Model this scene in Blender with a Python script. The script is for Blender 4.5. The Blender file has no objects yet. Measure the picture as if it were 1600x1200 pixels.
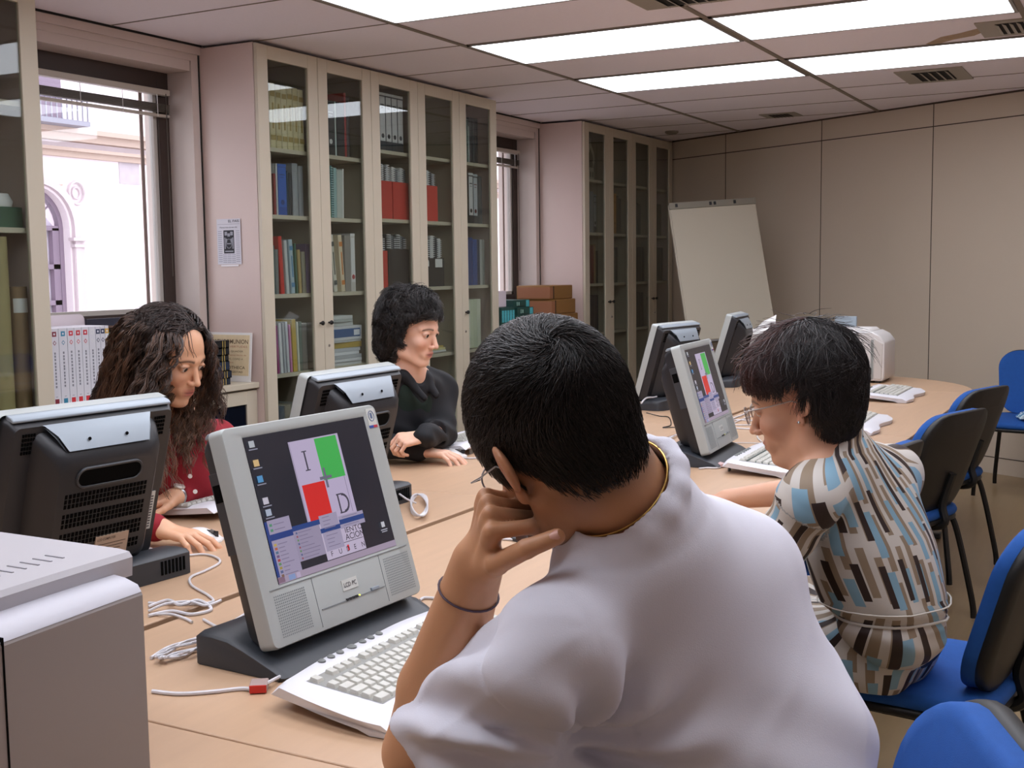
import bpy, bmesh, math, random
import numpy as np
from mathutils import Vector, Matrix, Quaternion

# ------------------------------------------------------------------ camera, light, exposure
scn = bpy.context.scene
COL = scn.collection
CAM_H = 1.4
CA, CP, CR, CF = math.radians(28.44), math.radians(5.55), math.radians(-0.73), 1850.0
FWD = Vector((-math.sin(CA)*math.cos(CP), math.cos(CA)*math.cos(CP), -math.sin(CP)))
_rt = Vector((math.cos(CA), math.sin(CA), 0)); _up = _rt.cross(FWD)
RT = math.cos(CR)*_rt + math.sin(CR)*_up
UP = -math.sin(CR)*_rt + math.cos(CR)*_up
cam_data = bpy.data.cameras.new('camera')
cam = bpy.data.objects.new('camera', cam_data); COL.objects.link(cam)
cam_data.sensor_width = 36.0; cam_data.lens = 36.0*CF/1600.0
cam_data.clip_start = 0.05; cam_data.clip_end = 200
cam.matrix_world = Matrix(((RT.x, UP.x, -FWD.x, 0), (RT.y, UP.y, -FWD.y, 0), (RT.z, UP.z, -FWD.z, CAM_H), (0, 0, 0, 1)))
scn.camera = cam
vs = scn.view_settings
scn.display_settings.display_device = 'sRGB'
vs.view_transform = 'Standard'; vs.look = 'None'; vs.gamma = 1; vs.use_curve_mapping = False
vs.exposure = 0.12
scn.cycles.use_denoising = True
scn.cycles.max_bounces = 8; scn.cycles.diffuse_bounces = 5; scn.cycles.glossy_bounces = 3
scn.cycles.transparent_max_bounces = 12; scn.cycles.sample_clamp_indirect = 6.0
world = bpy.data.worlds.new('daylight'); scn.world = world; world.use_nodes = True
wn = world.node_tree.nodes; wl = world.node_tree.links
bgn = wn['Background']; bgn.inputs['Color'].default_value = (0.92, 0.93, 1.0, 1); bgn.inputs['Strength'].default_value = 3.6
sun_d = bpy.data.lights.new('sun', 'SUN'); sun_d.energy = 0.5; sun_d.angle = 0.05; sun_d.color = (1, .97, .93)
sun = bpy.data.objects.new('sun', sun_d); COL.objects.link(sun)
sun.rotation_euler = Vector((-1.0, 0.25, -1.3)).to_track_quat('-Z', 'Y').to_euler()
PANEL_E = 5.4      # ceiling diffuser emission

def ray(px, py):
    return (FWD + RT*((px-800)/CF) - UP*((py-600)/CF))
def P(px, py, t):                      # a point at distance t along a line of sight
    return Vector((0, 0, CAM_H)) + ray(px, py).normalized()*t
def PZ(px, py, z):
    d = ray(px, py); return Vector((0, 0, CAM_H)) + d*((z-CAM_H)/d.z)
def PX(px, py, x):
    d = ray(px, py); return Vector((0, 0, CAM_H)) + d*(x/d.x)
def PY(px, py, y):
    d = ray(px, py); return Vector((0, 0, CAM_H)) + d*(y/d.y)

rnd = random.Random(7)
# ------------------------------------------------------------------ helpers
def srgb(h):
    if isinstance(h, str):
        h = h.lstrip('#'); c = [int(h[i:i+2], 16)/255 for i in (0, 2, 4)]
    else: c = h
    return tuple(x/12.92 if x <= .04045 else ((x+.055)/1.055)**2.4 for x in c)

MATS = {}
def mat(name, color='#808080', rough=.5, metal=0, noise=0, nscale=20, bump=0, bscale=200, emit=None, estr=0, spec=.5, sss=0, aniso=0, stretch=None):
    if name in MATS: return MATS[name]
    m = bpy.data.materials.new(name); m.use_nodes = True; MATS[name] = m
    nt = m.node_tree; b = nt.nodes['Principled BSDF']; c = srgb(color)+(1,)
    b.inputs['Base Color'].default_value = c
    b.inputs['Roughness'].default_value = rough; b.inputs['Metallic'].default_value = metal
    b.inputs['Specular IOR Level'].default_value = spec
    if sss:
        b.inputs['Subsurface Weight'].default_value = sss
        b.inputs['Subsurface Radius'].default_value = (.9, .35, .2); b.inputs['Subsurface Scale'].default_value = .008
    if emit:
        b.inputs['Emission Color'].default_value = srgb(emit)+(1,); b.inputs['Emission Strength'].default_value = estr
    tc = None
    if noise or bump:
        tc = nt.nodes.new('ShaderNodeTexCoord'); mp = nt.nodes.new('ShaderNodeMapping')
        nt.links.new(tc.outputs['Object'], mp.inputs['Vector'])
        if stretch: mp.inputs['Scale'].default_value = stretch
    if noise:
        n = nt.nodes.new('ShaderNodeTexNoise'); n.inputs['Scale'].default_value = nscale; n.inputs['Detail'].default_value = 4
        r = nt.nodes.new('ShaderNodeMapRange'); r.inputs['To Min'].default_value = 1-noise; r.inputs['To Max'].default_value = 1+noise
        mx = nt.nodes.new('ShaderNodeMix'); mx.data_type = 'RGBA'; mx.blend_type = 'MULTIPLY'; mx.inputs[0].default_value = 1
        nt.links.new(mp.outputs[0], n.inputs['Vector']); nt.links.new(n.outputs['Fac'], r.inputs['Value'])
        mx.inputs[6].default_value = c; nt.links.new(r.outputs[0], mx.inputs[7]); nt.links.new(mx.outputs[2], b.inputs['Base Color'])
    if bump:
        n2 = nt.nodes.new('ShaderNodeTexNoise'); n2.inputs['Scale'].default_value = bscale; n2.inputs['Detail'].default_value = 3
        bp = nt.nodes.new('ShaderNodeBump'); bp.inputs['Strength'].default_value = bump; bp.inputs['Distance'].default_value = .002
        nt.links.new(mp.outputs[0], n2.inputs['Vector']); nt.links.new(n2.outputs['Fac'], bp.inputs['Height']); nt.links.new(bp.outputs[0], b.inputs['Normal'])
    return m

def glass_mat(name, tint='#e8eeee', refl=1.0, rough=.02):
    m = bpy.data.materials.new(name); m.use_nodes = True; nt = m.node_tree; nt.nodes.clear()
    o = nt.nodes.new('ShaderNodeOutputMaterial'); t = nt.nodes.new('ShaderNodeBsdfTransparent'); g = nt.nodes.new('ShaderNodeBsdfGlossy')
    f = nt.nodes.new('ShaderNodeLayerWeight'); f.inputs['Blend'].default_value = .5
    pw = nt.nodes.new('ShaderNodeMath'); pw.operation = 'POWER'; pw.inputs[1].default_value = 4.0; nt.links.new(f.outputs['Facing'], pw.inputs[0])
    mm = nt.nodes.new('ShaderNodeMath'); mm.operation = 'MULTIPLY_ADD'; mm.inputs[1].default_value = .9*refl; mm.inputs[2].default_value = .04*refl
    mx = nt.nodes.new('ShaderNodeMixShader'); t.inputs[0].default_value = srgb(tint)+(1,); g.inputs['Roughness'].default_value = rough
    nt.links.new(pw.outputs[0], mm.inputs[0]); nt.links.new(mm.outputs[0], mx.inputs[0]); nt.links.new(t.outputs[0], mx.inputs[1]); nt.links.new(g.outputs[0], mx.inputs[2])
    nt.links.new(mx.outputs[0], o.inputs[0]); MATS[name] = m; return m

def attr_mat(name, rough=.5, emit=0, spec=.5, sss=0, bump=0, bscale=300):
    """colour comes from the mesh's own colour attribute 'tint'"""
    m = mat(name, '#ffffff', rough, spec=spec, sss=sss, bump=bump, bscale=bscale); nt = m.node_tree; b = nt.nodes['Principled BSDF']
    a = nt.nodes.new('ShaderNodeAttribute'); a.attribute_name = 'tint'
    if emit:
        b.inputs['Base Color'].default_value = (.01, .01, .012, 1)
        nt.links.new(a.outputs['Color'], b.inputs['Emission Color']); b.inputs['Emission Strength'].default_value = emit
    else: nt.links.new(a.outputs['Color'], b.inputs['Base Color'])
    return m

def tag(o, label=None, cat=None, group=None, kind=None):
    if label: o['label'] = label
    if cat: o['category'] = cat
    if group: o['group'] = group
    if kind: o['kind'] = kind
    return o
def empty(name, loc=(0, 0, 0), rz=0, label=None, cat=None, group=None):
    o = bpy.data.objects.new(name, None); COL.objects.link(o); o.location = loc; o.rotation_euler = (0, 0, rz)
    o.empty_display_size = .05
    return tag(o, label, cat, group)
def copy_tree(o, parent=None):
    c = o.copy(); COL.objects.link(c)
    c.parent = parent
    if parent: c.matrix_parent_inverse = o.matrix_parent_inverse
    for ch in list(o.children): copy_tree(ch, c)
    return c

class MB:
    def __init__(s): s.v = []; s.f = []; s.m = []; s.M = None
    def add(s, vs_, fs, m=0):
        n = len(s.v)
        for p in vs_:
            p = Vector(p)
            s.v.append(s.M @ p if s.M else p)
        for f in fs: s.f.append([n+i for i in f]); s.m.append(m)
        return s
    def box(s, x0, x1, y0, y1, z0, z1, m=0):
        return s.add([(x0, y0, z0), (x1, y0, z0), (x1, y1, z0), (x0, y1, z0), (x0, y0, z1), (x1, y0, z1), (x1, y1, z1), (x0, y1, z1)],
                     [(0, 3, 2, 1), (4, 5, 6, 7), (0, 1, 5, 4), (1, 2, 6, 5), (2, 3, 7, 6), (3, 0, 4, 7)], m)
    def prism(s, poly, axis, a0, a1, m=0):
        """poly in the plane of the two other axes (cyclic order), extruded from a0 to a1"""
        def mk(u, v, a):
            return {'x': (a, u, v), 'y': (u, a, v), 'z': (u, v, a)}[axis]
        n = len(poly)
        V = [mk(u, v, a0) for u, v in poly]+[mk(u, v, a1) for u, v in poly]
        F = [tuple(range(n)), tuple(range(2*n-1, n-1, -1))]+[(i, i+n, (i+1) % n+n, (i+1) % n) for i in range(n)]
        return s.add(V, F, m)
    def loft(s, rings, m=0, cap=True, closed=True):
        n = len(rings[0]); V = [p for r in rings for p in r]; F = []
        for k in range(len(rings)-1):
            for i in range(n if closed else n-1):
                j = (i+1) % n; F.append((k*n+i, k*n+j, (k+1)*n+j, (k+1)*n+i))
        if cap: F.append(tuple(range(n-1, -1, -1))); F.append(tuple((len(rings)-1)*n+i for i in range(n)))
        return s.add(V, F, m)
    def tube(s, pts, r=.005, n=8, m=0, closed=False):
        pts = [Vector(p) for p in pts]; L = len(pts); rs = r if isinstance(r, (list, tuple)) else [r]*L
        rings = []; ref = None
        for i, p in enumerate(pts):
            if closed: d = pts[(i+1) % L]-pts[i-1]
            else: d = pts[min(i+1, L-1)]-pts[max(i-1, 0)]
            if d.length < 1e-9: d = Vector((0, 0, 1))
            d.normalize()
            if ref is None: ref = d.orthogonal().normalized()
            ref = (ref-d*ref.dot(d)); ref = ref.normalized() if ref.length > 1e-6 else d.orthogonal().normalized()
            b = d.cross(ref)
            rings.append([p+ref*(math.cos(2*math.pi*k/n)*rs[i])+b*(math.sin(2*math.pi*k/n)*rs[i]) for k in range(n)])
        if closed: rings.append(rings[0])
        return s.loft(rings, m, cap=not closed)
    def lathe(s, prof, axis_o=(0, 0, 0), n=24, m=0, Mx=None):
        rings = []
        for r, z in prof:
            ring = [Vector((r*math.cos(2*math.pi*k/n), r*math.sin(2*math.pi*k/n), z)) for k in range(n)]
            if Mx: ring = [Mx @ q for q in ring]
            rings.append([q+Vector(axis_o) for q in ring])
        return s.loft(rings, m)
    def build(s, name, mats, parent=None, bevel=0, seg=2, smooth=True, ang=40, loc=None, rot=None, label=None):
        me = bpy.data.meshes.new(name); me.from_pydata([tuple(p) for p in s.v], [], s.f)
        if not isinstance(mats, (list, tuple)): mats = [mats]
        for mm in mats: me.materials.append(mm)
        me.polygons.foreach_set('material_index', s.m)
        bm = bmesh.new(); bm.from_mesh(me); bmesh.ops.recalc_face_normals(bm, faces=bm.faces); bm.to_mesh(me); bm.free()
        if smooth:
            me.polygons.foreach_set('use_smooth', [True]*len(me.polygons)); me.set_sharp_from_angle(angle=math.radians(ang))
        me.update()
        o = bpy.data.objects.new(name, me); COL.objects.link(o)
        if bevel:
            b = o.modifiers.new('bevel', 'BEVEL'); b.width = bevel; b.segments = seg; b.limit_method = 'ANGLE'; b.angle_limit = math.radians(35)
            b.harden_normals = False
        if parent: o.parent = parent
        if loc is not None: o.location = loc
        if rot is not None: o.rotation_euler = rot
        if label: o['label'] = label
        return o
def bez(p, n=12):
    """smooth Catmull-Rom through the points"""
    p = [Vector(q) for q in p]; out = []
    for i in range(len(p)-1):
        a = p[max(i-1, 0)]; b = p[i]; c = p[i+1]; d = p[min(i+2, len(p)-1)]
        for k in range(n):
            t = k/n
            out.append(.5*((2*b)+(c-a)*t+(2*a-5*b+4*c-d)*t*t+(3*b-a-3*c+d)*t**3))
    out.append(p[-1]); return out
def rrect(w, h, r, n=5, cx=0, cy=0):
    o = []
    for sx, sy, a0 in ((1, 1, 0), (-1, 1, 90), (-1, -1, 180), (1, -1, 270)):
        for k in range(n+1):
            a = math.radians(a0+90*k/n); o.append((cx+sx*(w/2-r)+r*math.cos(a), cy+sy*(h/2-r)+r*math.sin(a)))
    return o
_txt_cache = {}
def text_mesh(mb, s, size, origin, udir, vdir, m=0, align='LEFT', bold=0, off=0.0004, width=None):
    """adds flat lettering to a builder; udir = reading direction, vdir = up"""
    key = (s, bold)
    if key not in _txt_cache:
        cu = bpy.data.curves.new('t', 'FONT'); cu.body = s; cu.size = 1; cu.offset = bold; cu.resolution_u = 3; cu.fill_mode = 'BOTH'
        ob = bpy.data.objects.new('t', cu); COL.objects.link(ob)
        me = bpy.data.meshes.new_from_object(ob.evaluated_get(bpy.context.evaluated_depsgraph_get()))
        _txt_cache[key] = ([v.co.copy() for v in me.vertices], [tuple(p.vertices) for p in me.polygons])
        bpy.data.objects.remove(ob); bpy.data.curves.remove(cu); bpy.data.meshes.remove(me)
    V, F = _txt_cache[key]
    if not V: return
    x0 = min(v.x for v in V); x1 = max(v.x for v in V); W = (x1-x0)
    sx = size if width is None else width/W
    o = Vector(origin); u = Vector(udir).normalized(); v_ = Vector(vdir).normalized(); nn = u.cross(v_)
    sh = {'LEFT': -x0, 'CENTER': -(x0+x1)/2, 'RIGHT': -x1}[align]
    mb.add([o+u*((p.x+sh)*sx)+v_*(p.y*size)+nn*off for p in V], F, m)
# ------------------------------------------------------------------ materials
M_wall = mat('wall_paint', '#cbbcb4', .75, noise=.03, nscale=3)
M_panelwall = mat('partition_laminate', '#c9bba8', .6, noise=.03, nscale=2)
M_dark = mat('shadow_gap', '#15110f', .8)
M_ceil = mat('ceiling_tile', '#ece6ee', .9, noise=.03, nscale=60, bump=.15, bscale=500)
M_tee = mat('ceiling_tee', '#7d7266', .6)
M_floor = mat('floor_laminate', '#96805f', .35, noise=.10, nscale=6, stretch=(6, .6, 1))
M_cab = mat('cabinet_laminate', '#c6bca8', .5, noise=.02, nscale=5)
M_cabside = mat('cabinet_side_window_tint', '#cfbab2', .5, noise=.02, nscale=5)  # pinkish light from the window is put into this colour
M_cabin = mat('cabinet_interior', '#a89e8b', .6)
M_frame = mat('window_frame_brown', '#3a2c26', .5)
M_black = mat('black_plastic', '#0b0b0c', .4)
M_desk = mat('beech_laminate', '#bf9e80', .38, noise=.09, nscale=5, stretch=(9, .8, 4), bump=.02)
M_deskedge = mat('beech_edge', '#a5784f', .45)
M_white = mat('white_plastic', '#e6e4e2', .35)
M_glassb = glass_mat('bookcase_glass', '#eef2f0', 1.0)
M_glassw = glass_mat('window_glass', '#f4f6f8', 1.0)
M_steel = mat('steel', '#b9b9bb', .25, metal=1)

WX = -4.13     # face of the window wall
def struct(name, mb, m, **k):
    o = mb.build(name, m, smooth=False, **k); o['kind'] = 'structure'; return o

struct('floor', MB().box(-4.45, 1.3, -1.8, 10.4, -.08, 0), M_floor)
struct('ceiling', MB().box(-4.6, 1.3, -1.9, 10.4, 2.5, 2.7), M_ceil)
# wall with two window openings
W = [(3.25, 4.41), (6.95, 8.04)]
WZ0, WZ1 = 1.15, 2.42
mb = MB()
ys = [-1.9, 3.25, 4.41, 6.95, 8.04, 10.4]
mb.box(-4.45, WX, -1.9, 3.25, 0, 2.5); mb.box(-4.45, WX, 4.41, 6.95, 0, 2.5); mb.box(-4.45, WX, 8.04, 10.4, 0, 2.5)
for a, b in W:
    mb.box(-4.45, WX, a, b, 0, WZ0); mb.box(-4.45, WX, a, b, WZ1, 2.5)
struct('wall_left', mb, M_wall)
# slanted partition wall at the far end
O = Vector((-3.76, 9.96, 0)); E = Vector((.8785, -.4778, 0)); N = Vector((-.4778, -.8785, 0))
Mfar = Matrix(((E.x, -N.x, 0, O.x), (E.y, -N.y, 0, O.y), (0, 0, 1, 0), (0, 0, 0, 1)))   # local x along the wall, local y away from the room
def far(mb_): mb_.M = Mfar; return mb_
struct('wall_far', far(MB()).box(-.6, 5.58, 0, .12, 0, 2.5), M_panelwall)
struct('baseboard_far', far(MB()).box(-.1, 5.55, -.008, 0, 0, .108), M_panelwall)
mb = far(MB())
for s_ in (.67, 1.715, 2.72, 3.72, 4.72):
    mb.box(s_-.003, s_+.003, -.0015, 0, .11, 2.49)
mb.box(0, 5.55, -.0015, 0, 2.334, 2.341); mb.box(0, 5.55, -.0095, -.001, .106, .111); mb.box(0, 5.55, -.004, 0, 2.488, 2.5)
struct('trim_1', mb, mat('panel_joint', '#4a3d33', .8))
struct('wall_right', MB().box(1.15, 1.3, -1.9, 7.35, 0, 2.5), M_wall)
struct('wall_back', MB().box(-4.45, 1.3, -1.95, -1.8, 0, 2.5), M_wall)
# header band, blind box, shadow gap above the window wall
mb = MB()
for a, b in W:
    mb.box(WX-.02, WX+.012, a-.3 if a > 5 else 3.15, b+.06, 2.452, 2.49)
    mb.box(-4.30, WX-.004, a, b-.005, 2.372, 2.452)
struct('trim_2', mb, M_wall)
mb = MB()
mb.box(WX, WX+.016, 3.15, 4.47, 2.49, 2.5); mb.box(WX, WX+.016, 6.79, 8.1, 2.49, 2.5)
for y in (4.462, 8.100): mb.box(WX-.002, WX+.004, y-.006, y, .87, 2.5)
struct('trim_3', mb, M_dark)
# windows
for i, (a, b) in enumerate(W):
    fr = MB(); X0, X1 = -4.33, -4.285; t = .075
    fr.box(X0, X1, a, a+t, WZ0, WZ1); fr.box(X0, X1, b-t, b, WZ0, WZ1); fr.box(X0, X1, a+t, b-t, WZ1-.13, WZ1); fr.box(X0, X1, a+t, b-t, WZ0, WZ0+.06)
    w = struct('window_%d' % (i+1), fr, M_frame, bevel=.003)
    sash = MB(); s0, s1 = a+t, b-t; q = .022; z0, z1 = WZ0+.06, WZ1-.13
    sash.box(-4.325, -4.295, s0, s0+q, z0, z1); sash.box(-4.325, -4.295, s1-q, s1, z0, z1); sash.box(-4.325, -4.295, s0, s1, z0, z0+q); sash.box(-4.325, -4.295, s0, s1, z1-q, z1)
    sash.build('sash', mat('sash_aluminium', '#b8b2aa', .35), w, smooth=False)
    MB().box(-4.312, -4.308, s0+q, s1-q, z0+q, z1-q).build('window_pane', M_glassw, w, smooth=False)
    MB().box(-4.335, -4.33, s1-.075, s1-.055, z0, z1).build('outer_rail', mat('outer_rail', '#8d7468', .6), w, smooth=False)
    MB().box(-4.283, WX+.01, a, b, WZ0-.02, WZ0).build('sill', M_wall, w, smooth=False)
    # raised venetian blind
    bl = empty('venetian_blind', (-4.262, (a+b)/2, 2.285), 0,
               ['raised venetian blind at the top of the big window by the white books', 'raised venetian blind in the far window above the brown boxes'][i], 'blind')
    h = (b-a)/2-.03
    MB().box(-.018, .018, -h, h, -.028, 0).build('head_rail', mat('blind_rail', '#b5aca0', .4), bl, bevel=.002)
    sl = MB()
    for k in range(9): sl.box(-.013, .013, -h, h, -.072-.0045*k, -.070-.0045*k)
    sl.build('slat', mat('blind_slat', '#6b6358', .5), bl, smooth=False)['kind'] = 'stuff'
    MB().box(-.012, .012, -h, h, -.132, -.118).build('bottom_rail', mat('blind_rail', '#b5aca0', .4), bl, bevel=.002)
    for yy in (-h*.7, 0, h*.45, h*.85):
        MB().tube([(0.014, yy, -.02), (.015, yy, -.13)], .0018, 6).build('lift_cord', M_white, bl)
    MB().tube([(0.02, h-.03, -.02), (.02, h-.03, -.9)], .0022, 6).build('pull_cord', mat('cord_dark', '#4a4038', .6), bl)

# ceiling grid and lights
RX = [-3.03, -1.79, -.55, .69]
mb = MB()
for x in RX: mb.box(x-.012, x+.012, -1.8, 10.2, 2.494, 2.5)
for k in range(-9, 10):
    y = 5.14+.62*k
    if y > 10.1: continue
    mb.box(WX, 1.15, y-.004, y+.004, 2.4975, 2.5)
struct('trim_4', mb, M_tee)
M_diff = mat('light_diffuser', '#ffffff', .4, emit='#f0f4ff', estr=PANEL_E)
cnt = 0
LN = {}
lab = {(1, 3): 'lit ceiling panel just past the top edge, right of the one above the long bookcase', (0, 3): 'lit ceiling panel nearest the camera above the window wall bookcases, cut by the top edge',
       (0, 5): 'long lit ceiling panel directly left of the bright one above the vent',
       (0, 7): 'farthest lit ceiling panel on the bookcase side of the room',
       (1, 5): 'lit ceiling panel at the top right, cut by the right edge',
       (1, 7): 'lit ceiling panel just in front of the dark finned square vent'}
for ci in range(3):
    for k in range(-3, 8, 2):  # rearmost row is unseen, added to brighten the near end
        if ci == 2 and k not in (-1, 1): continue  # right hand pair is unseen, added to light the man's shirt
        y0 = 5.14+.62*(k-5); x0 = RX[ci]+.014; x1 = RX[ci+1]-.014
        seen = (ci, k) in lab
        L = empty('ceiling_light', ((x0+x1)/2, y0+.31, 2.5), 0, lab.get((ci, k), 'recessed ceiling light, %s row from the camera, %s column' % ({1: 'second', -1: 'nearest', -3: 'added rearmost', 3: 'third'}.get(k, 'other'), ['window', 'middle', 'added right hand'][ci])), 'ceiling light', 'recessed ceiling lights')
        w, d = (x1-x0)/2, .305
        MB().box(-w+.015, w-.015, -d+.015, d-.015, -.006, -.001).build('diffuser', M_diff, L, smooth=False)
        f = MB(); f.box(-w, w, -d, -d+.015, -.008, 0); f.box(-w, w, d-.015, d, -.008, 0); f.box(-w, -w+.015, -d, d, -.008, 0); f.box(w-.015, w, -d, d, -.008, 0)
        f.build('frame', mat('light_frame', '#8f8b88', .4), L, smooth=False)
# vents
def vent(x0, x1, y0, y1, label, fins, name='ceiling_vent'):
    v = empty(name, ((x0+x1)/2, (y0+y1)/2, 2.5), 0, label, 'ceiling vent')
    w, d = (x1-x0)/2, (y1-y0)/2
    f = MB(); f.box(-w, w, -d, d, -.006, 0); f.build('plate', mat('vent_plate', '#9b9488', .5), v, smooth=False)
    MB().box(-w*.55, w*.55, -d*.7, d*.7, -.0075, -.006).build('opening', M_dark, v, smooth=False)
    for i in range(fins):
        x = -w*.5+w*1.0*i/(fins-1)
        MB().add([(x-.012, -d*.7, -.008), (x+.006, -d*.7, -.016), (x+.006, d*.7, -.016), (x-.012, d*.7, -.008), (x-.012, -d*.7, -.007), (x+.007, -d*.7, -.015), (x+.007, d*.7, -.015), (x-.012, d*.7, -.007)],
                 [(0, 1, 2, 3), (4, 7, 6, 5), (0, 4, 5, 1), (3, 2, 6, 7), (0, 3, 7, 4), (1, 5, 6, 2)]).build('fin', mat('vent_plate', '#9b9488', .5), v, smooth=False)
    return v
vent(-1.36, -.99, 7.17, 7.67, 'square ceiling vent with dark fins past the last right hand light', 5)
vent(-.77, -.40, 5.93, 6.32, 'ceiling vent beside a water stain at the right edge', 7)
vent(-2.58, -2.32, 8.6, 8.84, 'small flat ceiling grille near the slanted far wall', 6)
vent(-1.95, -1.5, 4.62, 4.86, 'ceiling vent between two lit panels, at the top edge', 6)
d_ = MB(); d_.lathe([(0, 0), (.055, 0), (.055, -.012), (.04, -.022), (0, -.024)], (-3.5, 9.25, 2.5))
tag(d_.build('smoke_detector', mat('det', '#7c746a', .5)), 'small round detector on the ceiling by the far corner bookcase', 'detector')
# the water stain
st = MB(); pts = [PZ(x_, y_, 2.4988) for x_, y_ in ((1446, 69), (1470, 58), (1500, 52), (1530, 44), (1537, 50), (1522, 56), (1490, 62), (1462, 70))]
st.add([(p.x, p.y, 2.4992) for p in pts], [tuple(range(len(pts)))])
tag(st.build('water_stain', mat('stain', '#a8927a', .9, noise=.3, nscale=25), smooth=False), 'brown irregular water stain on the ceiling beside the right vent', 'stain')

# ------------------------------------------------------------------ building across the street
bd = empty('street_building', (-12, 11, -3), 0, 'pale pink plastered building with arched window seen through the big window', 'building')
M_fac = mat('facade_plaster', '#e0d2d6', .9, noise=.03, nscale=2)
M_cor = mat('facade_moulding', '#b59e92', .9)
M_vio = mat('violet_joinery', '#7c6a7a', .6)
def fb(mb_): mb_.M = Matrix.Translation((12, -11, 3)); return mb_       # world coordinates into the building's own
AC, AR, AS = 10.05, .5, 1.98
def arch(r, n=16, zb=.2):
    return [(AC+r, zb)]+[(AC+r*math.cos(math.pi*k/n), AS+r*math.sin(math.pi*k/n)) for k in range(n+1)]+[(AC-r, zb)]
w_ = fb(MB())
# wall around the arched opening
w_.box(-13, -12, -2, AC-AR, -3, 9); w_.box(-13, -12, AC+AR, 34, -3, 9)
n = 16
for k in range(n):
    y0, z0 = AC+AR*math.cos(math.pi*k/n), AS+AR*math.sin(math.pi*k/n); y1, z1 = AC+AR*math.cos(math.pi*(k+1)/n), AS+AR*math.sin(math.pi*(k+1)/n)
    w_.add([(-12, y1, z1), (-12, y0, z0), (-12, y0, 9), (-12, y1, 9), (-12.3, y1, z1), (-12.3, y0, z0), (-12.3, y0, 9), (-12.3, y1, 9)], [(0, 1, 2, 3), (4, 7, 6, 5), (0, 4, 5, 1)])
w_.box(-13, -12, AC-AR, AC+AR, -3, .2)
w_.build('wall', M_fac, bd, smooth=False)
r_ = fb(MB()); A = arch(.62); B = arch(.53)
for k in range(len(A)-1):
    a, b, c, d = A[k], A[k+1], B[k+1], B[k]
    V = [(-11.94, *a), (-11.94, *b), (-11.94, *c), (-11.94, *d), (-12, *a), (-12, *b), (-12, *c), (-12, *d)]
    r_.add(V, [(0, 1, 2, 3), (0, 4, 5, 1), (2, 6, 7, 3)])
r_.build('arch_moulding', mat('facade_trim', '#c0b0b4', .9), bd)
wf = fb(MB()); A = arch(.5); B = arch(.44)
for k in range(len(A)-1):
    a, b, c, d = A[k], A[k+1], B[k+1], B[k]
    wf.add([(-12.12, *a), (-12.12, *b), (-12.12, *c), (-12.12, *d), (-12.2, *a), (-12.2, *b), (-12.2, *c), (-12.2, *d)], [(0, 1, 2, 3), (0, 4, 5, 1), (2, 6, 7, 3)])
for z in (1.98, 1.50, 1.05, .58): wf.box(-12.2, -12.13, AC-.45, AC+.45, z-.03, z+.03)
wf.box(-12.2, -12.13, AC+.0, AC+.06, .2, 1.98); wf.box(-12.2, -12.13, AC+.34, AC+.45, .2, 1.98); wf.box(-12.2, -12.14, AC-.45, AC+.45, .2, .55)
for k in range(2, 8): a_ = math.pi*k/9; wf.tube([(-12.15, AC, 2.0), (-12.15, AC+.45*math.cos(a_), 1.99+.45*math.sin(a_))], .012, 5)
wf.build('arched_window_frame', M_vio, bd, smooth=False)
cu = fb(MB()); 
cu.prism([(AC-.46, .2)]+[(AC-.46+.92*i/30, 0) for i in range(0)]+[(AC+.46, .2), (AC+.46, AS), (AC, AS+.46), (AC-.46, AS)], 'x', -12.26, -12.22)
cu.build('curtain', mat('curtain', '#c9bccb', .9, noise=.25, nscale=4, stretch=(1, 6, .4)), bd, smooth=False)
co = fb(MB())
for z0, z1, dx in ((3.14, 3.2, .22), (3.05, 3.14, .14), (2.93, 2.97, .12), (2.86, 2.93, .06), (2.50, 2.52, .03)):
    co.box(-12, -12+dx, -2 if z0 > 2.6 else 9, 34 if z0 > 2.6 else 10.45, z0, z1)
co.build('cornice', M_cor, bd, smooth=False)
me_ = fb(MB()); me_.tube([(-11.97, 10.66+.12*math.cos(a*math.pi/12), 2.42+.14*math.sin(a*math.pi/12)) for a in range(24)], .018, 6, closed=True); me_.tube([(-11.98, 10.66+.06*math.cos(a*math.pi/12), 2.42+.07*math.sin(a*math.pi/12)) for a in range(24)], .012, 6, closed=True)
me_.build('medallion', mat('facade_trim', '#c0b0b4', .9), bd)
pc = fb(MB()); pc.box(-12, -11.9, 10.52, 10.78, 1.82, 1.86); pc.box(-12, -11.92, 10.55, 10.75, 1.74, 1.78); pc.box(-12, -11.95, 10.57, 10.73, .2, 1.74)
pc.build('pilaster', mat('facade_trim', '#c0b0b4', .9), bd, smooth=False)
bp = fb(MB()); bp.box(-12, -11.99, 11.4, 11.75, 2.58, 2.86); bp.build('wall_plaque', mat('plaque', '#b0a4aa', .8, noise=.2, nscale=9), bd, smooth=False)
bw = fb(MB()); bw.box(-12, -11.98, 9.4, 10.5, 3.25, 5.2); bw.build('balcony_window', M_vio, bd, smooth=False)
ba = fb(MB()); ba.box(-12, -11.55, 9.0, 10.55, 3.2, 3.26)
for k in range(20): ba.tube([(-11.57, 9.05+.078*k, 3.26), (-11.57, 9.05+.078*k, 3.5)], .01, 4)
ba.box(-11.59, -11.55, 9.0, 10.55, 3.5, 3.53)
ba.build('balcony', mat('balcony_iron', '#8d8a95', .6), bd, smooth=False)
g = MB().box(-14, -4.5, -6, 36, -3.2, -3.0); tag(g.build('street_ground', mat('street', '#a8a29c', .9), smooth=False), kind='structure')

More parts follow.
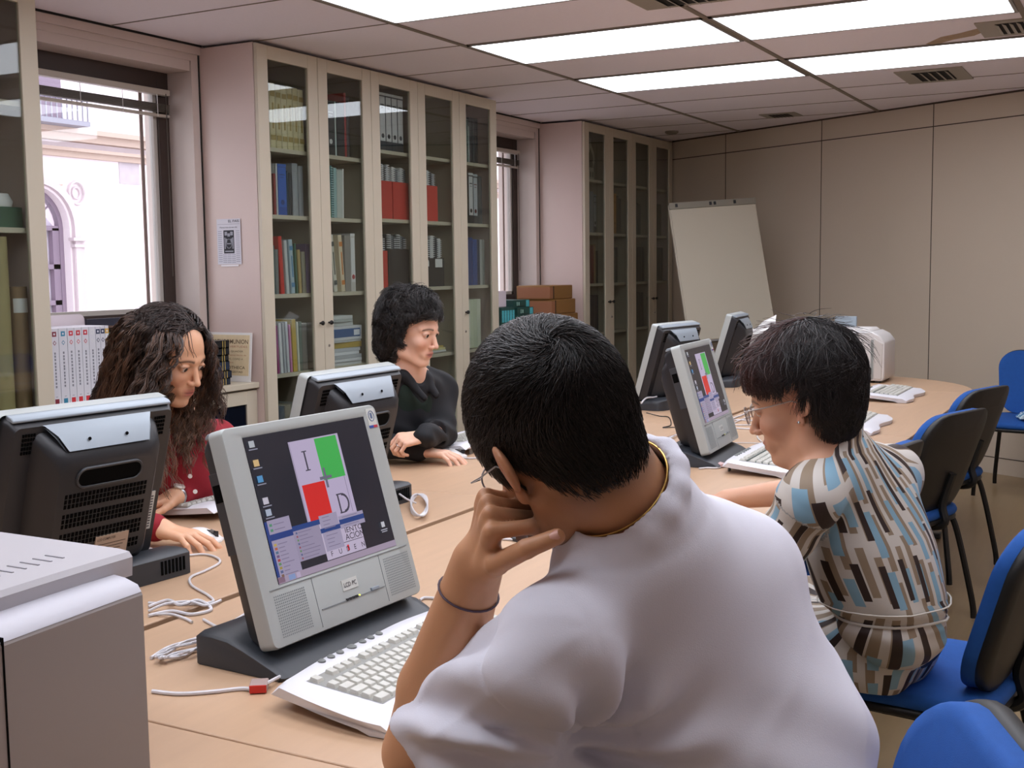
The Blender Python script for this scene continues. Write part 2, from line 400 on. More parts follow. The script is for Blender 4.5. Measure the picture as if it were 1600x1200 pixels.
# ------------------------------------------------------------------ bookcases
def bookcase(y0, n, w, xf, shelves, label, knobs, visible_from=0):
    """xf: front face of the doors.  local origin: floor, front left corner"""
    t = empty('bookcase', (xf, y0, 0), 0, label, 'bookcase')
    L = n*w; D = 4.13+xf     # depth to the wall
    MB().box(-D+.005, -.022, 0, .018, .0, 2.485).build('side_panel', M_cabside, t, smooth=False, label='side panel with pink window light in its colour')
    MB().box(-D+.005, -.022, L-.018, L, .0, 2.485).build('side_panel', M_cabside, t, smooth=False)
    MB().box(-D+.002, -D+.012, .018, L-.018, .06, 2.47).build('back_panel', M_cabin, t, smooth=False)
    MB().box(-D+.005, -.022, .018, L-.018, 2.455, 2.485).build('top_panel', M_cab, t, smooth=False)
    MB().box(-D+.02, -.03, .018, L-.018, 0, .07).build('plinth', M_cab, t, smooth=False)
    for c in range(1, n):
        MB().box(-D+.012, -.024, c*w-.009, c*w+.009, .07, 2.455).build('divider', M_cabin, t, smooth=False)
    for c in range(n):
        for z in shelves[c]:
            MB().box(-D+.012, -.035, c*w+.009, (c+1)*w-.009, z-.02, z).build('shelf', M_cab, t, smooth=False)
        d = MB(); a, b = c*w+.0015, (c+1)*w-.0015; st_ = .078; z0, z1 = .08, 2.48; g0, g1 = .2, 2.415
        d.box(-.02, 0, a, a+st_, z0, z1); d.box(-.02, 0, b-st_, b, z0, z1); d.box(-.02, 0, a+st_, b-st_, z0, g0); d.box(-.02, 0, a+st_, b-st_, g1, z1)
        dr = d.build('door', M_cab, t, bevel=.0015, seg=1)
        MB().box(-.012, -.008, a+st_, b-st_, g0, g1).build('glass_pane', M_glassb, dr, smooth=False)
        ky = (b-.035) if knobs[c] == 'R' else (a+.035)
        k = MB(); k.lathe([(0, 0), (.005, 0), (.0045, .010), (.011, .014), (.012, .020), (.008, .026), (0, .028)], (0, ky, 1.135), 14, Mx=Matrix.Rotation(math.pi/2, 4, 'Y'))
        k.build('knob', M_black, dr)
        if knobs[c] == 'L': MB().lathe([(0, 0), (.008, 0), (.007, .003), (0, .003)], (0, ky-.002, 1.015), 10, Mx=Matrix.Rotation(math.pi/2, 4, 'Y')).build('lock', M_steel, dr)
    return t
SB = [[.45, .895, 1.29, 1.68, 2.005]]*2+[[.45, .895, 1.30, 1.69, 2.07]]*3
bookcase(4.465, 5, .466, -3.77, SB, 'tall five door glass bookcase full of binders between the two windows', 'RLRLL')
SC = [[.45, .90, 1.28, 1.67, 2.07]]*4
bookcase(8.10, 4, .457, -3.75, SC, 'tall four door glass bookcase in the far corner beside the flip chart', 'RLRL')
SA = [[.885, 1.58, 2.055]]*2
bookcase(2.28, 2, .462, -3.77, SA, 'tall glass bookcase cut off by the left edge, holding cardboard rolls', 'RL')

# low cabinets with worktops under the windows
def low_cab(y0, y1, n, label):
    t = empty('low_cabinet', (-3.83, y0, 0), 0, label, 'cabinet'); L = y1-y0; w = L/n
    MB().box(-.295, -.02, 0, L, 0, .838).build('body', M_cabin, t, smooth=False)
    for c in range(n):
        a, b = c*w+.0015, (c+1)*w-.0015; d = MB(); s_ = .075
        d.box(-.02, 0, a, a+s_, .07, .83); d.box(-.02, 0, b-s_, b, .07, .83); d.box(-.02, 0, a+s_, b-s_, .07, .15); d.box(-.02, 0, a+s_, b-s_, .765, .83)
        dr = d.build('door', M_cab, t, bevel=.0015, seg=1)
        MB().box(-.012, -.008, a+s_, b-s_, .15, .765).build('glass_pane', mat('dark_door_glass', '#10141f', .08), dr, smooth=False)
        if c == n-1:
            for q in range(3): MB().box(-.0079, -.0072, a+s_+.03+.07*q, a+s_+.07+.07*q, .2, .72-.03*q).build('blue_binder_spine', mat('blue_deep', '#16306e', .4), dr, smooth=False)
low_cab(3.205, 4.462, 3, 'low cream cabinet with dark glass doors under the big window')
low_cab(6.796, 8.098, 3, 'low cream cabinet under the far window between the two bookcases')
for y0, y1, l in ((3.206, 4.462, 'cream worktop under the big window carrying the white books'), (6.797, 8.097, 'cream worktop under the far window carrying green volumes and boxes')):
    tag(MB().box(WX+.002, -3.815, y0, y1, .84, .868).build('worktop', M_cab, bevel=.003), l, 'worktop')

# ------------------------------------------------------------------ conference desks
def desk(x0, x1, y0, y1, label, round_end=False, row='near'):
    t = empty('desk', ((x0+x1)/2, (y0+y1)/2, 0), 0, label, 'desk', None)
    cx, cy = (x0+x1)/2, (y0+y1)/2
    if round_end:
        r = (x1-x0)/2; poly = [(x1-cx, y0-cy), (x1-cx, y0-cy+.01)]+[(r*math.cos(math.pi*k/40), y0+.01-cy+r*math.sin(math.pi*k/40)) for k in range(1, 40)]+[(x0-cx, y0+.01-cy), (x0-cx, y0-cy)]
    else: poly = [(x0-cx, y0-cy), (x1-cx, y0-cy), (x1-cx, y1-cy), (x0-cx, y1-cy)]
    MB().prism(poly, 'z', .712, .74).build('top', [M_desk], t, bevel=.0025)
    w = x1-x0; l = y1-y0
    for sy in (-1, 1):
        yy = sy*(l/2-.12)
        if round_end: yy = -l/2+.08+(.4 if sy > 0 else 0)
        MB().box(-.34, .34, yy-.02, yy+.02, .69, .712).build('support_beam', mat('leg_grey', '#4b4d50', .4), t, bevel=.004)
        MB().box(-.035, .035, yy-.02, yy+.02, .03, .69).build('leg', mat('leg_grey', '#4b4d50', .4), t, bevel=.004)
        MB().box(-.3, .3, yy-.03, yy+.03, 0, .03).build('foot', mat('leg_grey', '#4b4d50', .4), t, bevel=.006)
    if not round_end:
        mx_ = -.36 if row == 'near' else .36
        MB().box(mx_-.008, mx_+.008, -l/2+.15, l/2-.15, .40, .70).build('modesty_panel', M_deskedge, t, smooth=False)
    return t
XG = -1.64
for x0, x1, row in ((XG+.012, -.80, 'near'), (-2.47, XG-.012, 'window')):
    for (y0, y1, l) in ((-.49, 1.2335, {'near': 'beech desk at the bottom left under the big pale printer', 'window': 'beech desk in the window row under the left monitor seen from behind'}[row]),
                        (1.2365, 2.957, {'near': 'beech desk in front of the man, carrying the keyboard and lit screen', 'window': 'beech desk in the window row where the woman in red leans'}[row]),
                        (2.960, 4.680, {'near': 'beech desk in front of the woman in the patterned blouse', 'window': 'beech desk in the window row where the woman in black leans'}[row]),
                        (4.683, 6.398, {'near': 'beech desk on the right carrying the two farthest white keyboards', 'window': 'beech desk in the window row under the two farthest monitors'}[row])):
        desk(x0, x1, y0, y1, l, row=row)
desk(-2.47, -.80, 6.401, 7.236, 'half round beech desk closing the far end of the table', True)
# ------------------------------------------------------------------ books, binders and boxes
M_page = mat('paper_edge', '#d8d2c4', .8)
ORD = ['first', 'second', 'third', 'fourth', 'fifth', 'sixth', 'seventh', 'eighth', 'ninth', 'tenth', 'eleventh', 'twelfth']
def colmat(c, rough=.5): return mat('cover_'+c.strip('#'), c, rough, noise=.04, nscale=30)
def vol(kind, w, h, d, col, loc, lean=0, band=None, label=None, cat='book', group=None, lying=False, rz=0, band2=None):
    """upright volume, spine towards +x; loc = bottom centre of the spine side"""
    mb = MB(); c = colmat(col); ms = [c, M_page, colmat(band) if band else c, colmat(band2) if band2 else M_black]
    t = min(.003, w*.15)
    if kind == 'book':
        mb.box(-d, -.003, -w/2, -w/2+t, 0, h); mb.box(-d, -.003, w/2-t, w/2, 0, h)
        sp = [(-.003, -w/2), (-.003, w/2)]+[(-.003+.006*math.sin(math.pi*k/6), w/2*math.cos(math.pi*k/6)) for k in range(1, 6)]
        mb.prism([(-.006, -w/2), (-.003, -w/2)]+[(-.003+.005*math.sin(math.pi*k/6), -w/2*math.cos(math.pi*k/6)) for k in range(1, 6)]+[(-.003, w/2), (-.006, w/2)], 'z', 0, h)
        mb.box(-d+.004, -.006, -w/2+t, w/2-t, .004, h-.004, 1)
        if band:
            for z0, z1 in ((.12, .2), (.8, .88)): mb.box(.0015, .0030, -w/2*.8, w/2*.8, h*z0, h*z1, 2)
            mb.box(.0015, .0031, -w*.12, w*.12, h*.3, h*.7, 2)
    elif kind == 'magazine':
        mb.box(-d, 0, -w/2, w/2, 0, h); mb.box(-d+.001, -.003, -w/2+.001, w/2-.001, h, h+.0008, 1)
    elif kind == 'spiral':
        mb.box(-d, -.006, -w/2, w/2, 0, h); mb.box(-d-.001, -.007, -w/2+.003, w/2-.003, .002, h+.001, 1)
        nn = int(h/.012)
        for k in range(nn):
            z = .006+k*.012; mb.box(-.008, .002, -w/2-.001, w/2+.001, z, z+.0045, 2)
    elif kind == 'binder':
        mb.box(-d, 0, -w/2, w/2, 0, h); mb.box(-d-.0005, -.004, -w/2+.004, w/2-.004, .002, h+.0005, 1)
        if band:
            mb.box(-.001, .0012, -w/2+.004, w/2-.004, h*.16, h*.93, 2); mb.box(-.001, .0014, -w/2, w/2, h*.955, h, 2)
        mb.prism([(.013*math.cos(2*math.pi*k/12), h*.25+.013*math.sin(2*math.pi*k/12)) for k in range(12)], 'x', -.001, .0022, 3)
        if w > .04: mb.box(-.001, .002, -w/2*.6, w/2*.6, h*.78, h*.80, 3); mb.box(-.001, .002, -w/2*.4, w/2*.4, h*.73, h*.742, 3)
    elif kind == 'file':     # magazine file: solid lower part, open top
        mb.box(-d, 0, -w/2, w/2, 0, h)
    elif kind == 'box': mb.box(-d, 0, -w/2, w/2, 0, h); 
    if kind == 'box' and band: mb.box(-.001, .001, -w/2*.9, w/2*.9, h*.2, h*.8, 2); mb.box(-.001, .0018, w/2*.5, w/2*.85, h*.3, h*.7, 3)
    name = {'spiral': 'spiral_document', 'file': 'magazine_file', 'box': 'box'}.get(kind, kind)
    o = mb.build(name, ms, bevel=.0008 if kind in ('file', 'box') else 0, seg=1, smooth=kind == 'book', ang=50)
    o.location = loc; o.rotation_euler = (lean, 0, rz)
    tag(o, label, cat, group)
    return o

def row(bc, xf, y0, y1, z, items, where, group):
    """items: (kind, w, h, d, colour, band, lean, words) or gap number; where: description of the shelf"""
    y = y0; n = 0; tot = sum(1 for i in items if not isinstance(i, (int, float)))
    for it in items:
        if isinstance(it, (int, float)): y += it; continue
        kind, w, h, d, col, band, lean, words = it[:8]
        if lean: y += abs(math.sin(lean))*h*(1 if lean > 0 else 0)
        if y+w > y1+.001: break
        yy = y+w/2
        zz = z+.0008+ (abs(math.sin(lean))*w/2 if lean else 0)
        l = '%s, %s from left, %s' % (words, ORD[n], where)
        vol(kind, w, h, d, col, (xf-.045, yy, zz), lean, band, l, {'binder': 'binder', 'box': 'box', 'file': 'magazine file', 'spiral': 'document', 'magazine': 'magazine'}.get(kind, 'book'), group, band2=it[8] if len(it) > 8 else None)
        y += w+.0012+ (abs(math.sin(lean))*h*(1 if lean < 0 else 0)*.0); n += 1

BB = 'long bookcase'
def b(w, h, col, words, band=None, lean=0, d=.2): return ('book', w, h, d, col, band, lean, words)
def mg(w, h, col, words, lean=0): return ('magazine', w, h, .21, col, None, lean, words)
def sp(w, h, col, words, band='#d8d8d8'): return ('spiral', w, h, .21, col, band, 0, words)
def bi(w, h, col, words, band='#d5d5d5', band2='#111111', lean=0): return ('binder', w, h, .26, col, band, lean, words, band2)
Y = [4.465+.466*i+.012 for i in range(6)]
XB = -3.77
def rowB(c, s, items, z):
    row(None, XB, Y[c], Y[c+1]-.02, z, items, '%s shelf, %s door, %s' % (ORD[s], ORD[c], BB), 'volumes on the %s shelf of door %s' % (ORD[s], ORD[c]))
# first door
rowB(0, 0, [.075, b(.05, .30, '#3c4340', 'dark grey bound volume')]+[b(.043, .31-.003*(i % 3), ['#cfc49a', '#c8bd94', '#d6cca6'][i % 3], 'cream volume with gilt bands', '#a58f4c') for i in range(6)], 2.005)
rowB(0, 1, [.07, ('box', .055, .30, .25, '#c9c4b6', None, 0, 'tall white box file'), .012, b(.018, .2, '#8e2a2a', 'thin dark red book'), b(.012, .25, '#c9c9c9', 'thin grey book'), bi(.065, .25, '#1f4b9c', 'blue ring binder', '#2a5db5', '#1a3a7c'), b(.016, .22, '#1f3540', 'thin dark teal book'), b(.02, .21, '#272b33', 'thin black book'), .01, b(.045, .26, '#8f9398', 'grey slab for a glass reflection'), b(.04, .25, '#7f8388', 'mid grey book')], 1.68)  # the grey slab copies a reflection in the door glass
rowB(0, 2, [.075, b(.02, .27, '#a9b6a2', 'pale green book'), b(.035, .24, '#42605f', 'teal book'), b(.025, .22, '#6d7474', 'slate book'), b(.028, .285, '#c9281f', 'bright red leaning book', None, .05), b(.022, .265, '#c3c7c6', 'pale grey book', None, .05), b(.03, .27, '#a8bcc6', 'pale blue book', '#4f86ad', .05), b(.012, .25, '#3f6b52', 'thin green book', None, .04), b(.022, .22, '#b59c66', 'tan book', None, .04), b(.03, .21, '#8f8a78', 'olive grey book', None, .03), b(.035, .25, '#5c4a68', 'purple book')], 1.29)
rowB(0, 3, [.075, mg(.01, .24, '#b8a4a4', 'thin dusty pink magazine', .03), mg(.014, .25, '#d6d6da', 'white magazine', .04), mg(.012, .24, '#a0457a', 'thin magenta magazine', .04), mg(.018, .25, '#e0e0e2', 'thick white magazine', .04), mg(.012, .25, '#bebec4', 'pale grey magazine', .04), mg(.016, .255, '#cfcfd4', 'light grey magazine', .04), mg(.011, .24, '#d58cb6', 'pink magazine', .04), mg(.03, .265, '#c4a648', 'mustard yellow folder', .03), mg(.012, .25, '#cfd0c2', 'cream magazine', .03), mg(.02, .25, '#5f6e62', 'grey green magazine'), mg(.04, .24, '#75716a', 'brown grey folder')], .895)
# second door
rowB(1, 0, [.07, b(.02, .28, '#4a4c4e', 'charcoal book'), b(.014, .27, '#cfd3d2', 'white slim book'), bi(.075, .28, '#1a1d1f', 'black binder with small white label', '#2a2d2f', '#dddddd'), b(.012, .28, '#c9d6d2', 'thin pale book'), bi(.07, .28, '#18191c', 'plain black binder', '#1d1e22', '#1d1e22'), b(.018, .335, '#a12622', 'tall thin red book'), b(.03, .32, '#2f2528', 'dark brown book')], 2.005)
rowB(1, 1, [.085, mg(.012, .25, '#bfc6b4', 'pale green folder', .03), mg(.02, .26, '#2f6a49', 'green folder', .03), sp(.02, .27, '#3c7f84', 'teal spiral booklet', '#9fc4c4'), mg(.025, .26, '#8fb0b0', 'pale teal folder', -.02), mg(.05, .25, '#b9bdb6', 'thick pale folder', -.03), mg(.008, .26, '#e4e6e2', 'white folder', -.03)], 1.68)
rowB(1, 2, [.075, b(.03, .24, '#4a2228', 'dark maroon book', None, .0), .005, b(.03, .30, '#d7d3c4', 'tall white leaning book, dark spine lettering', '#5a5c58', .10), .01, b(.034, .30, '#d9c9ac', 'cream and orange leaning book', '#cf7f3c', .08), .0, ('box', .05, .30, .22, '#8d8882', None, 0, 'grey speckled box file'), bi(.04, .31, '#c9c5c0', 'white binder with red marks', '#dcdcdc', '#a33333')], 1.29)
# third door
rowB(2, 0, [.07]+[bi(.058, .315, '#30343a', 'white lever arch file, black edge', '#d0d0d2', '#15161a') for i in range(5)], 2.07)
rowB(3, 0, [], 2.07)
rowB(4, 0, [.08, sp(.03, .29, '#20252a', 'black spiral bound report', '#7fa39c'), sp(.022, .27, '#262a30', 'dark spiral bound report', '#b9c2c0'), b(.012, .30, '#c9cfce', 'slim white book'), sp(.02, .27, '#1d2a2c', 'dark green spiral report', '#8ba7a0'), b(.01, .22, '#bfc6c5', 'short white booklet'), b(.05, .28, '#3a3d42', 'charcoal book'), b(.06, .28, '#34373c', 'wide charcoal book')], 2.07)
def filebox(c, s, z, y0, w, h, col, words, docs, dh, dcol):
    wh = '%s shelf, %s door, %s' % (ORD[s], ORD[c], BB); g = 'documents in the %s magazine file' % words
    # an open holder: front, two sides, base
    t = empty('magazine_file', (XB-.047, y0+w/2, z+.001), 0, '%s magazine file on the %s' % (words, wh), 'magazine file')
    m = MB(); m.box(-.003, 0, -w/2, w/2, 0, h); m.box(-.24, -.003, -w/2, -w/2+.003, 0, h); m.box(-.24, -.003, w/2-.003, w/2, 0, h); m.box(-.24, -.003, -w/2, w/2, 0, .003)
    m.build('holder', colmat(col, .6), t, smooth=False)
    y = y0+.008
    for i in range(docs):
        ww = (w-.02)/docs-.002
        vol('spiral', ww, dh-.008*(i % 3), .2, dcol[i % len(dcol)], (XB-.056, y+ww/2, z+.0048), 0, ['#e2e2e2', '#5a6068', '#cfd3d6'][i % 3], 'spiral document, %s from left in the %s magazine file, %s shelf' % (ORD[i], words, ORD[s]), 'document', g)
        y += ww+.002
    return t
filebox(2, 1, 1.69, Y[2]+.07, .17, .21, '#c4372c', 'wide bright red', 7, .30, ['#d5d5d5', '#3a3d42', '#c8ccd0', '#55595e'])
filebox(2, 1, 1.69, Y[2]+.25, .16, .21, '#c4372c', 'second bright red', 5, .29, ['#d5d5d5', '#8a8d92', '#a8acb0'])
filebox(3, 1, 1.69, Y[3]+.06, .20, .21, '#cf3f33', 'red, fourth door,', 6, .295, ['#d5d5d5', '#2a2d32', '#c8ccd0'])
filebox(2, 2, 1.30, Y[2]+.08, .10, .21, '#c43b2e', 'narrow orange red', 3, .30, ['#2a2d32', '#9a9da2'])
filebox(2, 2, 1.30, Y[2]+.19, .21, .22, '#2a2523', 'black brown', 6, .30, ['#2a2d32', '#8a8d92', '#3a3d42'])
f_ = filebox(3, 2, 1.30, Y[3]+.06, .26, .17, '#2b2725', 'low black, fourth door,', 6, .30, ['#3a3d42', '#d5d5d5'])
lb = MB(); lb.prism([(-.09, .12), (-.04, .12), (-.04, .15), (-.055, .165), (-.075, .165), (-.09, .15)], 'x', .0, .001); lb.box(0, .001, .03, .11, .115, .165)
lb.build('label', M_white, f_, smooth=False)
rowB(4, 1, [.075, bi(.085, .315, '#2c2926', 'black marbled binder', '#2f2b28', '#111111'), bi(.055, .315, '#26282b', 'binder, white spine with dark bars', '#d3d3d3', '#161616'), bi(.055, .31, '#3a3c40', 'binder with pale spine and red dot', '#b9bcc0', '#6a2020'), b(.06, .3, '#4a4d50', 'grey book')], 1.69)
rowB(4, 2, [.13, b(.075, .30, '#1e3a78', 'thick blue binder'), b(.055, .29, '#23468c', 'mid blue binder'), b(.03, .29, '#232a44', 'narrow navy binder'), b(.03, .29, '#a9aca8', 'pale grey book'), b(.03, .29, '#7c7f7c', 'grey book')], 1.30)
j = MB(); j.lathe([(0, 0), (.045, 0), (.05, .012), (.043, .02), (.04, .05), (.045, .09), (.055, .11), (.055, .125), (.045, .13), (.05, .15), (.04, .165), (0, .165)], n=20)
tag(j.build('lidded_jar', mat('pale_ceramic', '#b9c9cc', .4), loc=(XB-.10, Y[4]+.078, 1.3008)), 'pale grey lidded jar in front of the blue binders, fifth door', 'jar')
rowB(4, 3, [.075]+[('box', .042, .31, .22, ['#c5cbb4', '#d2d5c4', '#c9cfb6'][i % 3], None, 0, 'pale green cream box file') for i in range(5)], .90)
rowB(4, 4, [.075]+[b(.04, .3, ['#2f5f86', '#c9d2d8', '#447aa3'][i % 3], ['blue book', 'white book', 'pale blue book'][i % 3]) for i in range(6)], .45)
rowB(0, 4, [.08]+[b(.045, .28, ['#6d6a60', '#57606a', '#8a8375'][i % 3], ['grey brown book', 'slate book', 'taupe book'][i % 3]) for i in range(6)], .45)
# second door, fourth shelf: lying stack
def pile(x, y, z, items, where, group, rz=0):
    n = len(items)
    for i, (w, d, h, col, words, kind) in enumerate(items):
        m = MB(); o_ = rnd.uniform(-.008, .008); 
        if kind == 'book':
            m.box(-d, 0, -w/2, w/2, 0, .002); m.box(-d, 0, -w/2, w/2, h-.002, h); m.box(-.002, 0, -w/2, w/2, .002, h-.002); m.box(-d+.003, -.002, -w/2+.003, w/2-.003, .002, h-.002, 1)
        else: m.box(-d, 0, -w/2, w/2, 0, h)
        o = m.build({'book': 'book', 'paper': 'paper_stack', 'box': 'box', 'envelope': 'envelope'}[kind], [colmat(col), M_page], smooth=False)
        o.location = (x+o_, y, z+.0006); o.rotation_euler = (0, 0, rz+rnd.uniform(-.03, .03)); z += h+.0008
        pos = 'topmost' if i == n-1 else ('lowest' if i == 0 else ORD[i]+' from the bottom')
        tag(o, '%s, %s in the pile %s' % (words, pos, where), {'paper': 'paper'}.get(kind, kind), group)
    return z
zt = pile(XB-.05, Y[1]+.235, .895, [(.28, .21, .018, '#c9c9cc', 'pale magazine', 'book'), (.27, .21, .014, '#dedee2', 'white magazine', 'book'), (.28, .2, .02, '#b7b9bd', 'grey white magazine', 'book'), (.26, .21, .016, '#e2e2e6', 'white magazine', 'book'), (.28, .2, .02, '#c5c7cc', 'pale grey book', 'book'), (.3, .22, .03, '#b59a4e', 'mustard yellow envelope bundle', 'envelope'), (.29, .21, .012, '#c5c5c5', 'pale folder', 'book')], 'behind the second door', 'papers lying behind the second door')
o = vol('box', .30, .075, .2, '#d6d6da', (XB-.05, Y[1]+.235, zt), 0, '#3c5f92', 'white box with blue front and round white mark behind the second door', 'box', None, band2='#e6e6ee')
pile(XB-.05, Y[1]+.2, zt+.0765, [(.22, .19, .02, '#c5c7c5', 'pale grey book', 'book'), (.21, .19, .015, '#b3b8b4', 'green book', 'book'), (.2, .18, .018, '#ced0cf', 'white book', 'book')], 'on the blue fronted box', 'papers on the blue fronted box')
pile(XB-.06, Y[3]+.2, .90, [(.26, .21, .012, '#cfcfcf', 'white paper block', 'paper'), (.26, .21, .014, '#c9c08a', 'cream folder', 'paper'), (.24, .2, .01, '#c2a95a', 'yellow folder', 'paper')], 'behind the fourth door', 'folders behind the fourth door')
pile(XB-.06, Y[3]+.2, .45, [(.28, .21, .08, '#c9c9c9', 'white paper block', 'paper'), (.27, .21, .04, '#b9b9b4', 'grey paper block', 'paper'), (.28, .21, .05, '#d5d5d5', 'white paper block', 'paper'), (.26, .2, .035, '#c5bfa8', 'cream paper block', 'paper')], 'on the fourth door low shelf', 'paper blocks on the lowest shelf')
rowB(2, 3, [.08]+[b(.05, .28, ['#463f3a', '#5b5650', '#3b3a3c'][i % 3], ['dark brown book', 'grey brown book', 'charcoal book'][i % 3]) for i in range(4)], .895)

# corner bookcase
YC = [8.10+.457*i+.012 for i in range(5)]; XC = -3.75; CB = 'corner bookcase'
def rowC(c, s, items, z): row(None, XC, YC[c], YC[c+1]-.02, z, items, '%s shelf, %s door, %s' % (ORD[s], ORD[c], CB), 'volumes on the %s shelf of corner door %s' % (ORD[s], ORD[c]))
rowC(0, 1, [.09, b(.03, .29, '#6b6f70', 'grey book'), ('box', .12, .31, .2, '#83878a', None, 0, 'big grey box file'), bi(.05, .29, '#3c4044', 'dark binder', '#8a8f92', '#222222')], 1.67)
rowC(0, 2, [.085, b(.06, .30, '#5e1c20', 'thick dark red book'), b(.055, .29, '#571a1e', 'second dark red book'), b(.045, .29, '#61201f', 'wine red book'), b(.03, .3, '#8d7550', 'tan book'), b(.04, .25, '#3b3532', 'brown book')], 1.28)
rowC(0, 3, [.08]+[b(.06, .29, '#23242e', 'dark navy book') for i in range(4)], .90)
rowC(1, 1, [.08, bi(.075, .315, '#b07a2c', 'orange yellow binder', '#c08a3a', '#8a5a1c'), bi(.065, .315, '#a8742c', 'ochre binder', '#b88236', '#8a5a1c'), b(.05, .3, '#3c3a36', 'dark book'), b(.05, .28, '#4a463f', 'brown grey book')], 1.67)
rowC(1, 2, [.09, b(.03, .29, '#22262a', 'black book'), b(.03, .27, '#8b9396', 'grey blue book'), b(.05, .27, '#55524a', 'olive book'), b(.04, .28, '#454840', 'dark olive book')], 1.28)
rowC(2, 1, [.1, b(.12, .26, '#5c5e5a', 'wide grey box like book'), b(.06, .25, '#4a4b48', 'dark grey book')], 1.67)
rowC(2, 2, [.08]+[b(.055, .29, '#1b1a1a', 'black book') for i in range(5)], 1.28)
rowC(3, 1, [.09]+[b(.05, .27, '#4a4b45', 'dim grey book') for i in range(4)], 1.67)
rowC(3, 2, [.08]+[b(.05, .29, '#191818', 'black book') for i in range(5)], 1.28)
rowC(2, 3, [.08]+[b(.05, .29, '#2c2b30', 'dark book') for i in range(5)], .90)
rowC(1, 3, [.09, b(.05, .29, '#4b3a3a', 'brown book'), b(.04, .27, '#6b6558', 'taupe book')], .90)
# white ornament on the top shelf
orn = MB(); outl = [(-.07, 0), (.07, 0), (.075, .06), (.06, .10), (.085, .14), (.07, .21), (.03, .25), (0, .315), (-.03, .25), (-.07, .21), (-.085, .14), (-.06, .10), (-.075, .06)]
orn.prism(outl, 'x', -.02, 0, 0); orn.prism([(y*.55, .15+(z-.13)*.45) for y, z in outl], 'x', 0, .004, 1)
for yy in (-.04, 0, .04): orn.box(0, .004, yy-.008, yy+.008, .02, .06, 1)
tag(orn.build('ornament', [mat('plaster', '#a49f92', .7), mat('plaster_dark', '#5f5c52', .7)], bevel=.002, loc=(XC-.06, YC[0]+.22, 2.0708)), 'pale carved ornament on the top shelf of the far corner bookcase', 'ornament')

# near left bookcase: rolls, panel, odds and ends
def tube_roll(y, r, h, col, label, lab=False, x=-3.87, z=.886):
    t = empty('cardboard_roll', (x, y, z), 0, label, 'roll')
    MB().lathe([(r*.85, .0), (r, 0), (r, h), (r*.85, h), (r*.85, .01)], n=28).build('tube', colmat(col, .7), t)
    MB().lathe([(r*.86, h-.01), (r*.3, h-.008), (0, h-.008)], n=28).build('end_cap', colmat('#5f4d38'), t)
    if lab:
        pts = [((r+.0006)*math.cos(a), (r+.0006)*math.sin(a)) for a in [math.radians(-70+i*10) for i in range(12)]]
        m = MB(); V = [(px_, py_, z_) for z_ in (h-.10, h-.045) for px_, py_ in pts]; k = len(pts)
        m.add(V, [(i, i+1, i+1+k, i+k) for i in range(k-1)]); m.build('label', M_white, t)
tube_roll(3.135, .034, .47, '#8d7355', 'brown cardboard roll with a white label in the near left bookcase', True)
tube_roll(3.035, .05, .66, '#a39468', 'thick olive tan roll in the near left bookcase', False)
m = MB(); m.box(-4.0, -3.85, 2.96, 3.16, 1.5808, 1.66); tag(m.build('box', colmat('#4f6a56'), bevel=.002), 'dull green box on the middle shelf of the near left bookcase', 'box')
m = MB(); m.lathe([(0, 0), (.05, 0), (.055, .02), (.04, .05), (0, .055)], n=16); tag(m.build('crumpled_cloth', M_white, loc=(-3.9, 3.09, 1.6608)), 'small white bundle on the green box in the left bookcase', 'bundle')
m = MB(); m.box(-.2, 0, -.006, .006, 0, .22); tag(m.build('book', colmat('#c9c9c5'), loc=(-3.85, 3.03, 2.058), rot=(-.3, 0, 0)), 'white folder leaning on the top shelf of the near left bookcase', 'book')

# ------------------------------------------------------------------ on the worktop under the big window
ZW = .868
sq = ['#7a2030', '#2b7c9c', '#c02b34', '#c02b34', '#c02b34', '#d5d5d8', '#2a3350', '#2a3350', '#cda046']
words = ['white tall book with a dark red square at its foot', 'white tall book with a blue square at its foot', 'white tall book with a red square at its foot, left of two like it', 'white tall book with a red square at its foot, middle of three', 'white tall book with a red square at its foot, right of three', 'plain white tall book beside the red marked ones', 'white tall book with a navy mark at its head', 'white tall book with a navy mark, beside the yellow one', 'white tall book with a yellow mark at its head']
yy = 3.29
for i in range(9):
    w = [.042, .042, .035, .036, .036, .034, .024, .024, .02][i]; hh = .315
    m = MB(); m.box(-.2, -.001, -w/2, w/2, 0, hh); m.box(-.198, .0, -w/2+.0008, w/2-.0008, .0005, hh-.0005)
    q = .010
    m.box(0, .0006, -q, q, hh-.032, hh-.012, 1); m.box(0, .0008, -q*.4, q*.4, hh-.026, hh-.018, 3); m.box(0, .0006, -q, q, .008, .030, 1) if i < 5 else None
    m.add([(.0006, 0, hh-.068), (.0006, .009, hh-.058), (.0006, 0, hh-.048), (.0006, -.009, hh-.058), (.0004, 0, hh-.064), (.0009, .006, hh-.058), (.0009, 0, hh-.052), (.0009, -.006, hh-.058)], [(0, 1, 2, 3)], 1); m.add([(.0009, 0, hh-.064), (.0009, .006, hh-.058), (.0009, 0, hh-.052), (.0009, -.006, hh-.058)], [(0, 1, 2, 3)], 3)
    for k in range(11):      # vertical title line, too small to read in the photo
        a = .075+.0135*k+rnd.uniform(0, .003)
        m.box(0, .0006, -.0035, .0035, a, a+.009, 2)
    m.box(0, .0006, -.005, .005, .038, .040, 2)
    o = m.build('book', [mat('white_cover', '#cfcfd6', .4), colmat(sq[i]), colmat('#7d7f88'), mat('white_cover', '#cfcfd6', .4)], smooth=False)
    o.location = (-3.885, yy+w/2, ZW+.0006); yy += w+.0015
    tag(o, words[i], 'book', 'white tall books on the worktop under the window')
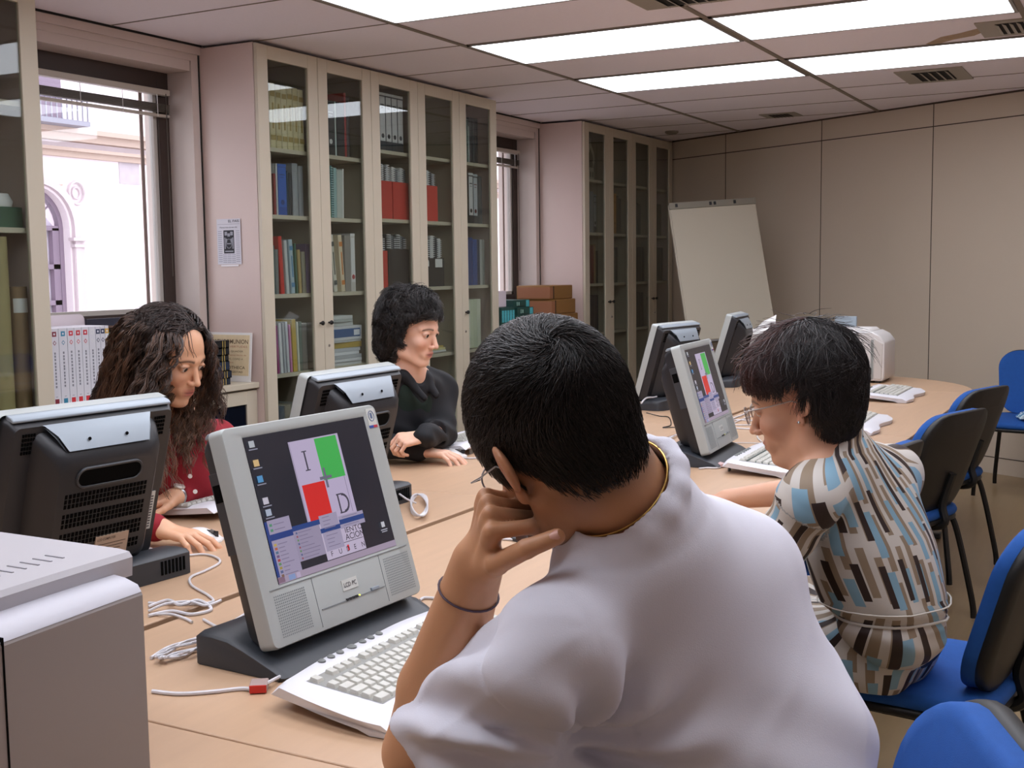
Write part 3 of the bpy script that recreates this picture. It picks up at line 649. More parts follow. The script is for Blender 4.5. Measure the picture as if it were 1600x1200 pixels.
# white back board behind the books
m = MB(); m.prism(rrect(.20, .36, .03, cx=0, cy=.18), 'x', -.004, 0); tag(m.build('document_holder', mat('pale_pink_plastic', '#d8ccd2', .4), loc=(-4.098, 3.56, ZW+.0006)), 'pale plastic board with rounded corners standing behind the white books', 'board')
# green and blue thin volumes
for i, c in enumerate(['#2f7a62', '#204a6a', '#2f7a62', '#1f3f6e', '#2b6e6a', '#20406a', '#2f7a62', '#1c3a62', '#1f4a6e', '#24406a', '#1a3350', '#203858']):
    vol('magazine', .0135, .28, .2, c, (-3.90, 3.635+.0155*i, ZW+.0006), 0, None, '%s thin volume, %s to the right of the white books under the window' % ('green' if i in (0, 2, 4, 6) else 'navy blue', ORD[i]), 'magazine', 'green and blue thin volumes under the window')
# white tray and dark panel behind
m = MB(); m.box(-4.10, -4.085, 3.66, 4.30, ZW+.0006, 1.205); tag(m.build('picture_panel', mat('dark_board', '#232534', .5), smooth=False), 'dark board standing against the wall under the big window', 'board')
m = MB(); m.lathe([(0, 0), (.13, 0), (.15, .012), (.148, .02), (.12, .006), (0, .006)], n=32); tag(m.build('wooden_plate', mat('brown_wood', '#5a4030', .5), loc=(-4.0, 3.76, ZW+.2925), rot=(0, 0, 0)), 'brown plate lying on the green and blue volumes', 'plate')
# stack of old black volumes and the parchment board
z = ZW
for i, (h, w, c) in enumerate([(.032, .24, '#1c2433'), (.034, .24, '#1a2536'), (.045, .235, '#1b2a40'), (.028, .22, '#14181c'), (.034, .225, '#12161c'), (.034, .22, '#101317')]):
    m = MB(); d = .13
    m.box(-d, 0, -w/2, w/2, 0, .003); m.box(-d, 0, -w/2, w/2, h-.003, h); m.prism([(-w/2+.0, .0), (-w/2, h), (w/2, h), (w/2, 0)], 'x', -.005, 0); m.box(-d+.004, -.005, -w/2+.004, w/2-.004, .003, h-.003, 1)
    for q in (-.40, .30, .37): m.box(-.001, .0008, w*q-.002, w*q+.002, .001, h-.001, 2)
    o = m.build('book', [colmat(c, .35), mat('aged_pages', '#cdbfa2', .8), mat('gilt', '#b29a52', .4)], smooth=False, loc=(-3.862+rnd.uniform(-.004, .004), 4.195+rnd.uniform(-.005, .005), z+.0006)); z += h+.0008
    tag(o, 'old dark volume with gilt bands, %s in the stack by the parchment' % ('topmost' if i == 5 else 'lowest' if i == 0 else ORD[i]+' from the bottom'), 'book', 'old dark volumes stacked by the parchment board')
t = empty('parchment_board', (-3.985, 4.425, ZW+.001), -math.pi/2, 'white framed parchment board with old lettering leaning beside the black volumes', 'board')
M_ink = mat('ink_brown', '#5a4632', .8); M_inkr = mat('ink_red', '#a8604c', .8)
bd2 = MB(); bd2.box(-.008, 0, -.142, .142, 0, .24); pp = bd2.build('board', M_white, t, smooth=False); pp.rotation_euler = (0, -.10, 0)
pa = MB(); pa.box(0, .0012, -.134, .132, .03, .228); pa_ = pa.build('parchment', mat('parchment', '#dcc9a4', .8, noise=.12, nscale=30), pp, smooth=False)
tx = MB(); u, v_ = (0, 1, 0), (0, 0, 1)
text_mesh(tx, 'HAI EXCOMUNION', .030, (.0014, -.126, .185), u, v_, 0, width=.25, bold=.01)
text_mesh(tx, 'R. E. VERTUDES', .014, (.0014, -.04, .166), u, v_, 1, width=.16)
text_mesh(tx, 'LIBROS, QUADER', .012, (.0014, -.055, .144), u, v_, 0, width=.15)
text_mesh(tx, 'nos, con otros libros de', .010, (.0014, -.055, .126), u, v_, 1, width=.17)
text_mesh(tx, 'EL CAMPO, COMO A', .012, (.0014, -.055, .106), u, v_, 0, width=.15)
text_mesh(tx, 'otros siglos', .010, (.0014, -.055, .09), u, v_, 1, width=.09)
text_mesh(tx, 'BIBLIOTHECA', .020, (.0014, -.055, .062), u, v_, 0, width=.165, bold=.01)
text_mesh(tx, 'DE SU MAGESTAD', .013, (.0014, -.055, .043), u, v_, 0, width=.15, bold=.015)
tx.build('lettering', [M_ink, M_inkr], pp, smooth=False)
# newspaper cutting taped to the bookcase side
t = empty('newspaper_cutting', (-3.975, 4.461, 1.44), 0, 'newspaper cutting with a dark picture pinned to the pink-lit bookcase side', 'newspaper')
cb = MB(); cb.box(-.075, .075, -.0006, 0, .0, .22); cb.build('paper', mat('newsprint', '#d2cfd6', .8), t, smooth=False)
ct = MB(); text_mesh(ct, 'EL PAIS', .017, (.068, -.0012, .203), (1, 0, 0), (0, 0, 1), 0, align='RIGHT', bold=.01, width=.068)
text_mesh(ct, 'Manuscritos de una villa', .010, (-.055, -.0012, .176), (1, 0, 0), (0, 0, 1), 0, width=.11)
ct.box(-.07, .07, -.0012, -.0009, .194, .1948); ct.build('print', mat('ink_grey', '#4a4a52', .8), t, smooth=False)
ci = MB(); ci.box(-.033, .033, -.001, -.0007, .053, .165)
ci.build('picture', mat('picture_dark', '#2e2e33', .8), t, smooth=False)
c2 = MB()
for k, (x0, x1, z0, z1) in enumerate(((-.026, -.01, .14, .158), (.01, .026, .14, .158), (-.008, .008, .135, .150), (-.028, -.022, .075, .13), (.022, .028, .075, .13), (-.026, .026, .060, .066), (-.015, .015, .098, .102), (-.02, -.012, .105, .125), (.012, .02, .105, .125))): c2.box(x0, x1, -.0013, -.001, z0, z1)
c2.tube([(.018*math.cos(a*math.pi/10), -.0013, .10+.022*math.sin(a*math.pi/10)) for a in range(20)], .0013, 4, closed=True)
c2.build('picture_light', mat('picture_grey', '#9a9aa2', .8), t, smooth=False)
cl = MB()
for col in range(5):
    for r in range(16 if col in (0, 4) else 5):
        x = -.068+col*.028
        if col in (0, 4): cl.box(x, x+.024, -.0011, -.0008, .012+.0098*r, .0155+.0098*r)
        else: cl.box(x, x+.024, -.0011, -.0008, .008+.009*r, .0115+.009*r)
cl.build('text_columns', mat('print_pale', '#a3a2ae', .8), t, smooth=False)
for dx in (-.04,): MB().box(-.055, .055, -.0009, -.0003, -.010, -.002).build('tape', mat('tape', '#e6dfe0', .3), t, smooth=False)

# ------------------------------------------------------------------ on the worktop under the far window
G1, G2 = '#1f4a44', '#3aa0a8'
z = .868
for k in range(4):
    o = MB()
    w, h = .23, .068; zz = .868+.0
for k in range(6):       # lying green volumes, spines to the room
    h = .052; m = MB(); w = .24
    m.box(-.2, 0, -w/2, w/2, 0, h); m.box(-.001, .0012, w*.27, w*.46, .004, h-.004, 1); m.box(-.001, .0012, -w*.30, -w*.26, .012, h-.012, 2); m.box(-.001, .0012, -w*.2, -w*.14, .014, h-.014, 2); m.box(-.001, .0012, -w*.32, w*.15, .005, .010, 3)
    o = m.build('book', [colmat(G1), mat('teal_dots', '#4fb0bc', .5, noise=.5, nscale=120), colmat('#9ac0b4'), colmat('#0d1d1c')], bevel=.002, loc=(-3.86+(.006 if k % 2 else 0)-(.02 if k == 5 else 0), 7.34+(.0 if k < 5 else -.03), .8686+.0528*k))
    tag(o, 'large green volume lying flat, %s in the stack under the far window' % ('topmost' if k == 5 else 'lowest' if k == 0 else ORD[k]+' from the bottom'), 'book', 'large green volumes lying flat')
for k in range(5):
    w = .036; m = MB(); m.box(-.2, 0, -w/2, w/2, 0, .27); m.box(-.001, .0012, -w*.4, w*.4, .17, .25, 1); m.box(-.001, .0012, -w*.3, w*.3, .05, .14, 2)
    o = m.build('book', [colmat(G1), mat('teal_dots', '#4fb0bc', .5, noise=.5, nscale=120), mat('teal_speck', '#27524a', .5, noise=.5, nscale=150)], bevel=.002, loc=(-3.87, 7.03+.0375*k, .8686))
    tag(o, 'large green volume standing upright, %s from the left under the far window' % ORD[k], 'book', 'large green volumes standing upright')
def carton(y, z, w, h, label, x=-3.80):
    t = empty('archive_box', (x, y, z), 0, label, 'box', 'brown archive boxes under the far window')
    MB().box(-.27, 0, -w/2, w/2, 0, h).build('sleeve', mat('kraft', '#8a6232', .7, noise=.06, nscale=12), t, bevel=.006)
    MB().box(-.262, .0008, -w/2-.0012, -w/2+.06, .008, h-.010).build('spine_panel', mat('tan_leather', '#9a6647', .6), t, bevel=.003)
    MB().box(-.26, .0015, -w/2+.055, -w/2+.068, .006, h-.006).build('black_strip', M_dark, t, smooth=False)
zz = .8686
for k, (y, w, h) in enumerate([(7.83, .44, .10), (7.82, .42, .10), (7.81, .40, .105), (7.79, .38, .10)]):
    carton(y, zz, w, h, 'brown archive box, %s in the stack beside the green volumes' % ('topmost' if k == 3 else 'lowest' if k == 0 else ORD[k]+' from the bottom'), -3.77-.01*k); zz += h+.0012
m = MB(); m.box(-.18, 0, -.07, .07, 0, .11); tag(m.build('box', mat('white_card', '#dcd0d8', .6), bevel=.004, loc=(-3.93, 7.12, 1.1404)), 'white box on the upright green volumes under the far window', 'box')
# ------------------------------------------------------------------ computers
M_silver = mat('silver_plastic', '#abb0ae', .38, metal=.05)
M_silver2 = mat('silver_plastic_pale', '#8f99a2', .35, metal=.15)
M_char = mat('charcoal_plastic', '#222327', .45)
M_char2 = mat('charcoal_base', '#2e3238', .45)
M_vent = mat('vent_black', '#020202', .9, spec=.1)
M_stk = mat('beige_sticker', '#b09a88', .5)
M_grey = mat('label_grey', '#c9cbc6', .5)
M_ink = MATS['ink_grey']
M_cable = mat('white_cable', '#d2d0d4', .4)
M_scr = attr_mat('screen_light', .25, emit=.62)

def tinted(mb_v, cols, name, m, parent):
    """quads (list of 4 points, colour) as one mesh with a colour attribute"""
    me = bpy.data.meshes.new(name); V = []; F = []; C = []
    for q, c in zip(mb_v, cols):
        F.append(list(range(len(V), len(V)+len(q)))); V += [tuple(p) for p in q]; C += [srgb(c)+(1,)]*len(q)
    me.from_pydata(V, [], F); me.materials.append(m)
    a = me.color_attributes.new('tint', 'FLOAT_COLOR', 'POINT')
    a.data.foreach_set('color', [x for c in C for x in c])
    o = bpy.data.objects.new(name, me); COL.objects.link(o); o.parent = parent; return o

SW, SH = .322, .253     # visible screen
SY, SZ = .002, .040     # centre of the screen on the face
def screen_quads():
    Q = []; C = []
    lay = [.0]
    def r(u0, v0, u1, v1, c):     # u,v in 0..1 from the top left
        lay[0] += .00003
        x = .0012+lay[0]
        y0 = SY-SW/2+u0*SW; y1 = SY-SW/2+u1*SW; z0 = SZ+SH/2-v0*SH; z1 = SZ+SH/2-v1*SH
        Q.append([(x, y0, z1), (x, y1, z1), (x, y1, z0), (x, y0, z0)]); C.append(c)
    r(0, 0, 1, 1, '#1d1f2b')
    r(.32, .085, .735, .70, '#cdbfe0'); r(.325, .09, .327, .70, '#5a5570'); r(.70, .09, .703, .665, '#77708a')
    r(.53, .095, .715, .40, '#48c25a'); r(.345, .40, .53, .68, '#ea2a24')
    r(.50, .37, .60, .392, '#77758a'); r(.54, .31, .558, .455, '#77758a')
    for z, dz in ((.165, .008), (.30, .008)): r(.405, z, .445, z+dz, '#4a4656')
    r(.419, .168, .431, .305, '#4a4656')
    # D
    r(.60, .52, .612, .655, '#4a4656'); r(.595, .516, .64, .525, '#4a4656'); r(.595, .65, .64, .659, '#4a4656')
    n = 10
    for k in range(n):
        a0 = -math.pi/2+math.pi*k/n; a1 = -math.pi/2+math.pi*(k+1)/n
        lay[0] += .00001; x = .0014+lay[0]
        def pt(rr, a): return (x, SY-SW/2+(.635+rr*.9*math.cos(a))*SW, SZ+SH/2-(.5875+rr*1.17*math.sin(a))*SH)
        Q.append([pt(.061, a0), pt(.061, a1), pt(.046, a1), pt(.046, a0)]); C.append('#4a4656')
    r(.40, .70, .735, .95, '#d3c6e2'); r(.56, .862, .73, .866, '#3a3648')
    r(0, .955, 1, 1, '#b3a3ba'); r(.0, .957, .05, .995, '#8d6f86'); r(.08, .96, .13, .995, '#8fa6d8'); r(.14, .96, .17, .995, '#c9b9d9')
    # start menu
    r(.0, .58, .022, .955, '#24428e'); r(.02, .575, .19, .955, '#aea4c2'); r(.02, .67, .20, .712, '#1d3f8c')
    r(.19, .655, .40, .90, '#a79dba'); r(.19, .655, .41, .69, '#24478f')
    r(.41, .635, .56, .89, '#b1a8c6'); r(.40, .725, .57, .757, '#24478f')
    r(.565, .675, .78, .765, '#b1a8c6'); r(.565, .70, .78, .735, '#24478f')
    for k in range(9): r(.03, .735+.026*k-.0, .05, .752+.026*k, ['#d0b25a', '#c26a4a', '#5a7a9a', '#7a5a8a', '#b0444a', '#6a9a6a', '#b09a4a', '#5a6a9a', '#8a6a5a'][k])
    for k in range(9): r(.06, .74+.026*k, .10+.06*rnd.random(), .746+.026*k, '#8d83a2')
    for k in range(2): r(.03, .60+.035*k, .05, .618+.035*k, '#5a9a7a'); r(.06, .606+.035*k, .14, .612+.035*k, '#8d83a2')
    for k in range(8): r(.205, .70+.025*k, .217, .713+.025*k, ['#5a6a9a', '#a05a6a', '#6a9a6a'][k % 3]); r(.225, .704+.025*k, .28+.09*rnd.random(), .709+.025*k, '#8a80a0')
    for k in range(9): r(.43, .65+.026*k, .47+.07*rnd.random(), .655+.026*k, '#8d83a2')
    for k in range(2): r(.59, .684+.06*k, .72, .689+.06*k, '#8d83a2')
    # desktop icons
    for k, (v, c) in enumerate(((.03, '#c5c9d2'), (.16, '#e8c48a'), (.27, '#58a0d8'), (.42, '#d8d2e2'), (.50, '#b9c4da'))):
        r(.025, v, .065, v+.045, c); r(.015, v+.055, .08, v+.063, '#9a9aae') 
    r(.905, .80, .935, .84, '#d8d8e2'); r(.89, .855, .95, .863, '#b8b8c8'); r(.895, .87, .945, .877, '#b8b8c8')
    return Q, C
SQ, SC = screen_quads()

def make_monitor():
    root = empty('flat_screen_computer')
    # base (face centre above x=0), profile in x,z
    def prof(yy, s=1.0):
        return [(-.115*s, 0), (.085*s, 0), (.09*s, .006), (.075*s, .014), (.045*s, .024), (.0, .042*s), (-.035, .053*s), (-.07, .056*s), (-.105*s, .055*s), (-.115*s, .048*s)]
    rings = []
    for yy, s in ((-.222, .90), (-.218, .97), (-.205, 1), (.165, 1), (.195, .93), (.213, .80), (.220, .62)):
        rings.append([(x, yy, z) for x, z in prof(yy, s)])
    b_ = MB(); b_.loft(rings); base = b_.build('base', M_char2, root, bevel=.0015, seg=1)
    g = MB()
    for k in range(7): g.box(-.1165, -.1145, -.20+.010*k, -.195+.010*k, .012, .042)
    g.build('base_vents', M_vent, base, smooth=False)
    MB().box(-.1165, -.1145, .13, .137, .014, .044).build('base_slot', M_vent, base, smooth=False)
    g = MB()
    for k in range(10): g.box(-.1165, -.1145, .01+.009*k, .0145+.009*k, .012, .042)
    g.build('base_vents', M_vent, base, smooth=False)
    ln = MB(); ln.box(-.03, .085, -.09, -.0885, .005, .0449); ln.box(-.03, .085, .10, .1015, .005, .0449)
    # neck
    nk = MB(); nk.prism([(-.085, .04), (-.01, .035), (.0, .075), (-.03, .11), (-.075, .10)], 'y', -.085, .085); nk.build('neck', M_char, root, bevel=.004)
    # the tilting panel
    T = Matrix.Translation((0, 0, .222)) @ Matrix.Rotation(-math.radians(16.5), 4, 'Y')
    def part(mb, name, m, parent=root, **k):
        mb.v = [T @ v for v in mb.v]; return mb.build(name, m, parent, **k)
    W2, H2 = .2045, .1875
    # front bezel: outer rounded frame with a window
    fr = MB(); out = rrect(2*W2, 2*H2, .012); inn = rrect(SW, SH, .001, cx=SY, cy=SZ)
    n = len(out)
    def rg(p, x, s=0): return [(x, y*(1-s/W2), z*(1-s/H2)) for y, z in p]
    rings = [rg(out, -.030), rg(out, -.004), rg(out, .001, .002), rg(out, .002, .010)]+[[(.0018, y, z) for y, z in rrect(SW+.006, SH+.006, .002, cx=SY, cy=SZ)], [(.0, y, z) for y, z in inn], [(-.004, y, z) for y, z in inn]]
    fr.loft(rings, cap=False); bz = part(fr, 'front_bezel', M_silver, ang=30)
    # screen
    sb = MB(); sb.box(-.005, .0008, SY-SW/2, SY+SW/2, SZ-SH/2, SZ+SH/2)
    scr = part(sb, 'screen', mat('screen_glass', '#0c0d12', .12), smooth=False)
    Qt = [[tuple(T @ Vector(p)) for p in q] for q in SQ]
    tinted(Qt, SC, 'desktop_picture', M_scr, scr)
    tx = MB(); u, v_ = (0, 1, 0), (0, 0, 1)
    def uv(a, b): return (.0042, SY-SW/2+a*SW, SZ+SH/2-b*SH)
    text_mesh(tx, 'IENTO', .013, uv(.585, .80), u, v_, 0, width=.048)
    text_mesh(tx, 'ACIÓN', .016, uv(.575, .852), u, v_, 0, width=.052)
    for i, ch in enumerate('FUDEN'): text_mesh(tx, ch, .013, uv(.43+.066*i, .93), u, v_, 0)
    tx.box(.0041, .0043, *[SY-SW/2+a*SW for a in (.572, .588)], SZ+SH/2-.925*SH, SZ+SH/2-.885*SH, 1)
    part(tx, 'screen_text', [mat('screen_ink', '#15131d', .5), mat('screen_red', '#b02030', .5, emit='#c02030', estr=.3)], scr, smooth=False)
    # lower console: line, label, buttons, led, speakers
    c = MB(); c.box(.0015, .0032, -.185, .19, -.0925, -.0915); c.box(.0015, .0026, -.083, -.0822, -.180, -.092); c.box(.0015, .0026, .103, .1038, -.180, -.092)
    c.box(.0015, .0034, -.075, .10, -.152, -.1502)
    part(c, 'panel_seam', mat('seam_grey', '#7e8486', .5), bz, smooth=False)
    l = MB(); l.box(.001, .0032, -.012, .030, -.134, -.115); part(l, 'name_label', M_grey, bz, smooth=False)
    l = MB(); text_mesh(l, 'LCD PC', .011, (.0034, -.008, -.1285), u, v_, 0, width=.034, bold=.01); part(l, 'label_lettering', M_ink, bz, smooth=False)
    for k in range(4):
        m = MB(); m.box(.0, .0045, -.010+.0085*k, -.004+.0085*k, -.1525, -.148); part(m, 'button', M_char, bz, smooth=False)
    m = MB(); m.lathe([(0, 0), (.002, 0), (.0015, .0015), (0, .002)], (.0022, .027, -.150), 8, Mx=Matrix.Rotation(math.pi/2, 4, 'Y')); part(m, 'indicator_light', mat('led', '#d8e060', .3, emit='#d8e040', estr=1.2), bz)
    m = MB(); m.box(.0, .006, .060, .082, -.151, -.145); part(m, 'power_button', M_silver2, bz, bevel=.001)
    for y0 in (-.178, .115):
        m = MB()
        for i in range(17):
            for j in range(16):
                yy, zz = y0+.0045*i, -.104-.0045*j; m.add([(.0024, yy-.0013, zz-.0012), (.0024, yy+.0013, zz-.0012), (.0024, yy+.0013, zz+.0012), (.0024, yy-.0013, zz+.0012)], [(0, 1, 2, 3)])
        part(m, 'speaker_grille', mat('grille_dots', '#7c8284', .6), bz, smooth=False)
    m = MB(); m.box(.001, .0028, .172, .196, .142, .180); m.box(.001, .0030, .172, .184, .142, .147, 1); m.box(.001, .0030, .184, .196, .142, .147, 2)
    m.tube([(.003, .184+.008*math.cos(a*math.pi/8), .165+.010*math.sin(a*math.pi/8)) for a in range(16)], .0009, 4, m=3, closed=True); m.box(.001, .0031, .181, .187, .160, .171, 3)
    part(m, 'round_mark_sticker', [M_grey, colmat('#2d4a9a'), colmat('#b03040'), colmat('#5a6a8a')], bz, smooth=False)
    # dark housing
    def ring(x, w, h, r, dz=0): return [(x, y, z+dz) for y, z in rrect(w, h, r, 5)]
    hs = MB(); hs.loft([ring(-.026, .398, .364, .012), ring(-.044, .394, .360, .012), ring(-.062, .380, .340, .014)]); hsg = part(hs, 'housing', M_char, ang=30)
    bl = MB(); bl.loft([ring(-.060, .300, .318, .02, -.002), ring(-.075, .290, .306, .02, -.004), ring(-.105, .262, .27, .02, -.008), ring(-.118, .235, .235, .03, -.012)])
    bulge = part(bl, 'rear_cover', M_char, ang=30)
    lp = MB(); lp.prism([(-.054, .178), (-.028, .1775), (-.028, .1872), (-.046, .1872), (-.054, .183)], 'y', -.190, .190); part(lp, 'top_lip', M_silver2, hsg, bevel=.002)
    # silver collar on top of the cover
    co = MB()
    pts = [(-.110, 0), (-.095, -.035), (-.07, -.05), (0, -.054), (.07, -.05), (.095, -.035), (.110, 0)]
    ringa = [(-.063, y*1.15, .166+z*.10) for y, z in pts]; ringb = [(-.085, y*1.05, .152+z*.35) for y, z in pts]; ringc = [(-.1065, y*.92, .128+z*.7) for y, z in pts]
    ringa2 = [(-.020, y*1.45, .178) for y, z in pts]
    co.loft([ringa2, ringa, ringb, ringc], cap=False, closed=False)
    co.loft([[(-.020, y*1.45, .180) for y, z in pts], [(-.066, y*1.15, .1695) for y, z in pts], [(-.088, y*1.0, .1545) for y, z in pts], [(-.1095, y*.88, .1295) for y, z in pts]], cap=False, closed=False)
    part(co, 'silver_collar', M_silver2, bulge, ang=60)
    m = MB()
    for yy in (-.045, .045): m.lathe([(0, 0), (.0035, 0), (.0035, .002), (0, .002)], (-.098, yy, .146), 8, Mx=Matrix.Rotation(-math.pi/3, 4, 'Y'))
    part(m, 'screw', M_vent, bulge)
    # handle recess: dark slot with raised rim
    sl = [( y, z+.072) for y, z in rrect(.150, .040, .0195, 6)]
    m = MB(); m.prism(sl, 'x', -.121, -.100); part(m, 'handle_slot', M_vent, bulge)
    m = MB(); m.tube([(-.1195, y*1.04, z) for y, z in sl], .0035, 6, closed=True); part(m, 'handle_rim', M_char2, bulge)
    # vent rows
    m = MB()
    for r_ in range(4):
        for rr in range(3):
            for k in range(26):
                y = -.115+.0092*k; z = .036-.043*r_-.011*rr
                x = -.1187 if abs(y) < .095 and z > -.105 else -.1187+max(abs(y)-.095, 0)*.55+max(-.105-z, 0)*.42
                m.box(x-.001, x+.012, y-.0028, y+.0028, z-.0042, z+.0042)
    part(m, 'vent_slots', M_vent, bulge, smooth=False)
    for s in (-1, 1):
        m = MB()
        for r_ in range(5):
            for k in range(5): m.box(-.064, -.060, s*(.158)+.006*(k-2)-.0018, s*(.158)+.006*(k-2)+.0018, .118+.009*r_-.003, .118+.009*r_+.003)
        part(m, 'corner_vents', M_vent, hsg, smooth=False)
    m = MB(); m.box(-.1215, -.113, -.070, .012, -.118, -.068); stx = part(m, 'rating_sticker', M_stk, bulge, smooth=False)
    m = MB(); text_mesh(m, 'LCD COMPUTER', .008, (-.1218, .008, -.078), (0, -1, 0), (0, 0, 1), 0, width=.045, bold=.02)
    for k in range(4): m.box(-.1219, -.1215, -.064+.006*k, .006-.003*k, -.088-.007*k, -.0865-.007*k)
    part(m, 'sticker_print', mat('print_brown', '#5a4a42', .7), stx, smooth=False)
    m = MB(); m.box(-.0645, -.061, -.178, -.158, -.11, -.02); s2 = part(m, 'side_sticker', M_grey, hsg, smooth=False)
    m = MB()
    for k in range(12): m.box(-.0652, -.0645, -.174, -.163-.002*(k % 3), -.104+.0065*k, -.1015+.0065*k)
    part(m, 'barcode', M_ink, s2, smooth=False)
    m = MB(); m.box(-.100, -.062, -.13, .13, -.178, -.160)
    part(m, 'port_bay', M_vent, hsg, smooth=False)
    m = MB()
    for yy in (-.11, -.095, -.07, -.03, .02): m.box(-.1015, -.099, yy-.004, yy+.004, -.172, -.165)
    part(m, 'port', mat('port_beige', '#8a6f5c', .5), hsg, smooth=False)
    # left side drive slots (viewer's left of the face)
    m = MB(); m.box(-.052, -.034, -.2005, -.1935, .07, .10)
    part(m, 'drive_slot', M_vent, hsg, smooth=False)
    m = MB(); m.box(-.056, -.030, -.1995, -.195, -.02, .12)
    part(m, 'side_door', mat('charcoal_side', '#33353a', .4), hsg, bevel=.001)
    return root
mon = make_monitor()
POSES = [(-1.285, 1.676, -3.3, 'flat screen computer showing a coloured desktop in front of the man in white'),
         (-1.984, 1.710, 175, 'flat screen computer seen from behind at the left edge, before the woman in red'),
         (-1.971, 2.600, 180, 'flat screen computer seen from behind, in front of the woman in black'),
         (-1.335, 3.90, 4.3, 'flat screen computer with a lit narrow screen left of the woman in glasses'),
         (-2.048, 5.296, 173, 'flat screen computer seen from behind, beyond the man\'s head on the window side'),
         (-2.115, 6.42, 187, 'farthest flat screen computer, standing in front of the flip chart')]
MON = []
for i, (x, y, a, l) in enumerate(POSES):
    o = mon if i == 0 else copy_tree(mon)
    r = math.radians(a); o.location = (x, y, .7405); o.rotation_euler = (0, 0, r); tag(o, l, 'computer', 'flat screen computers on the desks'); MON.append(o)

# ------------------------------------------------------------------ keyboards
M_key = mat('key_grey', '#c3c2ba', .45); M_kb = mat('keyboard_white', '#dcdce2', .35)
def kz(v): return .046-.085*min(v, .225)                 # top surface height, v from the rear
def kb_body():
    # local: u across (user's right = +u), v from the rear to the user
    cl = []
    us = [i/24 for i in range(25)]
    def rearv(t): return .004*math.cos(2*math.pi*(t-.5)*2)-.0+.010*abs(t-.5)*2
    def frontv(t): return .256+.012*math.cos(2*math.pi*(t-.5)*1.6+math.pi)
    rings = []
    for t in us:
        s = (t-.5)*2; e = math.sqrt(max(0, 1-abs(s)**14))
        uu = lambda v: s*(.222+.030*min(v/.2, 1)+.006*math.sin(v*14))
        ring = []
        v0, v1 = rearv(t), frontv(t)
        for k in range(13):
            v = v0+(v1-v0)*k/12; edge = min(k, 12-k)
            z = kz(v)*(1 if 0 < k < 12 else .72)-(.004 if edge == 0 else 0)
            if abs(s) > .95: z -= .006
            ring.append((uu(v), v, z))
        for k in range(12, -1, -1):
            v = v0+(v1-v0)*k/12; ring.append((uu(v)*(.985), v*.985+.002, kz(v)-.022 if v < .2 else .001+.0))
        rings.append(ring)
    m = MB(); m.loft(rings); return m
def key_list():
    K = []
    def r(v, u0, ws, gap=.0):
        u = u0
        for w in ws:
            if w > 0: K.append((u+w*.0095, v, w*.019))
            u += abs(w)*.019
    U0 = -.196
    r(.072, U0, [1, -1, 1, 1, 1, 1, -.5, 1, 1, 1, 1, -.5, 1, 1, 1, 1])
    r(.104, U0, [1]*13+[2]); r(.125, U0, [1.5]+[1]*12+[1.5]); r(.146, U0, [1.75]+[1]*11+[2.25]); r(.167, U0, [1.25]+[1]*11+[2.75]); r(.188, U0, [1.5, 1.25, 1.25, 5.5, 1.25, 1.25, 1.5, 1.5])
    main = len(K)
    for v in (.072, .104, .125, .167, .188): r(v, .099, [1, 1, 1] if v != .167 else [-1, 1])
    for v in (.104, .125, .146, .167, .188): r(v, .162, [1, 1, 1, 1] if v != .188 else [2, 1])
    return K, main
KEYS, NMAIN = key_list()
def key_mesh(m, u, v, w):
    z = kz(v)-.003; a, b_ = w/2-.0006, .0101; ta, tb = a-.0026, b_-.0032; s = -.085
    def q(du, dv, dz): return (u+du, v+dv, z+dz+s*dv)
    m.add([q(-a, -b_, 0), (q(a, -b_, 0)), q(a, b_, 0), q(-a, b_, 0), q(-ta, -tb-.001, .0098), q(ta, -tb-.001, .0098), q(ta, tb-.001, .0088), q(-ta, tb-.001, .0088)],
          [(0, 3, 2, 1), (4, 5, 6, 7), (0, 1, 5, 4), (1, 2, 6, 5), (2, 3, 7, 6), (3, 0, 4, 7)])
def make_keyboard(full):
    t = empty('keyboard'); kb_body().build('body', M_kb, t, bevel=0, ang=50)
    w = MB()
    for s in (-1, 1): w.box(s*.17-.012, s*.17+.012, .020, .024, .0, .022)
    w.build('rear_foot', mat('foot_grey', '#6d6a66', .5), t, smooth=False)
    tr = MB()   # recessed tray around the keys
    for u0, u1, v0, v1 in ((-.198, .09, .060, .200), (.097, .158, .060, .200), (.16, .24, .092, .200)):
        tr.add([(u0, v0, kz(v0)+.0006), (u1, v0, kz(v0)+.0006), (u1, v1, kz(v1)+.0006), (u0, v1, kz(v1)+.0006)], [(0, 1, 2, 3)])
    tr.build('key_well', mat('well_grey', '#8f8f8a', .6), t, smooth=False)
    if full:
        for u, v, kw in KEYS[:NMAIN]:
            m = MB(); key_mesh(m, u, v, kw); m.build('key', M_key, t, bevel=.0007, seg=1)
    m = MB()
    for u, v, kw in (KEYS[NMAIN:] if full else KEYS): key_mesh(m, u, v, kw)
    m.build('keys', M_key, t, smooth=False)
    for k in range(7):
        m = MB(); u = -.12+.024*k+(.008 if k > 2 else 0)+(.006 if k > 3 else 0); rr = .0065 if k != 3 else .0085
        m.lathe([(0, 0), (rr, 0), (rr, .003), (rr*.6, .005), (0, .0052)], (u, .030, kz(.030)-.001), 12); m.build('round_button', mat('button_grey', '#6d706e', .4), t)
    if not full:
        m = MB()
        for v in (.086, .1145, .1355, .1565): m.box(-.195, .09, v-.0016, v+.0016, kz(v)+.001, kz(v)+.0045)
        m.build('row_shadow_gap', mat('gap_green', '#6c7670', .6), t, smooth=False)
    return t
def put_kb(o, x, y, rz, l):
    """x,y: middle of the rear edge; rz 0 = user sits at +x"""
    o.location = (x, y, .7405); o.rotation_euler = (0, 0, math.radians(rz)+math.pi/2+math.pi)
    tag(o, l, 'keyboard', 'white curved keyboards'); return o
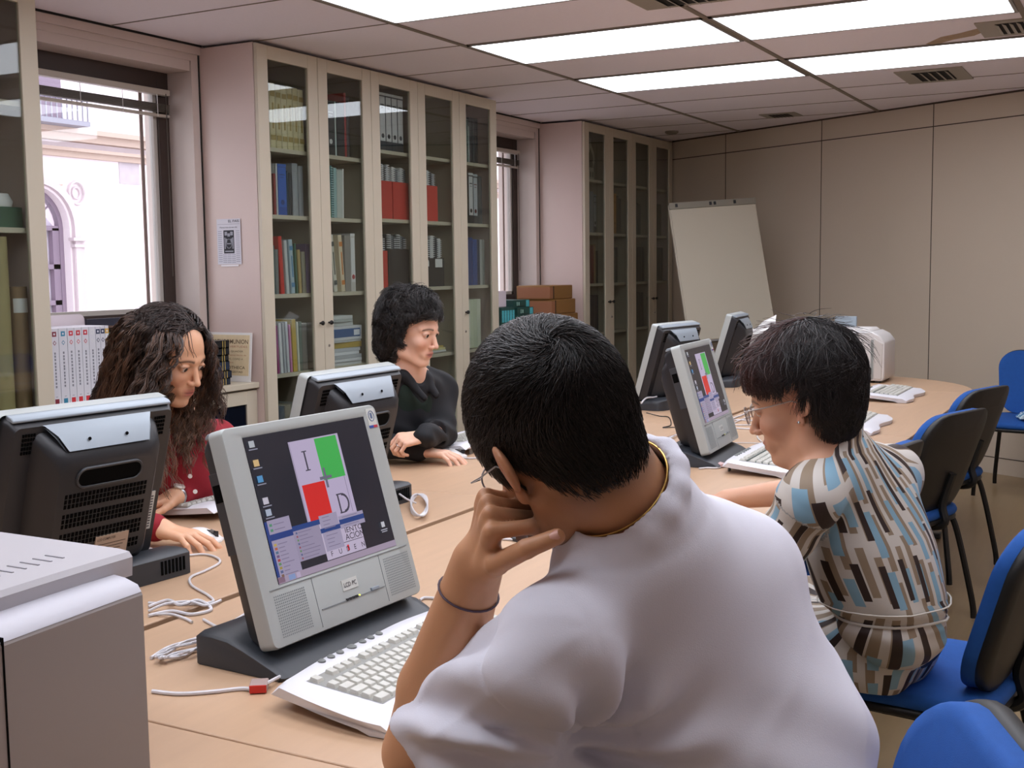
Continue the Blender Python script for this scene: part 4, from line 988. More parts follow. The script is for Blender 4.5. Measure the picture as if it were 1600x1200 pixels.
# local (u,v): u=+y world, v=+x world when rz=0 -> mirror-free: rotate by 90 then flip: handled by building with v negative
def flip(o):
    for ch in o.children:
        for v in ch.data.vertices: v.co = (v.co.x, -v.co.y, v.co.z)
        ch.data.flip_normals()
kb0 = make_keyboard(True); flip(kb0)
kb1 = make_keyboard(False); flip(kb1)
def put(o, x, y, deg, l):
    o.location = (x, y, .7405); o.rotation_euler = (0, 0, math.radians(90+deg)); tag(o, l, 'keyboard', 'white curved keyboards')
put(kb0, -1.170, 1.580, 0, 'white curved keyboard with grey keys in front of the man')
put(kb1, -1.215, 3.83, 2, 'white curved keyboard beside the chin of the woman in glasses')
for x, y, a, l in ((-1.20, 4.88, 2, 'white curved keyboard partly hidden behind the neck of the woman in glasses'),
                   (-1.265, 6.05, 0, 'farthest white curved keyboard, beside the far right printer'),
                   (-2.165, 2.57, 181, 'white keyboard under the red sleeve of the curly haired woman'),
                   (-2.12, 3.80, 182, 'white keyboard behind the mouse hand of the woman in black')):
    k = copy_tree(kb1); put(k, x, y, a, l)
# the four keyboard cable ends, mice
def mouse(x, y, rz, l):
    t = empty('computer_mouse', (x, y, .7405), math.radians(rz), l, 'mouse')
    m = MB(); R_ = []
    for k in range(11):
        s = k/10; xx = -.058+.116*s; wd = .031*(1-abs(2*s-1)**3.2)**.5+.001*1; hh = .034*math.sin(math.pi*min(1, (.12+.88*s)))**.8*(.72+.28*(1-s)) if k not in (0, 10) else .006
        R_.append([(xx, wd*math.cos(a), max(.0, hh*math.sin(a))) if math.sin(a) > 0 else (xx, wd*.95*math.cos(a), .0) for a in [2*math.pi*q/16 for q in range(16)]])
    m.loft(R_); m.build('shell', M_white, t, ang=60)
    m = MB(); m.box(.012, .05, -.0008, .0008, .012, .0265); m.build('button_split', M_char, t, smooth=False)
    m = MB(); m.tube([(.026, 0, .026+.0), (.036, 0, .0235)], .004, 8); m.build('scroll_wheel', mat('foot_grey', '#6d6a66'), t)
    return t
mr = PZ(318, 833, .757); mouse(mr.x, mr.y, -2, 'white mouse under the hand of the woman in red')
mk = PZ(706, 706, .757); mouse(mk.x, mk.y, 8, 'white mouse under the hand of the woman in black')

# ------------------------------------------------------------------ cables
def cable(pts, l, r=.0028, z=.7435, m=None, name='cable', cat='cable', grp=None, n=10, smooth=True):
    q = []
    for p in pts:
        if len(p) == 2: q.append(PZ(p[0], p[1], z))
        else: q.append(PZ(p[0], p[1], z+p[2]))
    c = MB(); c.tube(bez(q, n), r, 7); return tag(c.build(name, m or M_cable), l, cat, grp)
cable([(232, 856), (275, 868), (318, 866), (340, 872), (342, 880), (320, 892), (298, 902), (300, 915), (325, 930), (332, 940), (300, 944), (232, 942)], 'white cable looping on the desk right of the dark base behind the left monitor')
cable([(335, 838, .004), (350, 841), (372, 842), (385, 846)], 'short white mouse cable of the woman in red')
cable([(238, 1080), (280, 1084), (330, 1081), (378, 1076), (400, 1078, .003)], 'white cable running to the red plug on the desk', r=.0035)
t_ = empty('cable_plug', PZ(405, 1078, .741), .6, 'grey plug with a red end left of the near keyboard', 'plug')
MB().box(-.014, .014, -.016, .016, 0, .014).build('housing', mat('plug_grey', '#a8928c', .4), t_, bevel=.002)
MB().box(-.013, .013, -.0175, -.012, .001, .013).build('red_end', mat('plug_red', '#cc2a22', .4), t_, smooth=False)
cable([(416, 1068, .008), (440, 1056, .005), (470, 1045), (498, 1036), (520, 1030)], 'white cable from the red plug towards the keyboard', r=.003)
# coil left of the base
cable([(236, 1028), (262, 1012), (300, 1000), (340, 985), (395, 952)], 'white cable leaving the bundle behind the near computer', r=.0032)
q = []
for k in range(64):
    a = k/63*math.pi*2*4; u = (math.cos(a)); v = math.sin(a)*(.8+.25*math.sin(k*.7))
    q.append(PZ(292+44*u+6*math.sin(k*1.3), 1012-14*u+9*v, .745+.004*(k % 5)/2))
c = MB(); c.tube(bez(q, 4), .0026, 6); tag(c.build('cable_bundle', M_cable), 'tied white cable bundle left of the near computer base', 'cable')
c = MB(); p = PZ(335, 1003, .75); c.tube([p+Vector((0, .012*math.cos(a), .009*math.sin(a))) for a in [2*math.pi*k/12 for k in range(12)]], .003, 6, closed=True); tag(c.build('cable_tie', M_white), 'white tie around the cable bundle left of the near computer', 'cable tie')
cable([(318, 968), (352, 985), (372, 978), (362, 970)], 'small white cable loop behind the near computer')
cable([(232, 948), (262, 938, .006), (282, 945, .01), (310, 938, .006), (330, 952), (300, 960), (268, 955), (232, 962)], 'tangled white cable over the gap between the desks, right of the pale printer', r=.0035)
cable([(232, 955), (258, 944, .008), (296, 940, .010), (322, 946, .004), (345, 938, .002)], 'second white cable over the gap between the desks', r=.003)
cable([(245, 960), (268, 960, .003), (288, 966, .0), (300, 972, .0)], 'short white cable end lying over the desk gap')
# coiled cable near the second base
q = []
for k in range(50):
    a = k/49*math.pi*2*5; ph = k*.45
    q.append(PZ(655+13*math.cos(a), 789+17*math.sin(a+.3*math.sin(ph)), .746+.010*(.5+.5*math.sin(ph))))
c = MB(); c.tube(bez(q, 4), .0026, 6); tag(c.build('cable_bundle', M_cable), 'small white coiled cable right of the base of the middle rear monitor', 'cable')
cable([(624, 772, .03), (636, 780, .02), (650, 786, .006)], 'white cable from the base of the middle rear monitor')
cable([(718, 715), (738, 716), (760, 714)], 'white mouse cable of the woman in black')
# around the right hand computers
cable([(1092, 732), (1105, 731), (1125, 730), (1140, 718), (1158, 706), (1172, 703)], 'white cable from the base of the right computer to the keyboard')
t_ = empty('cable_plug', PZ(1124, 728, .742), .8, 'pale pink plug beside the base of the right computer', 'plug')
MB().box(-.012, .012, -.03, .03, 0, .012).build('housing', mat('plug_pink', '#d8b6b4', .4), t_, bevel=.002)
cable([(1138, 692), (1170, 692), (1195, 693)], 'thin white cable behind the right computer base', r=.002)
cable([(1144, 662), (1160, 655), (1178, 650), (1184, 655), (1200, 656)], 'white cable on the desk right of the lit screen')
cable([(1142, 668), (1165, 670), (1205, 670)], 'white cable running behind the glasses of the woman', r=.003)
cable([(1205, 663), (1150, 664), (1146, 660), (1150, 656), (1205, 659)], 'white cable doubled back right of the lit screen', r=.003)
cable([(1142, 655), (1165, 646, .003), (1182, 637, .006), (1190, 640)], 'white cable over the desk gap beyond the lit screen', r=.0035)
cable([(1183, 677), (1184, 684), (1190, 690)], 'short white cable end near the chin of the woman in glasses')
cable([(1012, 696), (1028, 690, .004), (1045, 684, .006), (1062, 678, .004), (1075, 676)], 'white cable over the desk gap behind the right computer base', r=.0035)
cable([(1020, 704), (1035, 692, .008), (1052, 682, .004)], 'second white cable crossing the gap beside the right computer base', r=.0035)
cable([(1002, 630, .05), (1010, 622, .06), (1025, 620, .055), (1040, 612, .05), (1046, 604, .06)], 'white cable behind the rear monitor beyond the man', r=.004)
cable([(1010, 645, .01), (1030, 650), (1045, 652), (1048, 664), (1036, 668), (1060, 668), (1078, 674)], 'thin black cable on the desk behind the right computer', r=.0022, m=M_black)
cable([(1150, 596), (1160, 592, .01), (1170, 600)], 'white cable below the farthest monitor', r=.004)
cable([(1350, 598), (1358, 588, .03), (1372, 592, .01)], 'white cable between the far printer and the farthest keyboard', r=.003)
cable([(1338, 622), (1346, 614, .004), (1362, 613)], 'white cable end left of the farthest keyboard', r=.003)
cable([(656, 938), (664, 934), (690, 936)], 'white cable end right of the near computer', r=.003)
cable([(780, 842), (800, 843), (822, 846)], 'white cable on the desk behind the chin of the man', r=.003)
c_ = MB(); c_.lathe([(0, 0), (.03, 0), (.03, .008), (.0, .010)], n=16); p = PZ(817, 843, .7405); tag(c_.build('cable_puck', M_char2, loc=p), 'small dark round thing on the desk behind the man\'s fingers', 'puck')

# ------------------------------------------------------------------ printers
M_pr = mat('printer_grey', '#aca9ad', .45, noise=.015, nscale=4); M_prl = mat('printer_pale', '#b9b8c0', .45); M_prs = mat('printer_side', '#8a827f', .5, noise=.015, nscale=3)
t = empty('laser_printer', (-1.16, .71, .7405), 0, 'big pale grey laser printer at the bottom left corner', 'printer')
m = MB()    # front panel (towards +x), y from .22 to .40 is what shows
def bow(y): return .010*math.cos((y-.15)/.26*math.pi/2)
ys = [-.06+.02*i for i in range(24)]; yl = ys[-1]
rings = []
for y in ys:
    zt = .238+.012*math.sin(max(0, min(1, (y+.06)/.46))*math.pi/2) if y < 9 else 0
    rings.append([(-.40, y, 0), (bow(y), y, 0), (bow(y), y, zt-.012), (bow(y)-.006, y, zt-.002), (-.03, y, zt+.006), (-.05, y, zt+.008), (-.40, y, zt+.008)])
m.loft(rings); lower = m.build('lower_body', M_prs, t, bevel=0, ang=30)
m = MB()
for a, b_ in ((0, 1),):
    rings = []
    for y in ys:
        zt = .238+.012*math.sin(max(0, min(1, (y+.06)/.46))*math.pi/2)
        rings.append([(bow(y)-.0015, y, zt-.008), (bow(y)-.008, y, zt+.001), (-.03, y, zt+.0075), (-.05, y, zt+.0095), (-.05, y, zt), (-.02, y, zt-.01)])
    m.loft(rings)
m.build('top_ledge', M_prl, lower, ang=50)
m = MB(); rings = []
for y in ys+[yl+.034]:
    zt = .238+.012*math.sin(max(0, min(1, (y+.06)/.46))*math.pi/2)
    rings.append([(-.42, y, zt+.0), (-.052+.35*bow(y), y, zt), (-.050+.35*bow(y), y, zt+.026), (-.056+.35*bow(y), y, zt+.033), (-.075, y, zt+.035), (-.42, y, zt+.035)])
m.loft(rings); up_ = m.build('top_cover', M_pr, t, ang=30)
m = MB()
def tt(y): return .238+.012*math.sin(max(0, min(1, (y+.06)/.46))*math.pi/2)+.0352
m.add([(-.33, -.05, tt(-.05)-.0), (-.14, -.05, tt(-.05)), (-.20, .29, tt(.29)), (-.33, .29, tt(.29))], [(0, 1, 2, 3)]); m.build('output_tray', mat('tray_shadow', '#9a99a6', .5), up_, smooth=False)
m = MB()
for k in range(13):
    y = .12+.02*k; m.box(-.135, -.10, y, y+.003, tt(y)-.001, tt(y)+.0009)
m.build('vent_ribs', mat('rib_grey', '#8e8c92', .5), up_, smooth=False)
m = MB(); m.box(-.40, -.10, .401, .404, .06, .20); m.box(-.15, -.06, .396, .408, .252, .262); m.build('side_detail', M_pr, t, bevel=.002)
m = MB(); m.box(-.06, .0112, .1745, .1765, .0, .245); m.build('panel_gap', M_vent, lower, smooth=False)

def small_printer(x0, x1, y0, y1, h, l, paper=False, rot=0):
    cx, cy = (x0+x1)/2, (y0+y1)/2; w, d = (x1-x0)/2, (y1-y0)/2
    t = empty('laser_printer', (cx, cy, .7405), rot, l, 'printer')
    Mw = mat('printer_white', '#d5d3d2', .4)
    prof = [(-w, .012), (w-.008, .012), (w, .03), (w, h*.80), (w-.03, h*.93), (w-.07, h), (-w+.05, h), (-w, h*.9)]
    m = MB(); m.prism(prof, 'y', -d, d); body = m.build('body', Mw, t, bevel=.006)
    m = MB(); m.prism([(w-.06, .02), (w-.012, .02), (w-.008, h*.78), (w-.06, h*.90)], 'y', -d-.004, d+.004); m.build('side_cover', mat('printer_pale2', '#c6c2be', .4), t, bevel=.006)
    m = MB(); m.prism([(-w+.02, h), (w-.08, h), (w-.10, h+.016), (-w+.05, h+.016)], 'y', -d+.02, d-.02); m.build('top_cover', mat('printer_top', '#efedec', .35), t, bevel=.004)
    m = MB()
    for k in range(9):
        for z0 in (.52, .16): m.box(-w*.25, w*.35, -d-.0012, -d+.001, h*z0+.006*k, h*z0+.006*k+.003)
    m.build('vent_slots', mat('vent_grey', '#8f9492', .6), body, smooth=False)
    m = MB(); m.box(-w+.02, w-.07, -d-.001, -d+.001, .02, .03); m.box(w-.075, w-.06, -d-.001, -d+.001, .02, h*.85); m.build('seam', mat('vent_grey', '#8f9492'), body, smooth=False)
    m = MB(); m.box(w-.10, w-.07, -d-.006, -d, .05, .085); m.build('socket', M_char, t, smooth=False)
    m = MB(); m.tube(bez([(w-.085, -d-.004, .068), (w-.12, -d-.03, .06), (-w*.2, -d-.035, .045), (-w, -d-.03, .035)], 6), .006, 7); m.build('power_cable', M_cable, t)
    for sx in (-1, 1):
        m = MB(); m.box(sx*(w-.04)-.012, sx*(w-.04)+.012, -d+.02, d-.02, 0, .014); m.build('foot', M_char, t, smooth=False)
    if paper:
        m = MB(); m.add([(-w*.2, -.05, h+.016), (w*.5, -.04, h+.02), (w*.4, .05, h+.10), (-w*.1, .06, h+.06), (-w*.2, -.05, h+.014), (w*.5, -.04, h+.018), (w*.4, .05, h+.098), (-w*.1, .06, h+.058)], [(0, 1, 2, 3), (7, 6, 5, 4), (0, 4, 5, 1), (1, 5, 6, 2), (2, 6, 7, 3), (3, 7, 4, 0)])
        m.build('paper_sheet', M_white, t, smooth=False)
    else:
        m = MB(); m.box(-w*.9, -w*.2, d-.03, d-.01, h+.01, h+.075); m.build('paper_support', mat('grey_flap', '#8f9aa2', .4), t, bevel=.003)
    return t
small_printer(-1.66, -1.30, 6.74, 7.05, .285, 'white laser printer at the far right end of the table beside the farthest keyboard')
small_printer(-2.19, -1.86, 6.74, 6.985, .27, 'white laser printer partly hidden behind the reddish hair, left of the other', True)

# ------------------------------------------------------------------ flip chart by the far corner
TL, TR = P(1043, 322, 8.75), P(1178, 313, 9.0)
_t0, _t1 = 7.5, 10.0
for _ in range(40):
    _m = (_t0+_t1)/2
    if (P(1071, 512, _m)-TL).dot(TR-TL) > 0: _t1 = _m
    else: _t0 = _m
BL = P(1071, 512, _m); BR = BL+(TR-TL)
t = empty('flip_chart', (0, 0, 0), 0, 'white flip chart board leaning in front of the far corner bookcase', 'flip chart')
u = (TR-TL).normalized(); v_ = ((BL+BR)/2-(TL+TR)/2); v_ = (v_-u*v_.dot(u)).normalized(); nn = u.cross(v_)
if nn.dot(Vector((0, -1, 0))) < 0: nn = -nn
w = (TR-TL).length; h = 1.02
ctr = TL
t.location = (TL.x, TL.y, 0)
off = Vector((TL.x, TL.y, 0))
def fp(a, b_, c): return TL+u*(a*w)+v_*(b_*h)+nn*c-off
m = MB(); m.add([fp(a, b_, c) for c in (0, .02) for a, b_ in ((0, 0), (1, 0), (1.0, 1), (-.0, 1))], [(3, 2, 1, 0), (4, 5, 6, 7), (0, 1, 5, 4), (1, 2, 6, 5), (2, 3, 7, 6), (3, 0, 4, 7)])
brd = m.build('board', mat('board_white', '#b6ae9c', .45), t, bevel=.003)
m = MB(); m.add([fp(a, b_, c) for c in (.0205, .026) for a, b_ in ((.012, .035), (.985, .035), (1.0, .985), (.015, .985))], [(3, 2, 1, 0), (4, 5, 6, 7), (0, 1, 5, 4), (1, 2, 6, 5), (2, 3, 7, 6), (3, 0, 4, 7)]); m.build('paper_pad', mat('pad_paper', '#bdb5a3', .8), t, smooth=False)
m = MB(); m.add([fp(a, b_, c) for c in (.02, .034) for a, b_ in ((.0, -.012), (1.0, -.012), (1.0, .034), (.0, .034))], [(3, 2, 1, 0), (4, 5, 6, 7), (0, 1, 5, 4), (1, 2, 6, 5), (2, 3, 7, 6), (3, 0, 4, 7)]); cl_ = m.build('clamp_bar', mat('clamp', '#8e897c', .4, metal=.3), t, bevel=.002)
m = MB()
for a in (.47, .52, .08, .75):
    m.add([fp(a+da, b_, c) for c in (.034, .042) for da, b_ in ((-.012, .0), (.012, .0), (.012, .022), (-.012, .022))], [(3, 2, 1, 0), (4, 5, 6, 7), (0, 1, 5, 4), (1, 2, 6, 5), (2, 3, 7, 6), (3, 0, 4, 7)])
m.build('clamp_knob', M_char, cl_, smooth=False)
for i, (a, ex) in enumerate(((.08, (-.03, -.12)), (.92, (.05, -.12)), (.5, (.12, .28)))):
    p0 = fp(a, .05, -.012); p1 = fp(a, .95, -.012); foot = Vector((p1.x+ex[0], p1.y+ex[1], .0))
    if i == 2: pts = [p0, Vector((foot.x, foot.y, .012))]
    else: pts = [p0, p1, Vector((foot.x, foot.y, .012))]
    m = MB(); m.tube(pts, .012, 8); m.build('leg', mat('leg_metal', '#8f8f8f', .3, metal=.8), t)
m = MB(); m.add([fp(a, b_, c) for c in (.02, .08) for a, b_ in ((.05, 1.0), (.97, 1.0), (.97, 1.012), (.05, 1.012))], [(3, 2, 1, 0), (4, 5, 6, 7), (0, 1, 5, 4), (1, 2, 6, 5), (2, 3, 7, 6), (3, 0, 4, 7)]); m.build('pen_tray', mat('leg_metal', '#8f8f8f'), t, smooth=False)

# ------------------------------------------------------------------ chairs
M_blue = mat('blue_fabric', '#15519e', .85, noise=.12, nscale=60, bump=.3, bscale=900)
M_shell = mat('black_shell', '#141414', .5)
def make_chair():
    t = empty('office_chair')
    def pad(w, d, th, z0, curve, name, m, top=True):
        R_ = []
        return R_
    # seat: local front = +x, origin on the floor below the seat centre
    def slab(outline, z0, z1, rr, curve, m, name, parent, dish=0):
        mb = MB(); n = len(outline); cx = sum(p[0] for p in outline)/n
        levels = [(z0, -rr), (z0+rr*.5, -rr*.2), (z0+rr, 0), (z1-rr, 0), (z1-rr*.4, -rr*.25), (z1, -rr)]
        rings = []
        for z, ins in levels:
            rings.append([(x*(1+ins/.22), y*(1+ins/.22), z+curve(x, y)) for x, y in outline])
        for f in (.75, .5, .25): rings.append([(x*f, y*f, z1+curve(x*f, y*f)+dish*(1-f)) for x, y in outline])
        mb.loft(rings); return mb.build(name, m, parent, ang=60)
    so = [(x, y) for x, y in rrect(.44, .46, .13, 7)]
    cs = lambda x, y: -.018*max(0, x/.22)**2-.0*abs(y)
    slab(so, .435, .475, .016, cs, M_blue, 'seat_pad', t, .004)
    slab([(x*.985, y*.985) for x, y in so], .418, .440, .008, cs, M_shell, 'seat_shell', t)
    # backrest: built flat in (y,z) then bent backwards
    def bo(s=1.0): return [(y*s*(1.0+.10*(z/.18)), z*s) for y, z in rrect(.44, .385, .11, 8)]
    def bp(y, z, dxx): return (-.245-.33*(z+.0)-.10*(z if z > 0 else 0)**1.0*0+.55*y*y+dxx, y, .665+z*1.0)
    def back(x0, x1, s, m, name, bulge):
        mb = MB(); rings = []
        for f, dx in ((.55, x0-.004*bulge), (.9, x0-.002*bulge), (.985, x0), (1.0, x0+.006), (1.0, x1-.008), (.985, x1), (.9, x1+.003), (.55, x1+.006)):
            rings.append([bp(y, z, dx) for y, z in [(a*f*s, b_*f*s) for a, b_ in bo()]])
        mb.loft(rings); return mb.build(name, m, t, ang=60)
    back(.0, .036, .985, M_blue, 'backrest_pad', 1)
    back(-.022, .004, 1.0, M_shell, 'backrest_shell', 1)
    m = MB(); m.tube(bez([(-.02, 0, .41), (-.17, 0, .405), (-.235, 0, .43), (-.225, 0, .50), (-.262, 0, .62)], 6), .016, 8); m.build('back_support', M_shell, t)
    for s in (-1, 1):
        m = MB(); m.tube(bez([(.05, s*.18, .412), (.17, s*.20, .408), (.215, s*.215, .38), (.235, s*.235, .10), (.24, s*.24, .012)], 8), .0125, 8); m.build('leg', M_black, t)
        m = MB(); m.tube(bez([(-.05, s*.18, .412), (-.14, s*.19, .408), (-.18, s*.20, .38), (-.235, s*.235, .10), (-.245, s*.24, .012)], 8), .0125, 8); m.build('leg', M_black, t)
        m = MB(); m.tube([(.05, s*.18, .412), (-.05, s*.18, .412)], .0125, 8); m.build('side_rail', M_black, t)
    for x in (.08, -.08):
        m = MB(); m.tube([(x, -.19, .410), (x, .19, .410)], .010, 8); m.build('cross_rail', M_black, t)
    for k in (-1, 1):
        m = MB(); m.lathe([(0, 0), (.018, 0), (.018, .012), (0, .016)], (.02, k*.15, .394), 10); m.build('fixing_knob', M_black, t)
    return t
ch = make_chair()
CH = [(-.47, 1.36, 160, 'blue office chair at the bottom right, its back behind the man in white', (.235,)),]
chairs = [(-.385, 1.29, 203, 'blue office chair under the man in white, only its back top showing at the bottom'),
          (-.455, 2.82, 172, 'blue office chair the woman in the patterned blouse sits on'),
          (-.95, 3.72, 170, 'blue office chair pushed under the table, small top corner behind the patterned blouse'),
          (-.885, 4.70, 162, 'blue office chair with black shell at the table, nearest empty one right of the blouse'),
          (-.90, 5.62, 163, 'blue office chair with black shell, farthest of those at the table edge'),
          (-.64, 7.68, 262, 'blue office chair standing alone by the far wall, patterned cloth on its seat'),
          (-2.62, 5.55, 0, 'blue office chair on the window side behind the rear monitor'),
          (-2.66, 2.36, 0, 'blue office chair under the woman in red'),
          (-2.56, 3.74, -14, 'blue office chair under the woman in black')]
for i, (x, y, a, l) in enumerate(chairs):
    o = ch if i == 0 else copy_tree(ch); o.location = (x, y, 0); o.rotation_euler = (0, 0, math.radians(a)); tag(o, l, 'chair', 'blue office chairs')
# folded cloth on the lone chair
m = MB(); q = []
for k in range(9):
    a = k/8; q.append([( .02+.10*math.cos(math.pi*2*j/10)*(1-.35*abs(2*a-1)), -.12+.24*a, .0+max(0, .035*math.sin(math.pi*2*j/10))+.004*math.sin(k*2+j)) for j in range(10)])
m.loft(q)
clm = mat('check_cloth', '#8fbcd4', .9); nt = clm.node_tree; ck = nt.nodes.new('ShaderNodeTexChecker'); ck.inputs['Scale'].default_value = 40; ck.inputs[1].default_value = srgb('#cfe2ea')+(1,); ck.inputs[2].default_value = srgb('#3f7fae')+(1,)
tc = nt.nodes.new('ShaderNodeTexCoord'); nt.links.new(tc.outputs['Object'], ck.inputs[0]); nt.links.new(ck.outputs[0], nt.nodes['Principled BSDF'].inputs['Base Color'])
tag(m.build('folded_cloth', clm, loc=(-.62, 7.62, .4835)), 'folded light blue checked cloth on the lone chair at the right edge', 'cloth')
# ------------------------------------------------------------------ organic surfaces: blended rounded shapes turned into one mesh
def V3(p): return np.array(p, float)
class Blend:
    """smooth union / subtraction of rounded cones and ellipsoids"""
    def __init__(s): s.p = []
    def cone(s, a, b, ra, rb, k=.012, op=1, M=None):
        a = Vector(a); b = Vector(b)
        if M: a = M @ a; b = M @ b
        s.p.append(('c', V3(a), V3(b), ra, rb, k, op)); return s
    def chain(s, pts, rs, k=.012, op=1, M=None):
        for i in range(len(pts)-1): s.cone(pts[i], pts[i+1], rs[i], rs[i+1], k, op, M)
        return s
    def ell(s, c, r, k=.012, op=1, M=None, R=None):
        c = Vector(c); Rm = (R.to_3x3() if R else Matrix.Identity(3))
        if M: c = M @ c; Rm = M.to_3x3() @ Rm
        s.p.append(('e', V3(c), V3(r), np.array(Rm), 0, k, op)); return s
    def plane(s, c, n, k=.004, op=-1):
        """removes everything on the n side of c"""
        n = Vector(n).normalized(); s.p.append(('h', V3(c), V3(n), 0, 0, k, op)); return s
    @staticmethod
    def d(pr, X):
        if pr[0] == 'c':
            a, b, ra, rb = pr[1:5]; ba = b-a; L2 = max(ba @ ba, 1e-12); pa = X-a
            t = np.clip(pa @ ba/L2, 0, 1); q = pa-t[:, None]*ba
            return np.sqrt((q*q).sum(1))-(ra+(rb-ra)*t)
        if pr[0] == 'e':
            c, r, R = pr[1:4]; q = (X-c) @ R
            k0 = np.sqrt(((q/r)**2).sum(1)); k1 = np.sqrt(((q/(r*r))**2).sum(1))
            return np.where(k1 > 1e-9, k0*(k0-1)/np.maximum(k1, 1e-9), -r.min())
        c, n = pr[1:3]; return -((X-c) @ n)
    def bounds(s):
        lo = np.full(3, 1e9); hi = -lo
        for p in s.p:
            if p[6] < 0: continue
            if p[0] == 'c':
                for q, r in ((p[1], p[3]), (p[2], p[4])): lo = np.minimum(lo, q-r); hi = np.maximum(hi, q+r)
            elif p[0] == 'e': r = np.sqrt((p[3]**2) @ (p[2]**2)); lo = np.minimum(lo, p[1]-r); hi = np.maximum(hi, p[1]+r)
        return lo-.02, hi+.02
    def ev(s, X, blk=None, rad=0, disp=None):
        """X (n,3); blk: (block index per point, block centres) for culling"""
        D = np.full(len(X), 1e3)
        for p in s.p:
            k = p[5]
            if blk is not None:
                bi, bc, n3 = blk
                near = Blend.d(p, bc) < rad+2.5*k+.012
                if not near.any(): continue
                idx = np.nonzero(np.repeat(near, n3))[0]
                dd = Blend.d(p, X[idx]); cur = D[idx]
            else: idx = slice(None); dd = Blend.d(p, X); cur = D
            if p[6] > 0:
                h = np.clip(.5+.5*(cur-dd)/k, 0, 1); D[idx] = cur*(1-h)+dd*h-k*h*(1-h)
            else:
                dd = -dd if p[0] != 'h' else -dd
                h = np.clip(.5-.5*(cur-dd)/k, 0, 1); D[idx] = cur*(1-h)+dd*h+k*h*(1-h)
        if disp is not None: D = D-disp(X)
        return D
    def mesh(s, vox=.003, B=8, disp=None, dmax=.012):
        lo, hi = s.bounds(); S = vox*B
        n = np.ceil((hi-lo)/S).astype(int)+1
        g = np.stack(np.meshgrid(*[np.arange(k) for k in n], indexing='ij'), -1).reshape(-1, 3)
        cen = lo+(g+.5)*S; rad = S*.87
        Dc = s.ev(cen); act = np.abs(Dc) < rad*1.25+dmax
        g = g[act]; cen = cen[act]; nb = len(g)
        c1 = np.arange(B+1); loc = np.stack(np.meshgrid(c1, c1, c1, indexing='ij'), -1).reshape(-1, 3); n3 = len(loc)
        out = np.empty((nb, n3)); CH = 400
        for i in range(0, nb, CH):
            gg = g[i:i+CH]; X = lo+((gg[:, None, :]*B+loc[None])*vox).reshape(-1, 3)
            out[i:i+CH] = s.ev(X, (None, cen[i:i+CH], n3), rad, disp).reshape(len(gg), n3)
        F = out.reshape(nb, B+1, B+1, B+1)
        corners = [(a, b, c) for a in (0, 1) for b in (0, 1) for c in (0, 1)]
        cv = np.stack([F[:, a:a+B, b:b+B, c:c+B] for a, b, c in corners], -1)     # nb,B,B,B,8
        neg = cv < 0; mixed = neg.any(-1) & ~neg.all(-1)
        bi, ci, cj, ck = np.nonzero(mixed); vals = cv[bi, ci, cj, ck]
        acc = np.zeros((len(bi), 3)); cnt = np.zeros(len(bi))
        co = np.array(corners, float)
        for e0 in range(8):
            for e1 in range(e0+1, 8):
                if abs(co[e0]-co[e1]).sum() != 1: continue
                v0, v1 = vals[:, e0], vals[:, e1]; cr = (v0 < 0) != (v1 < 0)
                t = np.where(cr, v0/np.where(cr, v0-v1, 1), 0)
                acc += np.where(cr[:, None], co[e0]+(co[e1]-co[e0])*t[:, None], 0); cnt += cr
        gc = g[bi]*B+np.stack([ci, cj, ck], 1)
        pos = lo+(gc+acc/cnt[:, None])*vox
        N = n*B+2; key = (gc[:, 0]*N[1]+gc[:, 1])*N[2]+gc[:, 2]
        order = np.argsort(key); ks = key[order]
        def find(c):
            kk = (c[:, 0]*N[1]+c[:, 1])*N[2]+c[:, 2]; p = np.searchsorted(ks, kk); p = np.minimum(p, len(ks)-1)
            return np.where(ks[p] == kk, order[p], -1)
        quads = []
        for ax in range(3):
            e = [0, 0, 0]; e[ax] = 1
            f0 = vals[:, 0]; f1 = vals[:, corners.index(tuple(e))]
            cr = (f0 < 0) != (f1 < 0); me_ = np.nonzero(cr)[0]; c = gc[me_]
            o1 = np.zeros(3, int); o2 = np.zeros(3, int); o1[(ax+1) % 3] = 1; o2[(ax+2) % 3] = 1
            q = np.stack([me_, find(c-o1), find(c-o1-o2), find(c-o2)], 1); ok = (q >= 0).all(1); q = q[ok]; fl = (f0[me_][ok] < 0)
            q[~fl] = q[~fl][:, ::-1]; quads.append(q)
        return pos, np.concatenate(quads)

def np_mesh(name, V, F, m, parent=None, tint=None, extra=None, smooth=True, loc0=None):
    V = np.asarray(V, float)
    if loc0 is not None: V = V-np.array(loc0)
    me = bpy.data.meshes.new(name); me.vertices.add(len(V)); me.vertices.foreach_set('co', V.ravel())
    F = np.asarray(F); k = F.shape[1]
    me.loops.add(F.size); me.loops.foreach_set('vertex_index', F.ravel()); me.polygons.add(len(F))
    me.polygons.foreach_set('loop_start', np.arange(0, F.size, k)); me.polygons.foreach_set('loop_total', np.full(len(F), k))
    if smooth: me.polygons.foreach_set('use_smooth', np.ones(len(F), bool))
    me.materials.append(m); me.update(calc_edges=True); me.validate()
    if tint is not None:
        a = me.color_attributes.new('tint', 'FLOAT_COLOR', 'POINT'); a.data.foreach_set('color', np.concatenate([tint, np.ones((len(V), 1))], 1).ravel())
    if extra is not None:
        a = me.attributes.new('cloth_uv', 'FLOAT_VECTOR', 'POINT'); a.data.foreach_set('vector', np.asarray(extra, float).ravel())
    o = bpy.data.objects.new(name, me); COL.objects.link(o)
    if parent: o.parent = parent
    return o
